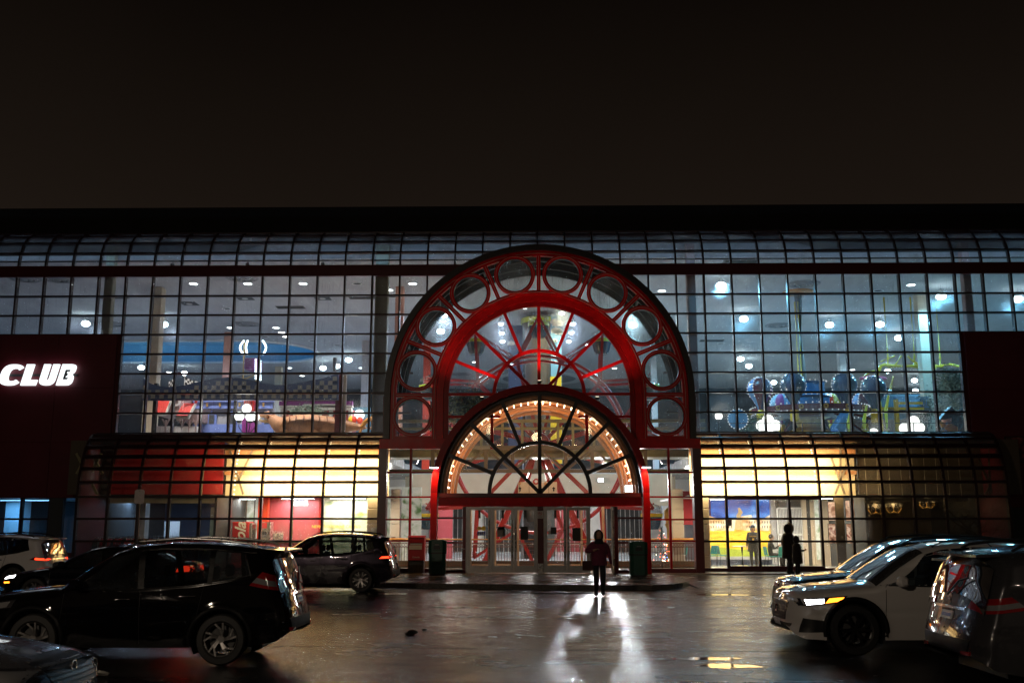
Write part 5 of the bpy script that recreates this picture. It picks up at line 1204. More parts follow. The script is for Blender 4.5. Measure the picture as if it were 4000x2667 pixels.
# the lamp whose beam leaves through the open door, and the flood lamp on the sill of the fan
vx, vy, vz = 3.98, 55.5, 4.3
T = thing('atrium_flood', 'strong flood lamp hung in the atrium behind the open door', 'light', (vx, vy, vz)); MB().bbox(vx-.17, vx+.17, vy+.02, vy+.22, vz-.13, vz+.13, .02).build('housing', 'dark_grey', T); MB().box(vx-.14, vx+.14, vy, vy+.018, vz-.1, vz+.1).build('lens', 'lamp_white', T)
lamp('atrium_beam', 'SPOT', (vx, vy-.05, vz), 3600, (.95, .98, 1.0), T, spot=R(26), blend=.5, target=(2.4, 24, 0), radius=.14)
q = P(2462, 1912, YD+.55); T = thing('flood_lamp', 'glaring white flood lamp standing on the door header inside the fan window', 'light', q)
MB().bbox(q.x-.22, q.x+.22, q.y, q.y+.14, DZ+.03, DZ+.33, .03).build('housing', 'dark_grey', T); MB().box(q.x-.19, q.x+.19, q.y-.02, q.y-.002, DZ+.06, DZ+.30).build('lens', 'lamp_flood', T)
lamp('flood_beam', 'AREA', (q.x, q.y-.06, DZ+.18), 30, (.97, .98, 1.0), T, size=.38, size_y=.26, target=(q.x-.6, q.y-10, DZ-.9))
# vestibule inner frame
IF = part(MB().box(PX(1830, 2000, 40.6), PX(2400, 2000, 40.6), 40.6, 40.7, 3.0, 3.12), 'inner_door_frame', 'cream_block')
for u0, u1 in ((1832, 1842), (1930, 1938), (2020, 2028), (2098, 2126), (2214, 2222), (2268, 2276), (2352, 2362), (2392, 2400)): part(pbox(u0, u1, 1990, 2200, 40.6, .1, GF, 3.0), 'inner_post', 'cream_block', IF)
for u0, u1 in ((1842, 1930), (1938, 2020), (2126, 2214), (2222, 2268)): part(pbox(u0+2, u1-2, 2195, 2215, 40.62, .06, GF, GF+.22), 'inner_rail', 'cream_block', IF)
# railing round the pit
RY = 42.4; zr = PZ(2106, RY)
RL = thing('pit_railing', 'brown iron railing with a polished wooden handrail around the ride pit', 'railing', (XC, RY, GF))
MB().tube([(PX(1500, 2106, RY), RY, zr), (PX(2725, 2106, RY), RY, zr)], .065, 12).build('handrail', 'wood_orange', RL, 50)
for z in (zr-.14, zr-.30, GF+.10): MB().box(PX(1500, 2106, RY), PX(2725, 2106, RY), RY-.02, RY+.02, z-.018, z+.018).build('rail', 'rail_brown', RL)
bal = MB().box(-.010, .010, -.010, .010, GF+.02, zr-.30).mesh('baluster', 'rail_brown'); scr = MB().arc(0, zr-.22, .045, .057, 0, 2*math.pi, -.008, .008, 12).mesh('scroll', 'rail_brown')
x = PX(1505, 2106, RY); i = 0
while x < PX(2720, 2106, RY):
    link(bal, 'baluster', RL, loc=(x, RY, 0))
    if i % 1 == 0: link(scr, 'scroll', RL, loc=(x+.058, RY, 0))
    x += .116; i += 1
part(MB().box(PX(1500, 2106, RY), PX(2725, 2106, RY), RY+.05, RY+.35, GF, GF+.28), 'pit_kerb', 'brown_steel')
# ferris wheel
WY = 48.6; hub = P(2106, 1735, WY); WR = (PX(2606, 1735, WY)-hub.x)
FW = thing('ferris_wheel', 'red ferris wheel with navy and lime gondolas turning in the mall atrium', 'ride', (hub.x, WY, GF))
rim_r = WR*0.68
for y in (WY-.75, WY+.75):
    MB().tube([(hub.x+rim_r*math.cos(R(t)), y, hub.z+rim_r*math.sin(R(t))) for t in range(0, 360, 6)], .075, 8, closed=True).build('rim_ring', 'wheel_red', FW, 50)
    for i in range(12):
        a = R(30*i); px_, pz_ = hub.x+WR*math.cos(a), hub.z+WR*math.sin(a)
        MB().bar((hub.x+.3*math.cos(a), y, hub.z+.3*math.sin(a)), (hub.x+rim_r*math.cos(a+R(15)), y, hub.z+rim_r*math.sin(a+R(15))), .06, .12).build('spoke', 'wheel_red', FW)
        for s_ in (-15, 15): MB().bar((hub.x+rim_r*math.cos(a+R(s_)), y, hub.z+rim_r*math.sin(a+R(s_))), (px_, y, pz_), .06, .13).build('strut', 'wheel_red', FW)
MB().lathe([(.001, -1.1), (.45, -1.1), (.5, -.9), (.5, .9), (.45, 1.1), (.001, 1.1)], (hub.x, WY, hub.z), 'y', 24).build('hub', 'wheel_red', FW, 40)
for y in (WY-1.25, WY+1.25):
    for sx in (-1, 1): MB().bar((hub.x, y, hub.z), (hub.x+sx*2.6, y+(.5 if y > WY else -.5), GF), .22, .22).build('support_leg', 'wheel_red', FW)
def gondola_parts(T, m):
    band = MB().lathe([(.50, -.62), (.53, -.62), (.53, -.46), (.50, -.46), (.50, -.62)], (0,0,0), 'z', 24); tub = MB().lathe([(.001, -1.22), (.30, -1.20), (.38, -1.05), (.47, -.70), (.50, -.62), (.46, -.62), (.40, -.80), (.001, -.95)], (0,0,0), 'z', 24)
    return [('lime_band', band.mesh('band', m, 40)), ('tub', tub.mesh('tub', 'navy_shell', 40))]
cage = MB()
for i in range(8):
    a = math.pi*i/4; cage.tube([(.50*math.cos(a), .50*math.sin(a), -.46), (.46*math.cos(a), .46*math.sin(a), -.15), (.2*math.cos(a), .2*math.sin(a), -.03), (0, 0, 0)], .014, 5)
cage.tube([(.47*math.cos(R(t)), .47*math.sin(R(t)), -.22) for t in range(0, 360, 20)], .014, 5, closed=True)
gm_ = {'cage': cage.mesh('cage', 'steel', 50), 'yoke': MB().tube([(0, -.74, 0), (0, .74, 0)], .04, 8).mesh('yoke', 'wheel_red', 50), 'ring': MB().tube([(.515*math.cos(R(t)), .515*math.sin(R(t)), -.45) for t in range(0, 360, 15)], .02, 6, closed=True).mesh('tub_rim', 'chrome', 50)}
gp = gondola_parts(None, 'lime'); gpy = gondola_parts(None, 'yellow')
for i in range(12):
    a = R(30*i); g_ = link(gm_['cage'], 'gondola', FW, loc=(hub.x+WR*math.cos(a), WY, hub.z+WR*math.sin(a)+.25))
    for nm, me_ in (gp if i < 7 else gpy): link(me_, nm, g_, local=True)
    link(gm_['yoke'], 'yoke', g_, local=True); link(gm_['ring'], 'tub_rim', g_, local=True)
# themed tower behind the wheel
TW = thing('themed_tower', 'fat brown tower with cartoon sky panels rising behind the ferris wheel', 'tower', P(2106, 2000, 57)); TW.location.z = GF
tx = PX(2106, 1400, 57); tr = .5*(PX(2160, 1400, 57)-PX(2050, 1400, 57))
MB().lathe([(tr*1.05, GF), (tr*1.0, 6), (tr, PZ(1290, 57)), (tr*1.25, PZ(1262, 57)), (tr*1.25, PZ(1245, 57)), (.001, PZ(1240, 57))], (tx, 57, 0), 'z', 32).build('shaft', 'brown_steel', TW, 40)
MB().lathe([(tr*1.27, PZ(1268, 57)), (tr*1.3, PZ(1266, 57)), (tr*1.3, PZ(1250, 57)), (tr*1.27, PZ(1248, 57))], (tx, 57, 0), 'z', 32).build('lime_band', 'lime', TW, 40)
pbox(1986, 2042, 1270, 1640, 56.2, .2, UF).build('sky_panel', 'dark_blue', TW); pbox(2152, 2194, 1226, 1640, 56.2, .2, UF).build('sky_panel', 'sky_blue', TW); pbox(2150, 2194, 1470, 1640, 56.1, .08, UF).build('foot_panel', 'yellow', TW)
for u, v, r_ in ((2163, 1255, 10), (2178, 1262, 13), (2170, 1290, 12), (2186, 1296, 12), (2165, 1330, 8), (1996, 1340, 9), (2008, 1400, 8)):
    q = P(u, v, 56.15); s = r_*56/3889; b = MB(); 
    for dx, dz, f in ((0, 0, 1), (-.9, -.2, .7), (.9, -.15, .75)): b.lathe([(.001, -.02), (s*f, -.02), (s*f, .03), (.001, .03)], (q.x+dx*s, q.y, q.z+dz*s), 'y', 16)
    b.build('painted_cloud', 'offwhite', TW)
q = C_(2106, 1478); T = thing('ceiling_ring', 'white painted ring with a blue-grey centre on the hall ceiling', 'ceiling ring', (q.x, q.y, CZ))
MB().lathe([(3.1, -.05), (4.0, -.05), (4.0, -.003), (3.1, -.003)], (q.x, q.y, CZ), 'z', 48).build('ring', 'white', T); MB().lathe([(.001, -.03), (3.1, -.03)], (q.x, q.y, CZ), 'z', 48).build('disc', 'house_grey', T)
# escalator seen between the doors
EZ = thing('escalator', 'black escalator climbing behind the ferris wheel', 'escalator', (PX(2075, 2100, 54), 53, GF)); xe0, xe1 = PX(2046, 2100, 54), PX(2098, 2100, 54)
for i in range(22): MB().box(xe0, xe1, 53+.4*i, 53.4+.4*i, GF+.02 if i == 0 else GF+.21*(i-1), GF+.21*(i+1)).build('step', 'black', EZ)
for x in (xe0-.12, xe1+.02): MB().prismx([(52.6, GF), (53.0, GF+1.0), (61.8, GF+5.6), (61.8, GF+4.5), (53.2, GF)], x, x+.1).build('balustrade', 'dark_grey', EZ)
# directory board hung above the doors
DB = thing('directory_board', 'white directory board with arrows and an orange round mark hung in the atrium', 'sign', P(2098, 1900, 43.6)); pbox(2024, 2176, 1882, 1926, 43.6, .06, bev=.01).build('board', 'offwhite', DB)
for i in range(4):
    pbox(2028+38*i, 2030+38*i, 1884, 1924, 43.593, .006).build('divider', 'grey', DB)
for u in (2031, 2163):
    q = P(u, 1910, 43.59); MB().prism([(q.x-.03, q.z-.09), (q.x+.03, q.z-.09), (q.x+.03, q.z+.02), (q.x+.08, q.z+.02), (q.x, q.z+.11), (q.x-.08, q.z+.02), (q.x-.03, q.z+.02)], 43.588, 43.594).build('arrow_mark', 'print_black', DB)
for u, v, r_, m_ in ((2094, 1880, 12, 'wheel_red'), (2030, 1887, 5, 'wood_orange'), (2069, 1887, 5, 'wood_orange'), (2130, 1887, 5, 'wood_orange')):
    q = P(u, v, 43.59); MB().arc(q.x, q.z, r_*.006, r_*.0112, 0, 2*math.pi, 43.58, 43.588, 20).build('round_mark', m_, DB)
# small decorated christmas trees behind the side light
for j, (u, v0, v1, Y, lb) in enumerate(((2583, 2050, 2195, 41.6, 'small christmas tree with red lights behind the right side window'), (2598, 2150, 2200, 41.2, 'tiny christmas bush with coloured lights beside a taller one'), (1984, 1990, 2100, 51.0, 'slim christmas tree with gold lights beyond the wheel'))):
    p = P(u, v0, Y); z0 = max(GF, PZ(v1, Y)) if j else GF; h = p.z-z0; T = thing('christmas_tree', lb, 'christmas tree', (p.x, Y, z0)); rnd = random.Random(j)
    MB().cyl((p.x, Y, z0), (p.x, Y, z0+h*.95), .03, 6).build('trunk', 'bark', T); b = MB()
    for i in range(700):
        t = rnd.random()**.7; rr = (1-t)*.36*h*.62*rnd.uniform(.55, 1.08)+.02; a = rnd.uniform(0, 6.283); c = Vector((p.x+rr*math.cos(a), Y+rr*math.sin(a), z0+.08+t*(h-.1))); d = Vector((math.cos(a), math.sin(a), rnd.uniform(-.5, .3)))*.09; w_ = Vector((-math.sin(a), math.cos(a), 0))*.02
        b.add([c-w_, c+w_, c+d], [(0, 1, 2)])
    b.build('foliage', 'leaf', T)
    for i in range(26):
        t = rnd.random(); a = rnd.uniform(0, 6.283); rr = (1-t)*.24*h+.03; c_ = ('bulb_red', 'bulb_warm', 'bulb_blue')[i % 3 if j == 1 else (0 if i % 4 else 1)]
        if c_ not in MATS: emit(c_, {'bulb_red': (1, .15, .05), 'bulb_blue': (.2, .4, 1)}[c_], 6, False)
        MB().sphere((p.x+rr*math.cos(a), Y+rr*math.sin(a), z0+.1+t*(h-.15)), .018, 6, 4).build('light', c_, T)
# gilded figure column by the gate
T = thing('gilded_ornament', 'gilded twisted ornament standing behind the right side window', 'statue', P(2612, 2150, 44.5)); T.location.z = GF; q = P(2612, 2000, 44.5)
MB().lathe([(.22, GF), (.22, GF+.1), (.12, GF+.2), (.10, 1.0), (.17, 1.15), (.10, 1.3), (.11, 1.75), (.19, 1.9), (.13, 2.0), (.20, 2.2), (.21, 2.5), (.10, 2.62), (.001, 2.65)], (q.x, 44.5, 0), 'z', 16).build('shaft', 'gold', T, 50)
# ------------------------------------------------------------------ amusement floor behind the upper glass
def globe_lamp(u, v, Y, heads, label, gr=.34):
    p = P(u, v, Y); T = thing('globe_lamp_post', label, 'lamp post', (p.x, Y, UF), group='globe lamp posts of the amusement floor')
    MB().tube([(p.x, Y, UF), (p.x, Y, p.z)], .05, 10).build('post', 'black', T, 50); MB().lathe([(.16, UF), (.16, UF+.2), (.08, UF+.35), (.05, UF+.4)], (p.x, Y, 0), 'z', 14).build('base', 'black', T, 50)
    for (du, dv) in heads:
        q = P(u+du, v+dv, Y)
        if du: MB().tube([(p.x, Y, q.z-.9), (p.x+(q.x-p.x)*.5, Y, q.z-.75), (q.x, Y, q.z-.5), (q.x, Y, q.z-gr)], .02, 6).build('arm', 'black', T, 50)
        g_ = MB().sphere((q.x, Y-(0 if du else .1), q.z), gr, 18, 12).build('globe', 'globe', T, 60); MB().lathe([(.10, q.z-gr-.06), (.12, q.z-gr+.03), (.02, q.z-gr+.03)], (q.x, Y-(0 if du else .1), 0), 'z', 10).build('fitter', 'black', g_)
    lamp('globe_glow', 'POINT', (p.x, Y-.7, p.z+.2), 30, (1, .95, .88), T, radius=.4)
globe_lamp(966, 1618, 46.4, ((0, -22), (-31, 8), (12, 10), (32, 8)), 'four-globe lamp post beside the purple ride gate', .22)
globe_lamp(2998, 1660, 46.6, ((0, -18), (-22, 2), (8, 4), (30, 2)), 'four-globe lamp post below the balloon ride', .27)
globe_lamp(3566, 1668, 46.6, ((0, -22), (-32, 4), (6, 6), (24, 2)), 'four-globe lamp post beside the cream column', .25)
globe_lamp(2806, 1626, 47.5, ((0, 0),), 'single-globe lamp post left of the blue bulb disc', .18); globe_lamp(3410, 1690, 46.0, ((0, 0),), 'low globe lamp post before the yellow frame', .2)
globe_lamp(1405, 1620, 53, ((0, 0),), 'single-globe lamp post behind the dinosaur tail', .28); globe_lamp(1372, 1628, 56, ((0, 0),), 'single-globe lamp post beside the orange balloons', .28)
# left: rose-roofed play houses on struts
def gable_roof(T, pts, Y0, Y1, m, rake='offwhite', n=4):
    """a roof plane facing the camera: pts = eave-left, eave-right, ridge-right, ridge-left in pixels; boards are separate"""
    el, er, rr_, rl = [Vector(P(u, v, Y0 if i < 2 else Y1)) for i, (u, v) in enumerate(pts)]
    for i in range(n):
        a0, a1 = i/n+.006, (i+1)/n-.006; q = [el.lerp(er, a0), el.lerp(er, a1), rl.lerp(rr_, a1), rl.lerp(rr_, a0)]; nn = (q[1]-q[0]).cross(q[3]-q[0]).normalized()*.04
        b = MB(); b.fix = True; b.add([p-nn for p in q]+[p+nn for p in q], [(0,1,2,3),(7,6,5,4),(0,4,5,1),(1,5,6,2),(2,6,7,3),(3,7,4,0)]); b.build('roof_board', m, T)
    MB().bar(er, rr_, .06, .16).build('barge_board', rake, T); MB().bar(el, er, .05, .12).build('fascia', rake, T)
PH = thing('play_house', 'pink toy house with two steep red roofs on bracketed posts', 'play house', P(680, 1690, 46.5)); PH.location.z = UF
gable_roof(PH, ((596, 1618), (648, 1618), (672, 1556), (622, 1556)), 46.0, 46.9, 'roof_red')
gable_roof(PH, ((686, 1631), (736, 1631), (764, 1577), (716, 1577)), 45.8, 46.6, 'roof_red')
pbox(600, 700, 1560, 1618, 47.0, 2.0).build('wall', 'col_pink', PH); pbox(690, 770, 1600, 1640, 46.7, 1.6).build('wall', 'col_pink', PH); pbox(655, 720, 1556, 1600, 47.4, 1.0).build('dormer', 'col_pink', PH)
q = P(689, 1570, 46.98); MB().arc(q.x, q.z, .12, .2, 0, 2*math.pi, 46.93, 46.99, 18).build('oval_window', 'white', PH)
MB().bar(P(764, 1575, 46.5), P(768, 1560, 46.5), .1, .1).build('finial', 'roof_red', PH)
for u in (648, 712, 740, 766):
    MB().tube([P(u, 1640, 46.3), (P(u, 1640, 46.3).x, 46.3, UF)], .06, 8).build('post', 'col_pink', PH)
    for s_ in (-14, 14): MB().bar(P(u, 1662, 46.3), P(u+s_, 1636, 46.3), .06, .06).build('bracket', 'col_pink', PH)
pbox(600, 770, 1664, 1690, 46.8, .4, UF).build('base', 'white', PH); 
# blue panelled facade
BF = thing('blue_ride_front', 'light blue panelled ride front with arched grey windows', 'ride front', P(900, 1690, 48)); BF.location.z = UF
pbox(752, 1068, 1560, 1690, 48.4, .3, UF).build('wall', 'house_grey', BF); pbox(756, 1062, 1568, 1595, 48.2, .18).build('cornice', 'house_blue', BF); pbox(752, 1066, 1565, 1569, 48.1, .28).build('cornice_cap', 'house_blue', BF); pbox(752, 1066, 1656, 1690, 48.2, .18, UF).build('plinth', 'house_blue', BF)
for u in (808, 858, 935, 1028): pbox(u-3, u+3, 1573, 1587, 48.1, .1).build('bracket', 'gold', BF)
for u in (826, 905, 1042):
    w_ = pbox(u-19, u+19, 1615, 1664, 48.3, .1).build('window', 'house_blue', BF); pbox(u-10, u+10, 1619, 1658, 48.27, .03).build('pane', 'dark_wall', w_); q = P(u, 1612, 48.3); MB().prism([(q.x-.05, q.z), (q.x+.05, q.z), (q.x, q.z+.18)], 48.28, 48.36).build('finial', 'house_blue', w_)
# purple gate with bulbs
PG = thing('purple_ride_gate', 'purple ride gate with a red lattice box above it', 'ride gate', P(965, 1690, 47.4)); PG.location.z = UF
pbox(945, 996, 1632, 1690, 47.4, .2, UF).build('panel', 'violet', PG); pbox(952, 992, 1562, 1604, 47.5, .3).build('lattice_box', 'wheel_red', PG)
for u in (958, 966, 974, 982): pbox(u, u+2, 1564, 1580, 47.45, .04).build('lattice_bar', 'black', PG)
for u in (917, 921): pass
pbox(910, 921, 1560, 1690, 46.9, .14, UF).build('post', 'black', PG)
# tower ride with rings of cool bulbs
TR = thing('drop_tower_ride', 'ride tower with a magenta car and curved strings of blue-white bulbs', 'ride', P(980, 1690, 56)); TR.location.z = UF; Yt = 56
tx0 = PX(982, 1400, Yt)
for dx in (-.42, .42): MB().tube([(tx0+dx, Yt, UF), (tx0+dx, Yt, PZ(1335, Yt))], .07, 8).build('mast', 'gold', TR, 50)
for v in range(1480, 1700, 26): MB().bar((tx0-.42, Yt, PZ(v, Yt)), (tx0+.42, Yt, PZ(v-24, Yt)), .05, .05).build('lattice', 'gold', TR)
pbox(953, 1003, 1397, 1440, Yt-.7, 1.3, bev=.05).build('car', 'violet', TR)
bc = MB().sphere((0,0,0), .055, 8, 6).mesh('bulb', 'bulb_cool', 60)
for du, bow, n in ((-33, -14, 13), (-18, -6, 13), (42, 12, 13)):
    for i in range(n):
        t = i/(n-1); u = 985+du+bow*math.sin(math.pi*t); v = 1332+52*t; link(bc, 'bulb', TR, loc=P(u, v, Yt-.6))
for i in range(9): link(bc, 'bulb', TR, loc=P(999, 1405+9*i, Yt-.75)); link(bc, 'bulb', TR, loc=P(1017, 1410+9*i, Yt-.6))
# long wavy checkered banner board
def wavy(u): return 1505 - 22*math.cos((u-960)/255*math.pi*2*.55) if u < 1180 else 1519-(u-1180)*.0 
top = [(560,1478),(580,1494),(610,1505),(650,1511),(690,1509),(740,1500),(790,1487),(840,1477),(890,1473),(930,1475),(980,1484),(1030,1496),(1070,1503),(1110,1503),(1150,1497),(1210,1487),(1260,1477),(1300,1463),(1322,1458)]
WB = thing('checkered_banner', 'long wavy board in dark blue and grey checks spanning the ride floor', 'banner', P(950, 1690, 45.4)); WB.location.z = UF; Yb = 45.4
poly = [(PX(u, v, Yb), PZ(v, Yb, u)) for u, v in top]; zb0 = PZ(1562, Yb, 900)
MB().prism(poly + [(poly[-1][0], zb0), (poly[0][0], zb0)], Yb, Yb+.25).build('board', 'dark_blue', WB)
mat('check_grey', (.16, .16, .15), .6)
def ztop(x):
    for (x0, z0), (x1, z1) in zip(poly[:-1], poly[1:]):
        if x0 <= x <= x1: return z0+(z1-z0)*(x-x0)/(x1-x0)
    return -1
cs = .20; ckm = MB().box(-cs/2, cs/2, -.006, .006, -cs/2, cs/2).mesh('check', 'check_grey'); i = 0; x = poly[0][0]+cs/2; 
while x < poly[-1][0]-.1:
    for j in range(6):
        z = zb0+.18+j*cs
        if (i+j) % 2 == 0 and z+cs*.6 < ztop(x)-.08: link(ckm, 'check', WB, loc=(x, Yb-.008, z))
    x += cs; i += 1
for u in (1316, 1336): MB().box(PX(u, 1600, Yb+.1)-.12, PX(u, 1600, Yb+.1)+.12, Yb+.26, Yb+.5, UF, PZ(1458, Yb)).build('post', 'dark_red' if u < 1330 else 'brown_steel', WB)
MB().box(PX(587, 1600, Yb), PX(600, 1600, Yb), Yb+.26, Yb+.5, UF, PZ(1490, Yb)).build('post', 'black', WB)
# checkered flags
for u, v, fl, lb in ((682, 1470, -1, 'checkered flag bunched on its pole above the banner'), (722, 1466, 1, 'checkered flag flying open above the banner')):
    p = P(u, v, 46.2); T = thing('checkered_flag', lb, 'flag', (p.x, 46.2, zb0), group='checkered flags'); MB().tube([(p.x, 46.2, UF), (p.x, 46.2, p.z)], .02, 6).build('pole', 'white', T); n, m_ = (6, 5); fw = .10*(1 if fl > 0 else .55); base_me = {}
    for i in range(n):
        for j in range(m_):
            if fl < 0 and i > 3: continue
            x0 = p.x+fl*(.02+i*fw); z0 = p.z-.1-j*.11-.035*i+.02*math.sin(i*1.3); y0 = 46.2+.05*math.sin(i*1.1)
            b = MB(); x1 = p.x+fl*(.02+(i+1)*fw); y1 = 46.2+.05*math.sin((i+1)*1.1); dz = -.035+.02*(math.sin((i+1)*1.3)-math.sin(i*1.3)); b.add([(x0,y0,z0),(x1,y1,z0+dz),(x1,y1,z0+dz-.11),(x0,y0,z0-.11),(x0,y0+.008,z0),(x1,y1+.008,z0+dz),(x1,y1+.008,z0+dz-.11),(x0,y0+.008,z0-.11)], [(0,1,2,3),(7,6,5,4),(0,4,5,1),(1,5,6,2),(2,6,7,3),(3,7,4,0)]); b.fix = True
            b.build('flag_square', 'white' if (i+j) % 2 else 'black', T)
# stacked letters hanging board
T = thing('hanging_number_board', 'grey vertical board of pierced characters hung in the hall', 'sign', P(1309, 1430, 50)); pbox(1300, 1314, 1396, 1452, 50, .05).build('board', 'grey', T)
for j in range(4): 
    q = P(1306, 1402+13*j, 49.98); MB().arc(q.x, q.z, .03, .07, R(30), R(330), 49.97, 49.99, 12).build('character', 'black', T)
# dinosaur
DN = thing('dinosaur_model', 'tan striped model tyrannosaur with open toothed jaws lying along the window', 'dinosaur', P(1200, 1690, 46.6)); DN.location.z = UF
Yd_ = 46.4
spn = [(1450, 1672, 6), (1400, 1668, 14), (1350, 1664, 24), (1290, 1662, 36), (1220, 1664, 46), (1160, 1668, 48), (1115, 1668, 42), (1085, 1655, 30), (1068, 1640, 22), (1058, 1630, 18)]
b = MB(); b.tube([P(u, v, Yd_) for u, v, r_ in spn], [r_*46.4/3889 for u, v, r_ in spn], 22); 
legs = [(1240, 1690), (1130, 1690)]
for u, _ in legs:
    q = P(u, 1690, Yd_)
    for dy in (-.35, .35): b.tube([(q.x, Yd_+dy, q.z+.1), (q.x-.25, Yd_+dy, q.z-.35), (q.x+.15, Yd_+dy, UF+.35), (q.x+.05, Yd_+dy, UF+.06), (q.x-.25, Yd_+dy, UF+.05)], [.34, .26, .15, .10, .06], 10)
b.build('body', 'dino', DN, 60)
hd = MB(); up_ = [(1062, 1626, 17, 1.0), (1048, 1621, 17, 1.0), (1034, 1621, 13, .9), (1022, 1620, 10, .8), (1014, 1621, 7, .7), (1010, 1622, 3, .6)]
hd.tube([P(u, v, Yd_) for u, v, r_, f in up_], [r_*46.4/3889 for u, v, r_, f in up_], 16); hdo = hd.build('head', 'dino', DN, 60)
jw = MB(); lo_ = [(1062, 1636, 10), (1046, 1642, 8), (1030, 1644, 6.5), (1018, 1642, 5), (1012, 1639, 3)]; jw.tube([P(u, v, Yd_) for u, v, r_ in lo_], [r_*46.4/3889 for u, v, r_ in lo_], 14); jw.build('lower_jaw', 'dino_belly', DN, 60)
tm = MB().lathe([(.001, -.085), (.016, 0), (.001, .01)], (0,0,0), 'z', 6).mesh('tooth', 'offwhite', 60)
for i in range(10): 
    for y_ in (-.10, .10): link(tm, 'tooth', hdo, loc=(P(1012+3.6*i, 1630+.2*i, Yd_).x, Yd_+y_*(.6+.05*i), P(1012, 1629+.25*i, Yd_).z)); link(tm, 'tooth', hdo, loc=(P(1013+3.4*i, 1636, Yd_).x, Yd_+y_*(.6+.05*i), P(1012, 1640-.05*i, Yd_).z), rot=(math.pi, 0, 0))
for y_ in (-.17, .17): MB().sphere((P(1046, 1612, Yd_).x, Yd_+y_, P(1046, 1612, Yd_).z), .035, 10, 8).build('eye', 'black', hdo)
mat('dino_stripe', (.30, .13, .07), .6, var=.3, scale=5)
for i, (u, v, r_) in enumerate(((1110, 1664, 41.5), (1135, 1666, 46), (1160, 1667.5, 48.4), (1190, 1666, 47.6), (1220, 1664, 46.6), (1250, 1663, 42.2), (1280, 1662.2, 38.2), (1310, 1662.6, 32.6), (1340, 1663.6, 26.6))):
    rr = r_*46.4/3889; pts = [P(u, v, Yd_)+Vector((.06*math.sin(3*a), -rr*1.012*math.cos(a), rr*1.012*math.sin(a))) for a in np.linspace(.1, 1.5, 9)]; MB().tube(pts, [.006, .015, .02, .026, .03, .03, .028, .02, .008], 6).build('stripe', 'dino_stripe', DN, 60)
MB().tube([P(1105, 1640, Yd_-.5), P(1112, 1625, Yd_-.5), P(1118, 1618, Yd_-.45)], [.02, .09, .03], 8).build('ribbon', 'salmon', DN, 60)
# white corniced ride hall behind the dinosaur
WHL = thing('white_pavilion', 'white corniced pavilion with violet frieze and red windows behind the dinosaur', 'pavilion', P(1250, 1690, 52)); WHL.location.z = UF
pbox(1095, 1372, 1598, 1700, 52, 2, UF).build('wall', 'rose_wall', WHL); pbox(1090, 1376, 1566, 1583, 51.8, .3).build('frieze', 'violet', WHL)
for a_, c_, v0, v1 in ((1090, 1376, 1583, 1589), (1185, 1312, 1578, 1588), (1095, 1372, 1592, 1600)): pbox(a_, c_, v0, v1, 51.6, .4).build('cornice', 'offwhite', WHL)
for u in (1100, 1150, 1200, 1245, 1290, 1330, 1366): pbox(u-6, u+6, 1600, 1700, 51.7, .3, UF).build('pilaster', 'offwhite', WHL)
for u in (1175, 1222, 1268, 1310): w_ = pbox(u-12, u+12, 1625, 1680, 51.9, .08).build('window', 'wheel_red', WHL); pbox(u-9, u+9, 1630, 1676, 51.88, .02).build('pane', 'sky_blue', w_)
pbox(1375, 1445, 1590, 1700, 53.5, .2, UF).build('side_wall', 'sky_blue', WHL)
q = P(1378, 1640, 50); 
for j, (du, m_) in enumerate(((0, 'yellow'), (10, 'orange_red'), (34, 'orange_red'))):
    q = P(1372+du, 1638+3*(j == 2), 50); T = thing('toy_balloon', ('yellow', 'orange', 'orange-red')[j]+' toy balloon behind the dinosaur tail' + ('' if j < 2 else ' by the post'), 'balloon', q); MB().sphere((q.x, q.y, q.z), .16, 14, 10, sz=1.15).build('balloon_skin', m_, T, 60); MB().tube([(q.x, q.y, q.z-.18), (q.x, q.y, UF)], .004, 4).build('string', 'white', T)
SLD = thing('yellow_slide_arch', 'yellow curved tube arch at the dinosaur tail', 'slide', P(1425, 1690, 46.0)); SLD.location.z = UF
MB().tube([P(1408, 1690, 46), P(1414, 1668, 46), P(1424, 1650, 46), P(1438, 1640, 46), P(1456, 1634, 46)], .11, 10).build('arch', 'wood_orange', SLD, 50); MB().tube([P(1456, 1634, 46), (P(1456, 1634, 46).x, 46, UF)], .08, 8).build('leg', 'wood_orange', SLD, 50)
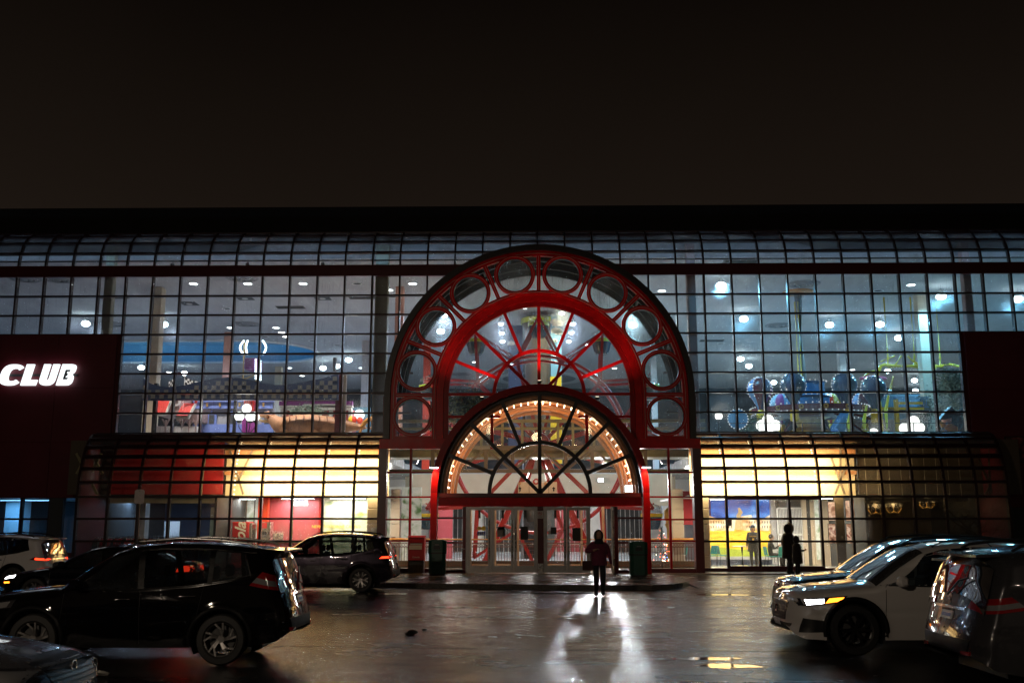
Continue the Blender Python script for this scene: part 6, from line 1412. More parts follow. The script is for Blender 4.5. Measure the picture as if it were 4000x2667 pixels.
# foliage: planted indoor trees
def leafy(name, u, v, Y, ru, rv, n, m_, label, seed, ls=.16, z0=UF, dy=1.0):
    p = P(u, v, Y); rx = ru*Y/3889; rz_ = rv*Y/3889; T = thing(name, label, 'tree', (p.x, Y, z0)); rnd = random.Random(seed)
    tr_ = MB(); tr_.tube([(p.x, Y, z0), (p.x+.05, Y, z0+(p.z-z0)*.5), (p.x-.03, Y, p.z)], [.12, .09, .05], 8)
    clumps = []
    for i in range(14):
        a = rnd.uniform(0, 6.283); t = rnd.uniform(-.8, .9); r_ = math.sqrt(1-t*t)*rnd.uniform(.35, .8); c = Vector((p.x+rx*r_*math.cos(a), Y+rx*dy*r_*math.sin(a), p.z+rz_*t*.8)); clumps.append(c); tr_.tube([(p.x, Y, p.z-rz_*.4), ((p.x+c.x)/2, (Y+c.y)/2, (p.z+c.z)/2-.1), c], [.045, .03, .012], 5)
    tr_.build('trunk', 'bark', T, 60); b = MB()
    for i in range(n):
        c = rnd.choice(clumps); g = Vector((rnd.gauss(0, .33*rx), rnd.gauss(0, .33*rx*dy), rnd.gauss(0, .28*rz_))); q = c+g; d = Vector((rnd.gauss(0, 1), rnd.gauss(0, 1), rnd.gauss(-.2, .6))).normalized(); s_ = d.cross(Vector((rnd.random(), rnd.random(), rnd.random()))).normalized(); l_ = ls*rnd.uniform(.6, 1.2)
        b.add([q, q+d*l_*.5+s_*l_*.18, q+d*l_, q+d*l_*.5-s_*l_*.18], [(0, 1, 2, 3)])
    b.build('crown', m_, T)
leafy('indoor_tree', 3715, 1535, 47.0, 62, 85, 3600, 'leaf_pale', 'grey-green leafy indoor tree in the end bay beside the blank wall', 1, .17); leafy('indoor_tree', 1815, 1585, 43.9, 70, 60, 2200, 'leaf', 'dark glossy indoor tree behind the red fan rails', 2, .22); leafy('indoor_tree', 1200, 1612, 49.5, 60, 26, 1500, 'leaf_pale', 'pale silvery bush behind the dinosaur back', 3, .16)
leafy('indoor_tree', 2950, 1655, 50.5, 55, 35, 1800, 'leaf', 'dark leafy tree behind the globe lamps under the balloon ride', 4, .18); leafy('indoor_tree', 3612, 1610, 51.5, 28, 55, 900, 'leaf', 'slim dark tree beside the cream column', 5, .16)
# balloon ride
Yr = 51.5; BRD = thing('balloon_ride', 'carousel of hot-air balloon cars edged with clear bulbs, round a blue drum', 'ride', P(3160, 1690, Yr)); BRD.location.z = UF
cxr_ = PX(3160, 1600, Yr); zk = PZ(1612, Yr, 3160); RR = 2.95
MB().lathe([(.001, UF), (1.25, UF), (1.2, zk-1.0), (.6, zk-.75), (.75, zk-.35), (1.3, zk-.15), (1.3, zk), (.001, zk)], (cxr_, Yr, 0), 'z', 32).build('hub', 'gold', BRD, 40)
MB().lathe([(1.3, zk-.32), (RR, zk-.10), (RR, zk+.16), (1.0, zk+.10), (1.3, zk-.32)], (cxr_, Yr, 0), 'z', 40).build('arm_ring', 'dark_red', BRD, 40)
MB().lathe([(1.05, zk+.1), (1.05, zk+.75), (1.15, zk+.8), (1.0, zk+.95), (.001, zk+.95)], (cxr_, Yr, 0), 'z', 32).build('drum', 'blue_paint', BRD, 40)
MB().lathe([(.85, zk+.95), (.85, zk+1.5), (.95, zk+1.55), (.001, zk+1.6)], (cxr_, Yr, 0), 'z', 32).build('drum', 'blue_paint', BRD, 40)
bsm = MB().sphere((0,0,0), .045, 7, 5).mesh('bulb', 'chrome', 60); emit('bulb_soft', (.9,.95,1), .8, False); bse = MB().sphere((0,0,0), .034, 7, 5).mesh('bulb', 'bulb_soft', 60)
for z, r_, n in ((zk+.22, RR+.02, 60), (zk-.14, RR+.02, 60), (zk+.86, 1.15, 26), (zk+1.6, .95, 22)):
    for i in range(n):
        a = 2*math.pi*i/n
        if math.sin(a) < .45: link(bse, 'bulb', BRD, loc=(cxr_+r_*math.cos(a), Yr+r_*math.sin(a), z))
for i in range(16):
    a = 2*math.pi*i/16
    if math.sin(a) < .2: MB().lathe([(.05, -.02), (.13, -.02), (.13, .02), (.05, .02)], (cxr_+(RR+.03)*math.cos(a), Yr+(RR+.03)*math.sin(a), zk+.03), 'y', 12).build('rosette', 'gold', BRD)
MB().tube([(cxr_-.25, Yr, zk+1.6), (cxr_-.25, Yr, CZ)], .22, 16).build('mast', 'brown_steel', BRD, 50)
for dx in (-.5, -.34): MB().tube([(cxr_+dx, Yr-.2, zk+1.6), (cxr_+dx, Yr-.2, CZ-.6)], .045, 8).build('mast_stripe', 'yellow', BRD, 50)
MB().lathe([(.001, CZ-.12), (.75, CZ-.10), (.8, CZ-.02), (.001, CZ-.01)], (cxr_-.25, Yr, 0), 'z', 24).build('mast_plate', 'wood_orange', BRD)
gores = ('blue_paint', 'cloth_red', 'navy_shell', 'house_blue', 'dark_blue', 'cloth_navy', 'orange_red', 'yellow')
br_me = []
for kset in (('blue_paint', 'dark_red', 'dark_blue', 'violet'), ('navy_shell', 'dark_blue'), ('yellow', 'orange_red'), ('sky_blue', 'violet')):
    ms = []
    for g_ in range(8):
        prof_ = [(.03, .62)] + [(.62*math.sin(t), .62*math.cos(t)) for t in np.linspace(.15, 2.2, 10)] + [(.34, -.62), (.20, -.86), (.13, -1.05)]
        ms.append(MB().lathe(prof_, (0,0,0), 'z', 4, g_*math.pi/4, (g_+1)*math.pi/4).mesh('gore', kset[g_ % len(kset)], 50))
    br_me.append(ms)
neck = MB().lathe([(.13, -1.05), (.16, -1.12), (.22, -1.3), (.22, -1.75), (.16, -1.8), (.001, -1.8)], (0,0,0), 'z', 16).mesh('car', 'yellow', 50)
for (u, v, Y, k_) in ((2968, 1520, 50.2, 0), (3098, 1503, 49.2, 1), (3298, 1503, 49.0, 1), (3412, 1516, 50.0, 1), (3052, 1582, 54.0, 3), (3244, 1580, 54.2, 2), (3375, 1575, 52.6, 0)):
    q = P(u, v, Y); bo = link(neck, 'balloon_car', BRD, loc=q)
    for me_ in br_me[k_]: link(me_, 'gore', bo, local=True)
    for g_ in range(8):
        a = g_*math.pi/4
        for t in np.linspace(.2, 2.2, 9):
            if g_ in (0, 4) or (g_ in (5, 7) and k_ == 0): 
                o_ = link(bsm if k_ == 1 and g_ not in (0, 4) else bse, 'bulb', bo, local=True, loc=(.64*math.sin(t)*math.cos(a), .64*math.sin(t)*math.sin(a), .64*math.cos(t)))
    MB().bar((q.x, q.y, q.z-1.6), (cxr_+(q.x-cxr_)*.5, Yr+(q.y-Yr)*.5, zk), .08, .12).build('arm', 'dark_red', BRD)
# blue disc edged with bulbs
T = thing('bulb_disc', 'round blue disc edged with white bulbs beside the balloon ride', 'ride sign', P(2882, 1690, 47.2)); T.location.z = UF; q = P(2882, 1636, 47.2); r_ = .47
MB().lathe([(.001, -.04), (r_, -.04), (r_, .04), (.001, .04)], (q.x, q.y, q.z), 'y', 36).build('disc', 'blue_paint', T); MB().box(q.x-.06, q.x+.06, q.y+.05, q.y+.15, UF, q.z).build('post', 'grey', T)
for i in range(22): link(bse, 'bulb', T, loc=(q.x+r_*1.02*math.cos(2*math.pi*i/22), q.y-.03, q.z+r_*1.02*math.sin(2*math.pi*i/22)))
# yellow timber-look play frame with blue balustrade
YF = thing('yellow_play_frame', 'bright yellow beam frame carrying a blue railed deck', 'play frame', P(3520, 1690, 50)); YF.location.z = UF; Yy = 49.5
for u0, u1, v0, v1 in ((3499, 3513, 1560, 1700), (3441, 3449, 1585, 1700), (3318, 3326, 1640, 1700)): pbox(u0, u1, v0, v1, Yy, .2, UF).build('post', 'yellow', YF)
for u0, u1, v0, v1 in ((3440, 3610, 1590, 1599), (3510, 3605, 1569, 1578), (3440, 3510, 1594, 1600)): pbox(u0, u1, v0, v1, Yy+.02, .16).build('beam', 'yellow', YF)
pbox(3440, 3640, 1600, 1606, Yy+.2, 4).build('deck', 'dark_wall', YF)
for i in range(28): pbox(3446+6.4*i, 3447.6+6.4*i, 1548, 1592, Yy+.6, .03).build('deck_baluster', 'blue_paint', YF)
for v in (1549, 1556, 1588): pbox(3440, 3630, v, v+2.4, Yy+.6, .04).build('deck_rail', 'blue_paint', YF)
q = P(3500, 1552, Yy); MB().sphere((q.x, Yy+.1, q.z), .1, 12, 8).build('post_cap', 'blue_paint', YF)
pbox(3440, 3640, 1540, 1600, 56, .1).build('deck_back', 'sky_blue', YF)
# yellow swing arms above
SA = thing('yellow_swing_ride', 'yellow overhead swing frame with curved tubes and a red wing', 'ride', P(3540, 1690, 53)); SA.location.z = UF; Ys = 53
def ytube(pts, r_=.09, m_='yellow', nm='swing_tube'): MB().tube([P(u, v, Ys) for u, v in pts], r_, 10).build(nm, m_, SA, 50)
ytube([(3432, 1480), (3432, 1448), (3440, 1430), (3456, 1424), (3470, 1428)]); ytube([(3470, 1430), (3590, 1430)], .13); ytube([(3580, 1428), (3592, 1434), (3598, 1450)]); ytube([(3655, 1431), (3680, 1431)], .13); ytube([(3678, 1428), (3710, 1423), (3735, 1428), (3745, 1432)], .07)
ytube([(3468, 1395), (3468, 1428)], .07); ytube([(3498, 1424), (3520, 1390)], .06); ytube([(3545, 1390), (3566, 1410), (3590, 1424)], .06); ytube([(3572, 1392), (3572, 1426)], .07); ytube([(3672, 1395), (3672, 1428)], .07); ytube([(3440, 1412), (3495, 1390)], .05)
ytube([(3490, 1470), (3482, 1500), (3478, 1530)], .07, 'gold'); ytube([(3690, 1466), (3700, 1490), (3708, 1498)], .08); ytube([(3360, 1478), (3380, 1466), (3400, 1452), (3430, 1446)], .06)
MB().sphere(P(3476, 1529, Ys), .12, 12, 8).build('end_ball', 'white', SA, 60); MB().sphere(P(3410, 1478, Ys), .75, 16, 8, sy=.3, sz=.22).build('wing', 'cloth_pink', SA, 60)
MB().tube([(P(3432, 1480, Ys).x, Ys, P(3432, 1480, Ys).z), (P(3432, 1480, Ys).x, Ys, UF)], .09, 10).build('swing_leg', 'yellow', SA, 50)
for u in (3468, 3572, 3672): MB().tube([P(u, 1395, Ys), (P(u, 1395, Ys).x, Ys, CZ)], .05, 8).build('hanger', 'yellow', SA, 50)
# lime palm-shaped posts, blue slide, hats
for u, v, lb in ((3535+-35-40, 1600, 'lime green bamboo-like post before the yellow frame'), (3375, 1640, 'short lime bamboo-like post under the balloon ride'), (3312, 1660, 'lime stump post beside the blue slide')):
    p = P(u, v, 47.5); T = thing('bamboo_post', lb, 'post', (p.x, 47.5, UF)); MB().tube([(p.x, 47.5, UF), (p.x, 47.5, p.z), (p.x+.18, 47.5, p.z+.7)], [.11, .09, .05], 10).build('stalk', 'lime', T, 50)
    for j in range(3): MB().lathe([(.12, UF+.35+.35*j), (.135, UF+.38+.35*j), (.12, UF+.41+.35*j)], (p.x, 47.5, 0), 'z', 12).build('joint', 'olive_beam', T)
T = thing('blue_slide', 'fat blue tube slide slanting up behind the rides', 'slide', P(3285, 1690, 48.6)); T.location.z = UF; MB().tube([(P(3240, 1720, 48.6).x, 48.6, UF+.25), P(3268, 1680, 48.6), P(3298, 1635, 48.6), P(3310, 1605, 50)], .33, 16).build('tube', 'blue_paint', T, 60); MB().cyl((P(3298, 1640, 48.8).x, 48.9, UF), P(3298, 1640, 48.9), .06, 8).build('leg', 'grey', T)
RLU = thing('floor_railing', 'thin grey guard railing along the edge of the amusement floor', 'railing', (13, 44.3, UF))
for z in (UF+.15, UF+.6, UF+1.08): MB().box(8.2, 22, 44.28, 44.32, z-.015, z+.015).build('rail', 'dark_grey', RLU)
for i in range(15): MB().box(8.2+i*.98, 8.24+i*.98, 44.28, 44.32, UF, UF+1.1).build('post', 'dark_grey', RLU)
T = thing('pirate_figure', 'bearded pirate figure with a black hat in the end bay', 'figure', P(3705, 1690, 45.2)); T.location.z = UF; Yp = 45.2
b = MB(); b.tube([(P(3712, 1690, Yp).x, Yp, UF), P(3712, 1690, Yp), P(3716, 1665, Yp), P(3722, 1652, Yp)], [.45, .42, .36, .16], 14); b.tube([P(3700, 1668, Yp-.1), P(3684, 1660, Yp-.3), P(3676, 1650, Yp-.35)], [.17, .13, .08], 10); b.build('body', 'wood_orange', T, 60)
MB().sphere(P(3700, 1640, Yp-.1), .24, 16, 12, sz=1.15).build('head', 'salmon', T, 60); MB().sphere(P(3728, 1648, Yp-.02), .36, 14, 10, sz=1.2).build('hair', 'black', T, 60)
MB().prism([(PX(u, v, Yp-.3), PZ(v, Yp-.3, u)) for u, v in ((3668, 1640), (3690, 1612), (3712, 1588), (3722, 1600), (3738, 1610), (3764, 1590), (3760, 1618), (3735, 1628), (3700, 1636))], Yp-.4, Yp+.05).build('hat', 'black', T)
CS_ = thing('crossing_sign', 'white crossbuck sign reading RAILWAY CROSSING beside the pirate figure', 'sign', P(3682, 1690, 44.9)); CS_.location.z = UF; q = P(3684, 1672, 44.9)
for s_, t_ in ((1, 'CROSSING'), (-1, 'RAILWAY')):
    MB().bar((q.x-.22, 44.9-.01*s_, q.z-.26*s_), (q.x+.22, 44.9-.01*s_, q.z+.26*s_), .012, .10, up=(0, 0, 1)).build('blade', 'white', CS_); text_obj(t_, 'lettering', .085, 'print_black', (q.x, 44.875-.01*s_, q.z), CS_, rot=(math.pi/2, -math.atan2(.26*s_, .22), 0))
MB().box(q.x-.03, q.x+.03, 44.93, 44.97, UF, q.z+.1).build('post', 'yellow', CS_)
# ------------------------------------------------------------------ street furniture
def bin_(u0, u1, v0, v1, label):
    um = (u0+u1)/2; g = G(um, v1, GF); Y = g.y+.35; a, c = PX(u0, (v0+v1)/2, g.y), PX(u1, (v0+v1)/2, g.y); z1 = PZ(v0, g.y, um); w_ = c-a; y0, y1 = g.y, g.y+w_*.95
    T = thing('litter_bin', label, 'litter bin', (g.x, (y0+y1)/2, GF), group='green litter bins by the entrance'); zc = GF+(z1-GF)*.62
    def oct_(s, z0_, z1_, m, nm): 
        h = w_/2*s; k = h*.38; cx, cy_ = (a+c)/2, (y0+y1)/2; return MB().prismz([(cx-h+k, cy_-h), (cx+h-k, cy_-h), (cx+h, cy_-h+k), (cx+h, cy_+h-k), (cx+h-k, cy_+h), (cx-h+k, cy_+h), (cx-h, cy_+h-k), (cx-h, cy_-h+k)], z0_, z1_).build(nm, m, T)
    oct_(.86, GF+.002, GF+.06, 'black', 'plinth'); oct_(.95, GF+.06, zc-.02, 'green_bin', 'barrel'); oct_(1.0, zc-.02, zc+.03, 'black', 'bag_rim'); oct_(1.0, zc+.03, z1-.05, 'green_bin', 'hood'); oct_(.96, z1-.05, z1-.02, 'green_bin', 'lid'); oct_(.7, z1-.02, z1, 'green_bin', 'lid_crown')
    cx = (a+c)/2; MB().bbox(cx-.16, cx+.16, y0-.035, y0+.01, zc+.10, z1-.12, .01).build('opening_frame', 'green_bin', T); MB().box(cx-.12, cx+.12, y0-.040, y0-.036, zc+.14, zc+.26).build('opening', 'black', T); MB().box(cx-.07, cx+.07, y0-.045, y0-.041, zc+.28, z1-.15).build('label_plate', 'grey', T)
bin_(1672, 1741, 2107, 2246, 'green octagonal litter bin beside the red mailbox'); bin_(2461, 2532, 2114, 2252, 'green octagonal litter bin beside the open door')
g = G(1627, 2238, GF); Ym = g.y; a, c = PX(1593, 2150, Ym), PX(1657, 2150, Ym); zt_ = PZ(2091, Ym, 1625); zm = PZ(2188, Ym, 1625)
T = thing('mailbox', 'red street mailbox with pale notices on a ribbed grey base', 'mailbox', (g.x, Ym+.3, GF))
MB().bbox(a, c, Ym, Ym+.55, zm, zt_-.06, .02).build('box', 'red_shop', T); MB().prismx([(Ym-.02, zt_-.06), (Ym+.57, zt_-.06), (Ym+.57, zt_), (Ym+.10, zt_)], a-.01, c+.01).build('cap', 'red_shop', T); MB().box(a+.02, c-.02, Ym+.03, Ym+.52, GF+.002, zm).build('base', 'dark_grey', T)
for i in range(9): MB().box(a+.03+i*(c-a-.06)/9, a+.05+i*(c-a-.06)/9, Ym+.012, Ym+.029, GF+.03, zm-.02).build('rib', 'dark_grey', T)
MB().bbox(a+.06, c-.06, Ym-.02, Ym-.001, zt_-.25, zt_-.14, .006).build('slot_flap', 'red_paint', T); MB().box(a+.08, c-.08, Ym-.006, Ym-.001, zt_-.34, zt_-.28).build('notice', 'paper', T); MB().box(a+.05, c-.09, Ym-.006, Ym-.001, zm+.40, zm+.55).build('notice', 'offwhite', T); text_obj('Canada', 'lettering', .09, 'offwhite', ((a+c)/2, Ym-.004, zm+.12), T)
g = G(1805, 2248, GF); T = thing('barrier_post', 'slim black barrier post with a small frame beside the entrance doors', 'post', (g.x, g.y, GF)); z1 = PZ(2142, g.y)
MB().lathe([(.001, GF+.04), (.06, GF+.03), (.11, GF+.004), (.001, GF+.004)], (g.x, g.y, 0), 'z', 16).build('foot', 'black', T); MB().tube([(g.x, g.y, GF+.03), (g.x, g.y, z1)], .016, 8).build('post', 'black', T); MB().arc(g.x+.05, z1-.15, .0, .001, 0, 1, g.y, g.y+.001, 2); MB().bbox(g.x-.01, g.x+.09, g.y-.012, g.y+.012, z1-.40, z1-.38, .004).build('frame_bar', 'steel', T); MB().bbox(g.x-.01, g.x+.09, g.y-.012, g.y+.012, z1-.02, z1, .004).build('frame_bar', 'steel', T)
# sign seen from behind on a perforated post
Ysn = 33.6; x, z0, z1 = PX(546, 1940, Ysn), PZ(1966, Ysn, 546), PZ(1911, Ysn, 546); T = thing('road_sign', 'blank white sign back on a perforated steel post before the clothes shop', 'sign', (x, Ysn, .148)); w_ = .5*(PX(566, 1940, Ysn)-PX(528, 1940, Ysn)); k = .05
MB().prism([(x-w_+k, z0), (x+w_-k, z0), (x+w_, z0+k), (x+w_, z1-k), (x+w_-k, z1), (x-w_+k, z1), (x-w_, z1-k), (x-w_, z0+k)], Ysn-.035, Ysn-.031).build('plate', 'sign_white', T)
MB().box(x-.03, x+.03, Ysn-.03, Ysn+.03, .148, z1-.03).build('post', 'dark_grey', T); hm = MB().box(-.007, .007, -.002, .002, -.012, .012).mesh('hole', 'black')
for i in range(30): link(hm, 'hole', T, loc=(x, Ysn-.033, z0-.05-i*.05))
for z in (z0+.04, z1-.05): MB().lathe([(.001, -.006), (.012, -.004), (.012, 0)], (x, Ysn-.036, z), 'y', 8).build('bolt', 'dark_grey', T)
# bare young tree before the dark restaurant
g = Vector((PX(3880, 2150, 35.5), 35.5, .06)); T = thing('bare_tree', 'small bare winter tree with fine twigs before the dark restaurant', 'tree', g); rnd = random.Random(11); tr_ = MB(); tw = MB()
def grow(p, d, l, r_, lev):
    n = 4; pts = [p]; dd = d.copy()
    for i in range(n): dd = (dd+Vector((rnd.gauss(0, .16), rnd.gauss(0, .16), rnd.gauss(.02, .12)))).normalized(); pts.append(pts[-1]+dd*l/n)
    (tr_ if lev < 2 else tw).tube(pts, [r_*(1-.45*i/n) for i in range(n+1)], 6 if lev < 2 else 4, cap=False)
    if lev < 4:
        for i in range(5 if lev == 0 else 4):
            t = rnd.randint(2 if lev == 0 else 1, n); q = pts[t]; a_ = rnd.uniform(0, 6.283); s_ = Vector((math.cos(a_), math.sin(a_), rnd.uniform(-.1, .7))); grow(q, (dd*.45+s_*.9).normalized(), l*rnd.uniform(.55, .75), r_*.5, lev+1)
grow(g, Vector((-.12, 0, 1)), 1.7, .055, 0); tr_.build('trunk', 'bark', T, 60); tw.build('crown', 'bark', T)
# parking-lot lamp posts standing behind the viewer
for x, y, e, lb in ((-13.0, -7.0, 1150, 'tall parking lot lamp post on the sedan side'), (15.0, -9.0, 300, 'tall parking lot lamp post on the white SUV side')):
    T = thing('parking_lamp_post', lb, 'lamp post', (x, y, 0), group='parking lot lamp posts'); MB().lathe([(.3, 0), (.3, .7), (.001, .7)], (x, y, 0), 'z', 20).build('footing', 'wet_concrete', T); MB().tube([(x, y, .7), (x, y, 8.6)], [.09, .06], 12).build('pole', 'dark_grey', T); MB().bbox(x-.25, x+.25, y-.1, y+.7, 8.55, 8.68, .03).build('lamp_head', 'dark_grey', T); MB().box(x-.2, x+.2, y-.02, y+.62, 8.535, 8.549).build('lens', 'lamp_warm', T)
    lamp('lot_light', 'AREA', (x, y+.3, 8.5), e, (1.0, .80, .60), T, size=.45, size_y=.3, target=(x*.3, 38, 7))
# ------------------------------------------------------------------ cars
def paint(name, col, metal=.2, rough=.22):
    m, nt = new_mat(name); L = nt.links.new
    o = N(nt, 'ShaderNodeOutputMaterial'); b = N(nt, 'ShaderNodeBsdfPrincipled'); L(b.outputs[0], o.inputs[0]); tc = N(nt, 'ShaderNodeTexCoord')
    b.inputs['Base Color'].default_value = col+(1,); b.inputs['Specular IOR Level'].default_value = .0; b.inputs['Metallic'].default_value = metal; b.inputs['Coat Weight'].default_value = 1; b.inputs['Coat Roughness'].default_value = .04
    n = N(nt, 'ShaderNodeTexNoise'); n.inputs['Scale'].default_value = 3; n.inputs['Detail'].default_value = 6; L(tc.outputs['Object'], n.inputs['Vector'])
    r = N(nt, 'ShaderNodeMapRange'); r.inputs[3].default_value = rough*.6; r.inputs[4].default_value = rough*1.8; L(n.outputs['Fac'], r.inputs[0]); L(r.outputs[0], b.inputs['Roughness'])
    vo = N(nt, 'ShaderNodeTexVoronoi'); vo.inputs['Scale'].default_value = 42; L(tc.outputs['Object'], vo.inputs['Vector'])   # standing rain beads
    mr = N(nt, 'ShaderNodeMapRange'); mr.inputs[1].default_value = .35; mr.inputs[2].default_value = .05; mr.inputs[3].default_value = 0; mr.inputs[4].default_value = 1; L(vo.outputs['Distance'], mr.inputs[0])
    bp = N(nt, 'ShaderNodeBump'); bp.inputs['Strength'].default_value = .05; bp.inputs['Distance'].default_value = .003; L(mr.outputs[0], bp.inputs['Height']); L(bp.outputs[0], b.inputs['Coat Normal'])
paint('paint_black', (.003, .003, .0035), 0); paint('paint_white', (.62, .60, .58), 0, .3); paint('paint_plum', (.022, .018, .026), .5); paint('paint_night', (.006, .008, .012), .3); paint('paint_gunmetal', (.05, .05, .055), .35); paint('paint_silver', (.20, .20, .22), .7); paint('paint_charcoal', (.012, .014, .016), .4)
mat('cladding', (.008, .008, .009), .6, bump=.2, bscale=120, spec=.25); mat('car_trim', (.006, .006, .006), .2, spec=.3); mat('car_seat', (.03, .03, .032), .8); mat('tyre', (.014, .014, .014), .6, var=.3, scale=20, bump=.4, bscale=70); mat('rim_alloy', (.30, .29, .28), .35, metal=.9); mat('rim_black', (.02, .02, .02), .3, metal=.5)
mat('tail_red', (.26, .006, .008), .12, coat=1, rvar=.02); mat('lens_clear', (.30, .30, .31), .1, metal=.4, coat=1, rvar=.02); mat('plate_white', (.62, .64, .68), .4); mat('lamp_dark', (.03, .03, .035), .1, coat=1)
SUV = dict(top=[(0,.60),(.02,.74),(.06,.86),(.14,.945),(.32,1.0),(.62,1.035),(.95,1.065),(1.22,1.095),(1.60,1.38),(1.95,1.60),(2.25,1.685),(2.7,1.725),(3.2,1.72),(3.7,1.69),(4.10,1.645),(4.26,1.60),(4.33,1.48),(4.44,1.22),(4.49,1.06),(4.53,.98),(4.55,.86),(4.61,.74),(4.63,.60)],
           low=[(0,.46),(.04,.34),(.18,.25),(.6,.23),(1.6,.24),(3.2,.25),(4.1,.27),(4.42,.33),(4.56,.42),(4.63,.50)], belt=[(1.1,1.055),(1.6,1.04),(2.4,1.045),(3.2,1.09),(3.7,1.16),(4.1,1.26)], L=4.63, H=1.73)
SED = dict(top=[(0,.50),(.03,.60),(.12,.70),(.35,.78),(.8,.86),(1.25,.92),(1.75,1.17),(2.2,1.37),(2.6,1.44),(3.0,1.45),(3.4,1.40),(3.8,1.27),(4.2,1.10),(4.5,1.04),(4.62,1.00),(4.68,.90),(4.72,.72),(4.74,.55)],
           low=[(0,.42),(.04,.28),(.2,.20),(.6,.18),(4.1,.18),(4.5,.25),(4.68,.36),(4.74,.45)], belt=[(1.2,.90),(1.8,.895),(2.8,.91),(3.5,.95),(4.0,1.02)], L=4.74, H=1.45)
def car(label, shape, L=4.63, W=1.84, H=1.73, wb=2.70, ax=.93, rw=.36, paintm='paint_black', loc=(0,0), rz=0, wins=None, ws=(1.27,1.98), rg=(4.30,4.46), tail=None, head=None, tail_m='tail_red', tail_core=None, head_m='lens_clear', amber=None, clad=True, rails=True, rim='rim_alloy', spokes=5, swirl=.35, seats=True, grille=True, priv=True, spoiler=True, name='parked_suv', cat='car', badge=None, lit=None, extra=(), res=1.0, plate_f=False, black_wheel=False, plate_r=True):
    sx, sz = L/shape['L'], H/shape['H']
    xs = np.linspace(0, L, 900); ker = np.hanning(25); DS = 4; ker /= ker.sum()
    def prof(pts, smooth=True):
        q = np.interp(xs, [p[0]*sx for p in pts], [p[1]*sz for p in pts])
        if smooth: pad = np.pad(q, 12, mode='reflect', reflect_type='odd'); q = np.convolve(pad, ker, 'valid')
        return q
    top = prof(shape['top']); low = prof(shape['low']); bel = prof(shape['belt'])
    bx_ = np.concatenate([[0, 0], xs, [L, L]]); bz_ = np.concatenate([[low[0], top[0]-.05], top, [top[-1]-.05, low[-1]]])
    bnx = np.abs(np.gradient(top, xs)); end = np.clip((bnx-.9)/1.6, 0, 1); end = np.concatenate([np.ones(2), end, np.ones(2)]); al_ = np.concatenate([[0], np.cumsum(np.hypot(np.diff(bx_), np.diff(bz_)))]); un_ = np.linspace(0, al_[-1], 520); bx_, bz_, end = np.interp(un_, al_, bx_), np.interp(un_, al_, bz_), np.interp(un_, al_, end); end = np.convolve(np.pad(end, 20, mode='edge'), np.hanning(41)/np.hanning(41).sum(), 'valid')
    f_ = lambda arr, x: np.interp(x, xs, arr)
    xa = (ax, ax+wb); Ra = rw+.055
    def Wd(x, z):
        x = np.asarray(x, float); z = np.asarray(z, float); b = f_(bel, x); w0 = W/2*(1-.05*np.abs((x-L*.52)/(L*.5))**3.2)
        lo = w0*(1-.055*np.clip((.72*sz-z)/.5, 0, 1)**2-.03*np.clip((z-.80*sz)/.3, 0, 1))
        up = w0*.97-(z-b)*.30
        y = np.where(z > b, np.minimum(lo, up), lo)
        y = y-.010*np.exp(-((z-(.60*sz+.03*x))/.03)**2)
        for c in xa: y = y+.018*np.exp(-(((x-c)**2+(z-rw)**2)**.5-Ra-.03)**2/.0030)*(z < .95)
        return y
    NN = 2.5
    def rnd_(x, z):
        x = np.atleast_1d(np.asarray(x, float)); z = np.atleast_1d(np.asarray(z, float)); d2 = (x[:, None]-bx_[None])**2+(z[:, None]-bz_[None])**2; j = d2.argmin(1); e = end[j]; d = np.full(len(x), 9.0)
        for o_ in (-1, 0):   # exact distance to the two outline segments that meet at the nearest sample
            a_ = np.clip(j+o_, 0, len(bx_)-2); ux, uz = bx_[a_+1]-bx_[a_], bz_[a_+1]-bz_[a_]; t_ = np.clip(((x-bx_[a_])*ux+(z-bz_[a_])*uz)/np.maximum(ux*ux+uz*uz, 1e-12), 0, 1); d = np.minimum(d, np.hypot(x-bx_[a_]-t_*ux, z-bz_[a_]-t_*uz))
        d = np.maximum(d, 0); r_ = .17*(1-e)+e*np.where(x < L/2, .44, .24); t = np.clip(d/r_, 0, 1)
        return (1-(1-t)**NN)**(1/NN)
    def Ws(x, z): return Wd(np.atleast_1d(x), np.atleast_1d(z))*rnd_(x, z)
    arc = np.concatenate([[0], np.cumsum(np.hypot(np.diff(xs), np.diff(top)))]); ns = int(150*res)
    st = np.interp(np.linspace(0, arc[-1], ns), arc, xs); ex = [.002, .006, .012, .02, .035, .05, .07, .1, .14, .19, .25, .32, .4]
    st = np.concatenate([st, ex, [L-e_*.7 for e_ in ex]])
    for c in xa: st = np.concatenate([st, c+Ra*np.cos(np.linspace(0, math.pi, 26))*.9999, [c-Ra*1.0005, c+Ra*1.0005]])
    st = np.unique(np.round(np.clip(st, 0, L), 4)); nr = int(42*res); tt = np.linspace(0, 1, nr); tt = .35*tt+.65*(1-(1-tt)**2.2)
    zl = f_(low, st).copy()
    for c in xa:
        m_ = np.abs(st-c) < Ra; zl[m_] = np.maximum(zl[m_], rw+np.sqrt(Ra**2-(st[m_]-c)**2))
    zt_ = f_(top, st); Z = zl[:, None]+(np.maximum(zt_-zl, .02))[:, None]*tt[None]; X = np.repeat(st[:, None], nr, 1); Q = rnd_(X.ravel(), Z.ravel()).reshape(X.shape); Yy = Wd(X, Z)*Q
    # glass areas
    wt = top-.115*sz
    def inwin(x, z, w_):
        b, t = f_(bel, x)+.02, f_(wt, x); s = np.clip((z-b)/np.maximum(t-b, 1e-3), 0, 1)
        return (z > b) & (z < t) & (x > w_[0]*sx+(w_[1]-w_[0])*sx*s) & (x < w_[2]*sx+(w_[3]-w_[2])*sx*s)
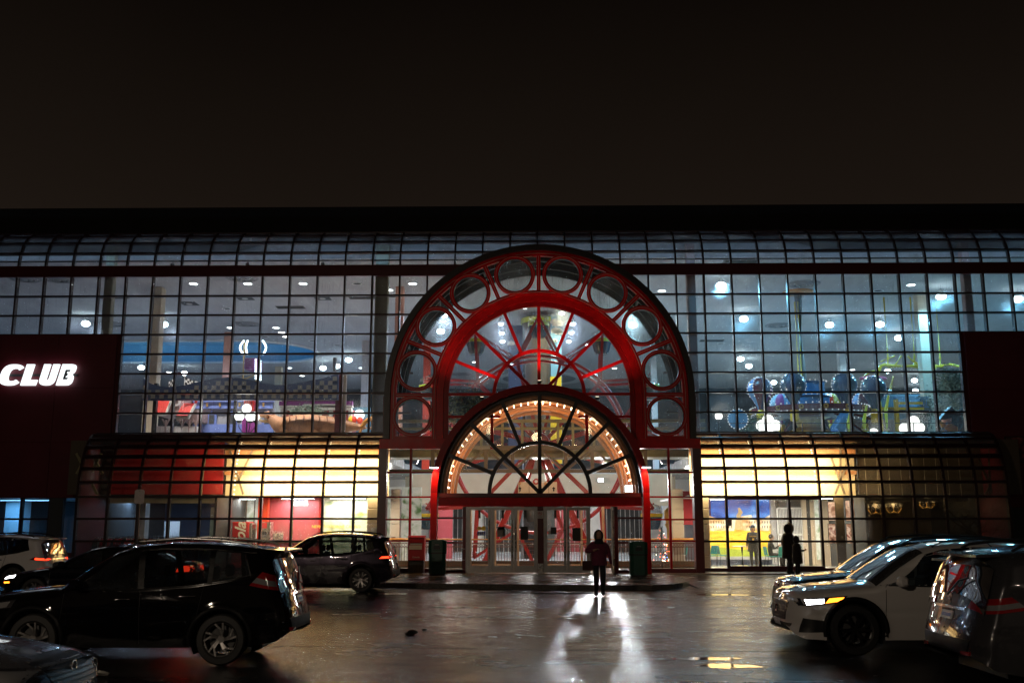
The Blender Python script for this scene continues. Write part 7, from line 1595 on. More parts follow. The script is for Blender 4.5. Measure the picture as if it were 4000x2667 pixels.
    T = thing(name, label, cat, (loc[0], loc[1], 0), rz); off = Vector((-L/2, 0, 0))
    b = MB(); nS = len(st); half = nS*nr
    for sg in (-1, 1): b.v += [(X[i, j]-L/2, sg*Yy[i, j], Z[i, j]) for i in range(nS) for j in range(nr)]
    xc = .25*(X[:-1, :-1]+X[1:, :-1]+X[:-1, 1:]+X[1:, 1:]); zc = .25*(Z[:-1, :-1]+Z[1:, :-1]+Z[:-1, 1:]+Z[1:, 1:]); qc = .25*(Q[:-1, :-1]+Q[1:, :-1]+Q[:-1, 1:]+Q[1:, 1:])
    cut = np.zeros_like(xc, bool)
    for w_ in wins: cut |= inwin(xc, zc, w_)
    tc_ = f_(top, xc)-zc
    for g_ in (ws, rg): cut |= (xc > (g_[0]+.025)*sx) & (xc < (g_[1]-.025)*sx) & (qc < .78) & (zc > f_(bel, xc)-.05)
    for i in range(nS-1):
        for j in range(nr-1):
            if cut[i, j]: continue
            p = (i*nr+j, (i+1)*nr+j, (i+1)*nr+j+1, i*nr+j+1); b.f.append(p); b.f.append(tuple(half+k_ for k_ in p[::-1]))
    b.fix = False; body = b.build('body', paintm, T, 35, local=True)
    def side(xz, nm, m, sg, offs=.004, parent=None, nu=10, nv=6):
        """quad patch on the flank: corners (x,z) in order bottom-left, bottom-right, top-right, top-left"""
        c = [Vector((q[0]*sx, q[1]*sz)) for q in xz]; pb_ = MB(); vs = []
        for lay in (0, 1):
            for i in range(nu+1):
                for j in range(nv+1):
                    s, t = i/nu, j/nv; q = c[0]*(1-s)*(1-t)+c[1]*s*(1-t)+c[2]*s*t+c[3]*(1-s)*t; y = float(Ws(q.x, q.y)[0]) + (offs if lay == 0 else -.01)
                    vs.append((q.x-L/2, sg*y, q.y))
        n1 = (nu+1)*(nv+1); fs = [(i*(nv+1)+j, (i+1)*(nv+1)+j, (i+1)*(nv+1)+j+1, i*(nv+1)+j+1) for i in range(nu) for j in range(nv)]
        ring = [i*(nv+1) for i in range(nu+1)]+[nu*(nv+1)+j for j in range(1, nv+1)]+[i*(nv+1)+nv for i in range(nu-1, -1, -1)]+[j for j in range(nv-1, 0, -1)]
        fs += [(ring[k_], ring[(k_+1) % len(ring)], ring[(k_+1) % len(ring)]+n1, ring[k_]+n1) for k_ in range(len(ring))]; pb_.fix = True
        return pb_.add(vs, fs).build(nm, m, parent or T, 40, local=True)
    def xend(y, z, front):
        lo_, hi_ = (0, L*.5) if front else (L, L*.5)
        for _ in range(22):
            mid = .5*(lo_+hi_)
            ok_ = f_(top, mid) > z and f_(low, mid) < z and float(Ws(mid, z)[0]) >= abs(y)
            if ok_: hi_ = mid
            else: lo_ = mid
        return hi_ if abs(hi_-L*.5) > .3*L else ((.22 if front else L-.22))
    def endp(yz, nm, m, front, offs=.005, parent=None, nu=8, nv=5, th=.012):
        c = [Vector((q[0], q[1]*sz)) for q in yz]; pb_ = MB(); vs = []; sg = -1 if front else 1
        for lay in (0, 1):
            for i in range(nu+1):
                for j in range(nv+1):
                    s, t = i/nu, j/nv; q = c[0]*(1-s)*(1-t)+c[1]*s*(1-t)+c[2]*s*t+c[3]*(1-s)*t; x = xend(q.x, q.y, front)+sg*(offs if lay == 0 else -th); vs.append((x-L/2, q.x, q.y))
        n1 = (nu+1)*(nv+1); fs = [(i*(nv+1)+j, (i+1)*(nv+1)+j, (i+1)*(nv+1)+j+1, i*(nv+1)+j+1) for i in range(nu) for j in range(nv)]
        ring = [i*(nv+1) for i in range(nu+1)]+[nu*(nv+1)+j for j in range(1, nv+1)]+[i*(nv+1)+nv for i in range(nu-1, -1, -1)]+[j for j in range(nv-1, 0, -1)]
        fs += [(ring[k_], ring[(k_+1) % len(ring)], ring[(k_+1) % len(ring)]+n1, ring[k_]+n1) for k_ in range(len(ring))]; pb_.fix = True
        return pb_.add(vs, fs).build(nm, m, parent or T, 40, local=True)
    # side windows with black surrounds
    for k_, w_ in enumerate(wins):
        for sg in (-1, 1):
            for nm, m, mg, of in (('side_window', 'car_privacy' if (priv and k_) else 'car_glass', 0, .001), ('window_trim', 'car_trim', .035, .003)):
                pw_ = MB(); nu, nv = 14, 8; S_ = np.linspace(0, 1, nu+1); T_ = np.linspace(0, 1, nv+1)
                if mg: S_ = np.concatenate([[-.03], S_, [1.03]]); T_ = np.concatenate([[-.06], T_, [1.06]])
                idx = {}
                for i, s in enumerate(S_):
                    for j, t in enumerate(T_):
                        x0_ = (w_[0]+(w_[1]-w_[0])*t)*sx; x1_ = (w_[2]+(w_[3]-w_[2])*t)*sx; x = x0_+(x1_-x0_)*s; bb, t2 = float(f_(bel, x))+.02, float(f_(wt, x)); z = bb+(t2-bb)*t; z = min(z, float(f_(top, x))-.02); idx[i, j] = len(pw_.v); pw_.v.append((x-L/2, sg*(float(Ws(x, z)[0])+of), z))
                for i in range(len(S_)-1):
                    for j in range(len(T_)-1):
                        if mg and 0 < i < len(S_)-2 and 0 < j < len(T_)-2: continue
                        pw_.f.append((idx[i, j], idx[i+1, j], idx[i+1, j+1], idx[i, j+1]))
                pw_.build(nm, m, T, 40, local=True)
    for wa, wb_ in zip(wins[:-1], wins[1:]):
        zz0 = float(f_(bel, wa[2]*sx))/sz+.005; zz1 = float(f_(wt, wa[2]*sx))/sz
        for sg in (-1, 1): side([(wa[2]-.01, zz0), (wb_[0]+.01, zz0), (wb_[1]+.01, zz1), (wa[3]-.01, zz1)], 'pillar_trim', 'car_trim', sg, .0045, nu=2, nv=8)
    def screen(x0_, x1_, nm, m, qm=.90):
        pw_ = MB(); nu, nv = 12, 16
        for i in range(nu+1):
            x = (x0_+(x1_-x0_)*i/nu)*sx; sl = float(np.interp(x, xs, np.gradient(top, xs))); zt0 = float(f_(top, x)); r_ = .17 if abs(sl) < .9 else .28
            for j in range(nv+1):
                q = -qm+2*qm*j/nv; d = r_*(1-(1-abs(q)**NN)**(1/NN)); z = zt0-d*math.sqrt(1+sl*sl)*(.9 if abs(sl) < .9 else .55); nl_ = math.sqrt(1+sl*sl); pw_.v.append((x-L/2-.007*sl/nl_, q*float(Wd(x, zt0-.05)), z+.007/nl_))
        pw_.f = [(i*(nv+1)+j, i*(nv+1)+j+1, (i+1)*(nv+1)+j+1, (i+1)*(nv+1)+j) for i in range(nu) for j in range(nv)]
        return pw_.build(nm, m, T, 50, local=True)
    screen(ws[0]-.02, ws[1]+.02, 'windshield', 'car_glass'); screen(rg[0]-.01, rg[1]+.01, 'rear_window', 'car_privacy')
    # wheels and wells
    for c in xa:
        for sg in (-1, 1):
            yo = W/2-.035; wl = MB(); n = 20
            wl.v = [(c-L/2+Ra*math.cos(a_), sg*(float(Wd(c, rw+Ra*.9))-dd), rw+Ra*math.sin(a_)) for dd in (.0, .34) for a_ in np.linspace(-.5, math.pi+.5, n)]; wl.f = [(i, i+1, n+i+1, n+i) for i in range(n-1)]+[tuple(range(n, 2*n))]; wl.build('wheel_well', 'black', T, local=True)
            if clad: MB().tube([(c-L/2+(Ra+.028)*math.cos(a_), sg*(float(Ws(c+(Ra+.028)*math.cos(a_), rw+(Ra+.028)*math.sin(a_))[0])-.004), rw+(Ra+.028)*math.sin(a_)) for a_ in np.linspace(-.2, math.pi+.2, 26)], .034, 6).build('arch_trim', 'cladding', T, 60, local=True)
            tm_ = MB().lathe([(rw*.66, .02), (rw*.72, .0), (rw*.93, .005), (rw*.985, .03), (rw, .06), (rw, .18), (rw*.985, .21), (rw*.9, .23), (rw*.66, .22)], (0,0,0), 'y', 40); tm_.v = [(x, y*-sg*-1 if False else y, z) for x, y, z in tm_.v]
            wo = tm_.build('wheel', 'tyre', T, 35, local=True, loc=(c-L/2, sg*yo if sg < 0 else yo, rw))
            if sg > 0: wo.rotation_euler = (0, 0, math.pi)
            rm = MB(); rm.lathe([(rw*.68, .015), (rw*.62, .03), (rw*.60, .10), (rw*.60, .2), (rw*.68, .2)], (0,0,0), 'y', 36); rm.lathe([(.001, .03), (rw*.16, .03), (rw*.18, .06)], (0,0,0), 'y', 16)
            for k_ in range(spokes):
                for dd in (-.20, .20):
                    a0 = 2*math.pi*k_/spokes+dd*.55; a1 = a0+swirl+dd*.7; p0 = (rw*.13*math.cos(a0), .045, rw*.13*math.sin(a0)); p1 = (rw*.40*math.cos(a0+swirl*.45), .028, rw*.40*math.sin(a0+swirl*.45)); p2 = (rw*.655*math.cos(a1), .025, rw*.655*math.sin(a1)); rm.bar(p0, p1, .030, .03, up=(0, 1, 0)); rm.bar(p1, p2, .026, .025, up=(0, 1, 0))
            rm.build('rim', rim, wo, 40, local=True); MB().lathe([(.001, .12), (rw*.52, .12), (rw*.52, .14)], (0,0,0), 'y', 24).build('brake_disc', 'dark_grey', wo, local=True)
    MB().box(.5-L/2, L/2-.45, -W/2+.30, W/2-.30, .22*sz, .34*sz).build('underbody', 'black', T, local=True)
    if seats:
        fl = MB().box(1.2*sx-L/2, 4.2*sx-L/2, -W/2+.22, W/2-.22, .36*sz, .52*sz); fl.build('cabin_floor', 'black', T, local=True)
        for x in (2.15, 3.1):
            for y in (-.37, .37): s_ = MB(); s_.bbox(x*sx-L/2-.25, x*sx-L/2+.22, y-.24, y+.24, .52*sz, .66*sz, .04); s_.bbox(x*sx-L/2+.16, x*sx-L/2+.30, y-.22, y+.22, .6*sz, 1.15*sz, .04); s_.bbox(x*sx-L/2+.22, x*sx-L/2+.31, y-.13, y+.13, 1.18*sz, 1.36*sz, .03); s_.build('seat', 'car_seat', T, local=True)
        MB().bbox(1.28*sx-L/2, 1.62*sx-L/2, -W/2+.2, W/2-.2, .78*sz, 1.02*sz, .04).build('dashboard', 'car_seat', T, local=True)
    # doors: seams, handles, mirrors
    for sg in (-1, 1):
        for x0_, x1_ in ((1.30, 1.36), (wins[0][2]+.06, wins[0][2]+.03), (ax+wb-.42, wins[1][2]-.05) if len(wins) > 1 else (3.5, 3.5)):
            pts = []
            for t in np.linspace(0, 1, 12):
                x = (x1_*(1-t)+x0_*t)*sx; z = float(f_(bel, x))*(1-t)+.30*sz*t
                if min((x-c)**2+(z-rw)**2 for c in xa) < (Ra+.05)**2: continue
                pts.append((x-L/2, sg*(float(Ws(x, z)[0])+.0005), z))
            if len(pts) > 2: MB().tube(pts, .0055, 5).build('door_seam', 'black', T, local=True)
        for x in (wins[0][2]-.22, (wins[1][2] if len(wins) > 1 else 3.4)-.28):
            z = float(f_(bel, x*sx))-.13; y = float(Ws(x*sx, z)[0]); MB().tube([((x-.11)*sx-L/2, sg*(y+.004), z), ((x-.09)*sx-L/2, sg*(y+.035), z+.004), ((x+.09)*sx-L/2, sg*(y+.035), z+.008), ((x+.11)*sx-L/2, sg*(y+.004), z+.008)], .016, 8).build('door_handle', 'chrome' if clad else paintm, T, 60, local=True)
        x = wins[0][0]*sx+.30; z = float(f_(bel, x))+.07; y = float(Ws(x, z-.05)[0]); mm = MB(); mm.bbox(x-L/2-.09, x-L/2+.06, sg*(y+.16)-.10, sg*(y+.16)+.10, z-.06, z+.09, .035); mm.bar((x-L/2+.02, sg*(y-.02), z-.06), (x-L/2, sg*(y+.1), z-.03), .06, .04); mm.build('wing_mirror', paintm, T, 40, local=True)
        if clad:
            bl = [(x_-L/2, sg*(float(Ws(x_, float(f_(bel, x_))+.008)[0])+.003), float(f_(bel, x_))+.008) for x_ in np.linspace((wins[0][0]+.02)*sx, wins[-1][2]*sx, 24)]; MB().tube(bl, .007, 5).build('chrome_strip', 'chrome', T, 60, local=True)
        if rails:
            pts = [(x*sx-L/2, sg*float(Wd(x*sx, H*.93))*.86, float(f_(top, x*sx))+dz) for x, dz in ((2.15, -.01), (2.3, .035), (2.9, .05), (3.5, .045), (3.95, .03), (4.05, -.01))]; MB().tube(pts, .018, 8).build('roof_rail', 'cladding' if paintm != 'paint_black' else 'steel', T, 60, local=True)
        if head: 
            hl = side(head, 'headlight', 'lamp_dark', sg, .006)
            hc = [Vector(q) for q in head]; cc = sum(hc, Vector((0, 0)))/4; side([tuple(cc+(q-cc)*.72) for q in hc], 'lens', head_m, sg, .009, hl)
            if lit: side(lit, 'lit_lens', 'head_lit', sg, .0115, hl)
            if amber: side(amber, 'indicator', 'amber_lit', sg, .012, hl)
        for q_, nm_, m_ in extra: side(q_, nm_, m_, sg, .007)
        if tail:
            tl_ = side(tail, 'tail_light', tail_m, sg, .008)
            z0_, z1_ = tail[1][1]+.01, tail[2][1]-.02
            endp([(sg*.48, z0_+.04), (sg*.76, z0_), (sg*.74, z1_), (sg*.52, z1_)], 'tail_light_inner', 'tail_lit' if tail_core else tail_m, False, .012, tl_, nu=6, nv=3)
            if tail_core: side(tail_core, 'lit_core', 'tail_lit', sg, .012, tl_)
            else: tc2 = [Vector(q) for q in tail]; side([tuple(tc2[0].lerp(tc2[3], .22)), tuple(tc2[1].lerp(tc2[2], .22)), tuple(tc2[1].lerp(tc2[2], .58)), tuple(tc2[0].lerp(tc2[3], .58))], 'clear_strip', 'lens_clear', sg, .011, tl_, nv=2)
    # ends
    if grille:
        gr_ = endp([(-.42, .50), (.42, .50), (.50, .78), (-.50, .78)], 'grille', 'black', True, .006, nu=14, nv=6)
        for z in np.linspace(.54, .75, 6): endp([(-.44, z-.006), (.44, z-.006), (.44, z+.006), (-.44, z+.006)], 'grille_bar', 'dark_grey', True, .012, gr_, nu=12, nv=1)
        em = xend(0, .66*sz, True); MB().arc(0, 0, .045, .06, 0, 2*math.pi, -.01, .01, 20).build('emblem', 'chrome', gr_, local=True, loc=(em-L/2-.018, 0, .66*sz)).rotation_euler = (0, 0, math.pi/2)
    endp([(-.55, .34), (.55, .34), (.62, .46), (-.62, .46)], 'front_intake', 'cladding', True, .006, nu=14)
    endp([(-.58, .47), (.58, .47), (.66, .64), (-.66, .64)], 'rear_bumper', 'cladding' if clad else paintm, False, .014, nu=16, th=.03)
    if plate_r: pz_ = .88 if H > 1.6 else .80; pl = endp([(-.155, pz_-.045), (.155, pz_-.045), (.155, pz_+.045), (-.155, pz_+.045)], 'rear_plate', 'plate_white', False, .014, nu=4, nv=2); endp([(-.12, pz_-.02), (.12, pz_-.02), (.12, pz_+.018), (-.12, pz_+.018)], 'plate_characters', 'house_blue', False, .018, pl, nu=4, nv=1, th=.003); endp([(-.42, pz_+.075), (.42, pz_+.075), (.42, pz_+.105), (-.42, pz_+.105)], 'tailgate_trim', 'chrome', False, .012, nu=10, nv=2)
    if plate_f: endp([(-.155, .40), (.155, .40), (.155, .50), (-.155, .50)], 'front_plate', 'plate_white', True, .02, nu=4, nv=2)
    for sg in (-1, 1): endp([(sg*.50, .47), (sg*.66, .47), (sg*.66, .51), (sg*.50, .51)] if sg > 0 else [(-.66, .47), (-.50, .47), (-.50, .51), (-.66, .51)], 'reflector', 'tail_red', False, .026, nu=4, nv=2)
    if spoiler: x = rg[0]*sx; z = float(f_(top, x-.05)); MB().prismx([(0, 0)], 0, 0) if False else None; sp_ = MB(); sp_.add([(x-L/2-.12, -W*.36, z-.02), (x-L/2-.12, W*.36, z-.02), (x-L/2+.14, W*.33, z-.03), (x-L/2+.14, -W*.33, z-.03), (x-L/2-.12, -W*.36, z+.02), (x-L/2-.12, W*.36, z+.02), (x-L/2+.14, W*.33, z+.0), (x-L/2+.14, -W*.33, z+.0)], [(0,3,2,1),(4,5,6,7),(0,1,5,4),(1,2,6,5),(2,3,7,6),(3,0,4,7)]); sp_.build('spoiler', paintm, T, local=True)
    xm = (rg[0]+.08)*sx; MB().tube([(xm-L/2+.16, 0, float(f_(top, (rg[1]+.02)*sx))+.02), (xm-L/2+.10, .22, float(f_(top, (rg[1]-.04)*sx))+.02), (xm-L/2+.06, .40, float(f_(top, (rg[1]-.06)*sx))+.01)], .012, 6).build('rear_wiper', 'black', T, local=True)
    if rails: MB().tube([(rg[0]*sx-.35-L/2, 0, H*.965), (rg[0]*sx-.12-L/2, 0, H*.965+.20)], [.008, .003], 6).build('antenna', 'black', T, local=True)
    if badge:
        x = xend(-.45, .72*sz, False); text_obj(badge, 'badge', .085, 'chrome', (x-L/2+.008, -.44, .735*sz), T, rot=(math.pi/2, 0, math.pi/2+.18), extrude=.003, local=True)
    return T
WSUV = [(1.28, 1.98, 2.42, 2.36), (2.49, 2.43, 3.42, 3.42), (3.47, 3.47, 4.02, 3.92)]
WSED = [(1.40, 2.15, 2.62, 2.56), (2.68, 2.62, 3.50, 3.42)]
TSUV = [(4.02, 1.11), (4.44, 1.03), (4.37, 1.24), (4.20, 1.30)]
HSUV = [(.16, .74), (.60, .80), (.66, .91), (.10, .84)]
def place(u_ax, vc, W): g = G(u_ax, vc); return g.x, g.y + W/2 - .03
# black SUV in the left foreground
x, y = place(853, 2600, 1.84); xr_ = x
car('black SUV standing side-on in the left foreground, rear plate towards the doors', SUV, wb=2.706, ax=.93, rw=.358, paintm='paint_black', loc=(xr_-(.93+2.706)+4.63/2, y), wins=WSUV, tail=TSUV, head=HSUV, badge='ROGUE', spokes=5, swirl=.45, priv=False, name='black_suv')
x, y = place(1406, 2313, 1.85)
car('dark plum SUV with lit tail lights parked at the kerb before the aerial photo', SUV, L=4.60, W=1.85, H=1.70, wb=2.69, ax=.92, rw=.355, paintm='paint_plum', loc=(x-(.92+2.69)+2.30, y), wins=WSUV, tail=[(4.12, .97), (4.45, .98), (4.44, 1.06), (4.22, 1.06)], tail_core=[(4.18, .985), (4.44, .99), (4.43, 1.05), (4.25, 1.04)], head=HSUV, spokes=6, swirl=.0, name='plum_suv', res=.8, priv=False)
x, y = place(42, 2311, 1.85)
car('white SUV with glowing red tail lights at the kerb before the blue-lit shop', SUV, L=4.63, W=1.85, H=1.66, wb=2.66, ax=.94, rw=.36, paintm='paint_white', loc=(x-(.94+2.66)+2.315, y), wins=WSUV, tail=[(4.06, .96), (4.47, .92), (4.46, 1.00), (4.22, 1.05)], tail_core=[(4.22, .965), (4.46, .94), (4.45, .99), (4.24, 1.02)], head=HSUV, name='white_suv', res=.8)
car('low black sedan with an amber front lamp, half hidden by the black SUV', SED, L=4.74, W=1.83, H=1.46, wb=2.78, ax=.95, rw=.33, paintm='paint_night', loc=(PX(0, 2245, 25.2)+4.74/2, 25.9), wins=WSED, ws=(1.32, 2.25), rg=(3.40, 4.18), tail=[(4.36, .80), (4.70, .78), (4.69, .94), (4.42, .95)], tail_core=[(4.46, .80), (4.69, .79), (4.69, .93), (4.52, .94)], head=[(.10, .60), (.50, .66), (.52, .74), (.08, .69)], head_m='head_lit', amber=[(.16, .52), (.34, .53), (.34, .57), (.16, .56)], clad=False, rails=False, spoiler=False, name='black_sedan', res=.8)
# right side
x, y = place(3349, 2562, 1.95)
car('white SUV with a lit headlight and amber turn strip nosing into the lane', SUV, L=4.98, W=1.96, H=1.71, wb=2.82, ax=.96, rw=.385, paintm='paint_white', loc=(x-.96+2.49, y), wins=WSUV, tail=TSUV, head=[(.14, .74), (.70, .80), (.80, .905), (.08, .85)], head_m='lamp_dark', lit=[(.22, .765), (.46, .79), (.47, .855), (.20, .845)], amber=[(.48, .79), (.70, .825), (.75, .885), (.54, .865)], extra=(([(.12, .34), (.54, .36), (.44, .53), (.18, .56)], 'corner_intake', 'black'),), rim='rim_black', name='lane_suv', plate_f=True, spokes=6, swirl=.2)
car('dark wet minivan behind the white SUV with the lit headlight', SUV, L=4.95, W=1.95, H=1.72, wb=2.95, ax=.98, rw=.35, paintm='paint_charcoal', loc=(PX(2952, 2330, 21.6)+4.95/2, G(3020, 2432, .2).y+.97), wins=WSUV, tail=TSUV, head=HSUV, name='dark_minivan', plate_f=True, clad=False)
car('gunmetal SUV parked tail outward in the right foreground', SUV, L=4.85, W=1.94, H=1.76, wb=2.85, ax=.95, rw=.37, paintm='paint_gunmetal', loc=(5.08+4.85/2, 11.8+.97), rz=math.pi, wins=WSUV, tail=[(4.02, 1.0), (4.47, .94), (4.44, 1.10), (4.20, 1.14)], head=HSUV, name='gunmetal_suv', spokes=7)
car('dark hatchback squeezed between the gunmetal SUV and the white SUV', SUV, L=4.40, W=1.80, H=1.60, wb=2.62, ax=.9, rw=.33, paintm='paint_night', loc=(5.85+2.2, 14.75), rz=math.pi, wins=WSUV, tail=[(4.16, .95), (4.50, .93), (4.50, 1.10), (4.24, 1.16)], head=HSUV, name='dark_hatchback', clad=False, rails=False, res=.8)
car('silver-grey car poking its nose in beside the black SUV', SED, L=4.60, W=1.82, H=1.47, wb=2.70, ax=.93, rw=.33, paintm='paint_silver', loc=(-4.25-2.3, 9.75), rz=math.pi, wins=WSED, ws=(1.32, 2.25), rg=(3.40, 4.18), tail=[(4.36, .80), (4.66, .78), (4.66, .94), (4.42, .95)], head=[(.10, .58), (.50, .64), (.54, .75), (.08, .70)], clad=False, rails=False, spoiler=False, name='silver_car', plate_r=True)
# ------------------------------------------------------------------ people
for nm, c in (('coat_maroon', (.13, .014, .045)), ('coat_black', (.008, .008, .009)), ('coat_parka', (.020, .014, .010)), ('jeans_dark', (.010, .011, .016)), ('coat_navy', (.02, .035, .08)), ('fur', (.22, .15, .09)), ('hair_dark', (.012, .009, .008)), ('bag_brown', (.05, .014, .014)), ('beanie', (.16, .16, .17)), ('shoe', (.01, .01, .011))): mat(nm, c, .8, var=.3, scale=9, bump=.4, bscale=40, sheen=.2)
BASE = dict(pel=(0,0,.95), sp1=(0,0,1.10), sp2=(0,0,1.26), chest=(0,0,1.38), neck=(0,0,1.49), head0=(0,-.02,1.56), head1=(0,-.03,1.66),
            shL=(.19,0,1.42), elL=(.25,.03,1.14), wrL=(.27,-.04,.89), paL=(.275,-.06,.82), shR=(-.19,0,1.42), elR=(-.25,.03,1.14), wrR=(-.27,-.04,.89), paR=(-.275,-.06,.82),
            hiL=(.095,0,.90), knL=(.10,-.02,.50), anL=(.10,.02,.085), toL=(.115,-.15,.035), hiR=(-.095,0,.90), knR=(-.10,-.02,.50), anR=(-.10,.02,.085), toR=(-.115,-.15,.035))
RAD = dict(pel=.155, sp1=.14, sp2=.15, chest=.155, neck=.062, head0=.085, head1=.09, shL=.075, shR=.075, elL=.055, elR=.055, wrL=.036, wrR=.036, paL=.034, paR=.034, hiL=.112, hiR=.112, knL=.082, knR=.082, anL=.062, anR=.062, toL=.048, toR=.048)
ED = [('pel','sp1'),('sp1','sp2'),('sp2','chest'),('chest','neck'),('neck','head0'),('head0','head1'),('chest','shL'),('shL','elL'),('elL','wrL'),('wrL','paL'),('chest','shR'),('shR','elR'),('elR','wrR'),('wrR','paR'),('pel','hiL'),('hiL','knL'),('knL','anL'),('anL','toL'),('pel','hiR'),('hiR','knR'),('knR','anR'),('anR','toR')]
def person(label, loc, rz, joints={}, rad={}, coat='coat_black', legs='jeans_dark', scale=1.0, extras=None, sitting=False):
    J = dict(BASE); J.update(joints); Rr = dict(RAD); Rr.update(rad); keys = list(J); V = [Vector(J[k_]) for k_ in keys]; rd = [Rr[k_] for k_ in keys]; E_ = [(keys.index(a), keys.index(b)) for a, b in ED]
    for sd in 'LR':
        wr, pa = Vector(J['wr'+sd]), Vector(J['pa'+sd]); d = (pa-wr).normalized(); sx_ = Vector((0, 1, 0)).cross(d).normalized() if abs(d.y) < .9 else Vector((1, 0, 0)); tn = d.cross(sx_).normalized(); ip = keys.index('pa'+sd)
        for k_, (o_, l_) in enumerate(((-.9, .070), (-.3, .080), (.3, .075), (.9, .060))):
            b0 = pa+d*.018+tn*o_*.024; p1 = b0+d*l_*.5+sx_*.006; p2 = p1+d*l_*.4+sx_*.025
            n0 = len(V); V += [b0+d*.012, p1, p2]; rd += [.0105, .0095, .008]; E_ += [(ip, n0), (n0, n0+1), (n0+1, n0+2)]
        n0 = len(V); V += [wr.lerp(pa, .5)-tn*.038, pa-tn*.052+d*.022]; rd += [.012, .009]; E_ += [(ip, n0), (n0, n0+1)]
    me = bpy.data.meshes.new('skel'); me.from_pydata([v*scale for v in V], E_, []); o = bpy.data.objects.new('skel', me); COL.objects.link(o)
    md = o.modifiers.new('s', 'SKIN'); md.use_smooth_shade = True
    for i, sv in enumerate(me.skin_vertices[0].data): sv.radius = (rd[i]*scale, rd[i]*scale*(.78 if i < 4 else 1)); sv.use_root = (i == 0)
    sb = o.modifiers.new('d', 'SUBSURF'); sb.levels = 1; sb.render_levels = 1
    dg = bpy.context.evaluated_depsgraph_get(); dg.update(); bm_ = bpy.data.meshes.new_from_object(o.evaluated_get(dg)); bpy.data.objects.remove(o)
    T = thing('person', label, 'person', loc, rz); bm_.materials.clear()
    for m_ in (coat, legs, 'skin', 'shoe'): bm_.materials.append(MATS[m_])
    hz = J['pel'][2]*scale; wl, wrr = Vector(J['wrL'])*scale, Vector(J['wrR'])*scale; hips = [Vector(J[k_])*scale for k_ in ('hiL', 'hiR', 'knL', 'knR', 'anL', 'anR')]; arms = [Vector(J[k_])*scale for k_ in ('elL', 'elR', 'wrL', 'wrR', 'paL', 'paR')]; ank = [Vector(J[k_])*scale for k_ in ('anL', 'anR', 'toL', 'toR')]; nk = Vector(J['neck'])*scale
    def dseg(p, a, b): ab = b-a; t = max(0, min(1, (p-a).dot(ab)/max(ab.length_squared, 1e-9))); return (p-(a+ab*t)).length
    LG = [(hips[0], hips[2]), (hips[1], hips[3]), (hips[2], hips[4]), (hips[3], hips[5])]
    for p in bm_.polygons:
        c = p.center
        da = min(dseg(c, Vector(J['el'+s])*scale, Vector(J['wr'+s])*scale) for s in 'LR'); dh = min((c-Vector(J['pa'+s])*scale).length for s in 'LR'); dl_ = min(dseg(c, a, b) for a, b in LG); df = min((c-q).length for q in ank)
        if c.z > nk.z-.0 and (c-nk).length < .5: p.material_index = 2
        elif dh < .10*scale: p.material_index = 2
        elif df < .11*scale: p.material_index = 3
        elif dl_ < .12*scale and c.z < hz+.02 and dl_ < da: p.material_index = 1
    bm_.polygons.foreach_set('use_smooth', [True]*len(bm_.polygons)); bm_.name = 'body'; link(bm_, 'body', T, local=True)
    H1 = Vector(J['head1'])*scale
    def ex(mb, nm, m_, sm=60): mb.v = [tuple(Vector(q)*1.0) for q in mb.v]; return mb.build(nm, m_, T, sm, local=True)
    f = MB(); f.sphere(H1+Vector((0, -.005, -.005)), .098*scale, 18, 14, sx=.86, sy=1.0, sz=1.22); ex(f, 'face', 'skin')
    n = MB(); n.lathe([(.001, -.03), (.014, -.008), (.016, .0), (.001, .012)], H1+Vector((0, -.102*scale, -.012)), 'z', 8); ex(n, 'nose', 'skin')
    for s in (-1, 1): ex(MB().sphere(H1+Vector((s*.034, -.088*scale, .012)), .011, 8, 6), 'eye', 'hair_dark'); ex(MB().sphere(H1+Vector((s*.086*scale, .0, -.005)), .026, 8, 6, sx=.4), 'ear', 'skin')
    ex(MB().sphere(H1+Vector((0, -.090*scale, -.055)), .022, 10, 5, sy=.35, sz=.25), 'mouth', 'bag_brown')
    if extras: extras(T, J, scale, ex, H1)
    return T
def shell(pts, rs, n=16, fl=.8):
    """hanging garment shell round the vertical axis, flattened front to back"""
    b = MB(); 
    for (x, y, z), r_ in zip(pts, rs):
        for k_ in range(n): a = 2*math.pi*k_/n; b.v.append((x+r_*math.cos(a), y+r_*fl*math.sin(a), z))
    b.f = [(i*n+k_, i*n+(k_+1) % n, (i+1)*n+(k_+1) % n, (i+1)*n+k_) for i in range(len(pts)-1) for k_ in range(n)]; return b
def hood(H1, r_=.135, m_back=.03):
    b = MB(); n, m_ = 16, 12; st_ = []
    for i in range(m_+1):
        t = math.pi*i/m_
        for k_ in range(n+1): a = R(-50)+R(280)*k_/n; b.v.append((H1.x+r_*math.sin(t)*math.cos(a), H1.y+m_back+r_*1.1*math.sin(t)*math.sin(a), H1.z-.02+r_*1.25*math.cos(t)))
    b.f = [(i*(n+1)+k_, i*(n+1)+k_+1, (i+1)*(n+1)+k_+1, (i+1)*(n+1)+k_) for i in range(m_) for k_ in range(n)]; return b
def walker(T, J, s, ex, H1):
    ex(hood(H1), 'hood', 'coat_black'); ex(shell([(0, -.01, 1.30), (0, -.03, 1.42), (0, -.02, 1.50), (0, -.02, 1.56)], [.15, .15, .12, .10]), 'scarf', 'coat_black')
    ex(shell([(0, 0, 1.46), (0, 0, 1.40), (0, 0, 1.22), (0, 0, 1.02), (0, 0, .86), (0, 0, .84), (0, 0, .84)], [.10, .215, .235, .22, .235, .235, .20]), 'jacket', 'coat_maroon')
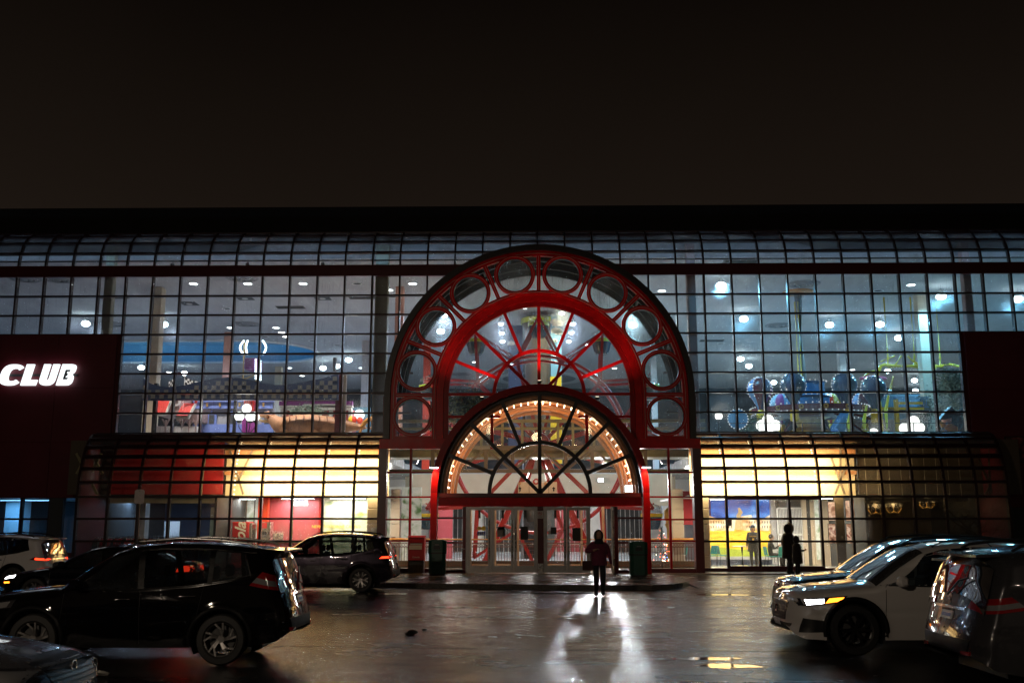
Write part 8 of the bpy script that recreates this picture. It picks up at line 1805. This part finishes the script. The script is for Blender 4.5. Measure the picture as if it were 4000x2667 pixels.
def bag(loc, nm, label, m_, w_=.30, h=.26):
    T = thing(nm, label, 'bag', loc); b = MB(); b.prismx([(-.05, 0), (.05, 0), (.06, .03), (.035, h), (-.035, h), (-.06, .03)], -w_/2, w_/2); b.build('bag_body', m_, T, local=True)
    for y in (-.03, .03): MB().tube([(-.09, y, h), (-.07, y, h+.18), (0, y, h+.24), (.07, y, h+.18), (.09, y, h)], .009, 6).build('handle', m_, T, local=True)
pw = G(2342, 2328)
person('hooded walker in a maroon jacket crossing the wet road from the open door', pw, R(4), dict(elR=(-.37, .02, 1.19), wrR=(-.17, -.17, 1.24), paR=(-.10, -.20, 1.27), shL=(.20, 0, 1.42), elL=(.29, .02, 1.14), wrL=(.33, -.05, .86), paL=(.335, -.07, .79), knL=(.09, -.10, .51), anL=(.08, -.08, .09), toL=(.085, -.25, .06), knR=(-.08, .0, .49), anR=(-.08, .10, .085), toR=(-.09, -.05, .03)), dict(elL=.068, elR=.072, shL=.09, shR=.09), coat='coat_maroon', extras=walker)
bag((pw.x-.315, pw.y-.05, .70), 'handbag', 'dark handbag hanging from the arm of the walker', 'bag_brown')
def parka(fur=True):
    def f(T, J, s, ex, H1):
        ex(hood(H1, .14*s), 'hood', 'coat_parka')
        if fur: ex(MB().tube([(H1.x+.145*math.cos(R(t)), H1.y-.075, H1.z+.0+.17*math.sin(R(t))) for t in range(-60, 250, 20)], .045, 8), 'fur_trim', 'fur')
        ex(shell([(0, 0, q_*s) for q_ in (1.47, 1.43, 1.36, 1.15, .95, .62, .58)], [q_*s for q_ in (.10, .17, .215, .235, .24, .265, .22)], fl=.85), 'parka', 'coat_parka')
    return f
g1 = G(3085, 2245, .10); g2 = G(3118, 2252, .09)
person('person in a dark parka with a fur-trimmed hood walking past the mural windows', g1, R(118), dict(knL=(.10, -.12, .50), anL=(.10, -.16, .10), toL=(.11, -.32, .06), anR=(-.10, .18, .10), toR=(-.11, .04, .04)), dict(elL=.075, elR=.075), coat='coat_parka', extras=parka(), scale=1.02)
person('shorter person in a bulky black coat beside the fur-hooded walker', g2, R(100), dict(wrR=(-.16, -.28, 1.16), paR=(-.14, -.34, 1.20), elR=(-.24, -.05, 1.14)), dict(elL=.08, elR=.08), coat='coat_black', extras=parka(False), scale=.80)
def capman(T, J, s, ex, H1):
    ex(MB().sphere(H1+Vector((0, .005, .035)), .108, 16, 8, sz=.95), 'cap', 'coat_navy'); ex(MB().bbox(H1.x-.07, H1.x+.07, H1.y-.19, H1.y-.06, H1.z+.035, H1.z+.05, .006), 'cap_brim', 'coat_navy'); ex(MB().sphere(H1+Vector((0, .06, -.06)), .11, 12, 8), 'hair', 'hair_dark')
    ex(shell([(0, .01, 1.45), (0, .01, 1.38), (0, .01, 1.15), (0, .01, .9), (0, .01, .66)], [.11, .205, .205, .22, .25]), 'coat', 'coat_black'); sh_ = ex(MB().bbox(-.13, .13, -.195, -.165, 1.02, 1.36, .01), 'shirt', 'cloth_black'); text_obj('LEADING', 'shirt_print', .075, 'gold', (0, -.198, 1.28), T, extrude=.001, local=True); ex(MB().sphere((0, -.19, 1.16), .07, 12, 6, sy=.1), 'shirt_mark', 'gold')
gi = P(2946, 2205, 42.9); person('standing man in a cap and long black coat inside the mural court', (gi.x, 42.9, GF), R(-12), {}, {}, coat='coat_black', extras=capman, scale=.98)
SIT = dict(pel=(0, 0, .52), sp1=(0, .02, .68), sp2=(0, .02, .84), chest=(0, 0, .96), neck=(0, -.02, 1.07), head0=(0, -.05, 1.14), head1=(0, -.06, 1.24), shL=(.19, 0, 1.0), elL=(.24, -.12, .76), wrL=(.12, -.34, .80), paL=(.10, -.41, .81), shR=(-.19, 0, 1.0), elR=(-.24, -.12, .76), wrR=(-.10, -.32, .88), paR=(-.07, -.38, .92), hiL=(.10, -.02, .50), knL=(.12, -.44, .50), anL=(.12, -.44, .085), toL=(.13, -.60, .035), hiR=(-.10, -.02, .50), knR=(-.12, -.44, .50), anR=(-.12, -.40, .085), toR=(-.13, -.56, .035))
def haircap(m_): return lambda T, J, s, ex, H1: ex(MB().sphere(H1+Vector((0, .022, .028)), .108, 16, 10, sz=1.05), 'hair' if m_ == 'hair_dark' else 'beanie', m_)
gi = P(3012, 2190, 43.2); person('seated man in a black jacket facing the round table', (gi.x, 43.2, GF), R(88), SIT, {}, coat='coat_black', extras=haircap('hair_dark'))
gi = P(3100, 2190, 43.4); person('seated man in a grey beanie and blue jacket across the round table', (gi.x, 43.4, GF), R(-88), SIT, {}, coat='coat_navy', extras=haircap('beanie'))
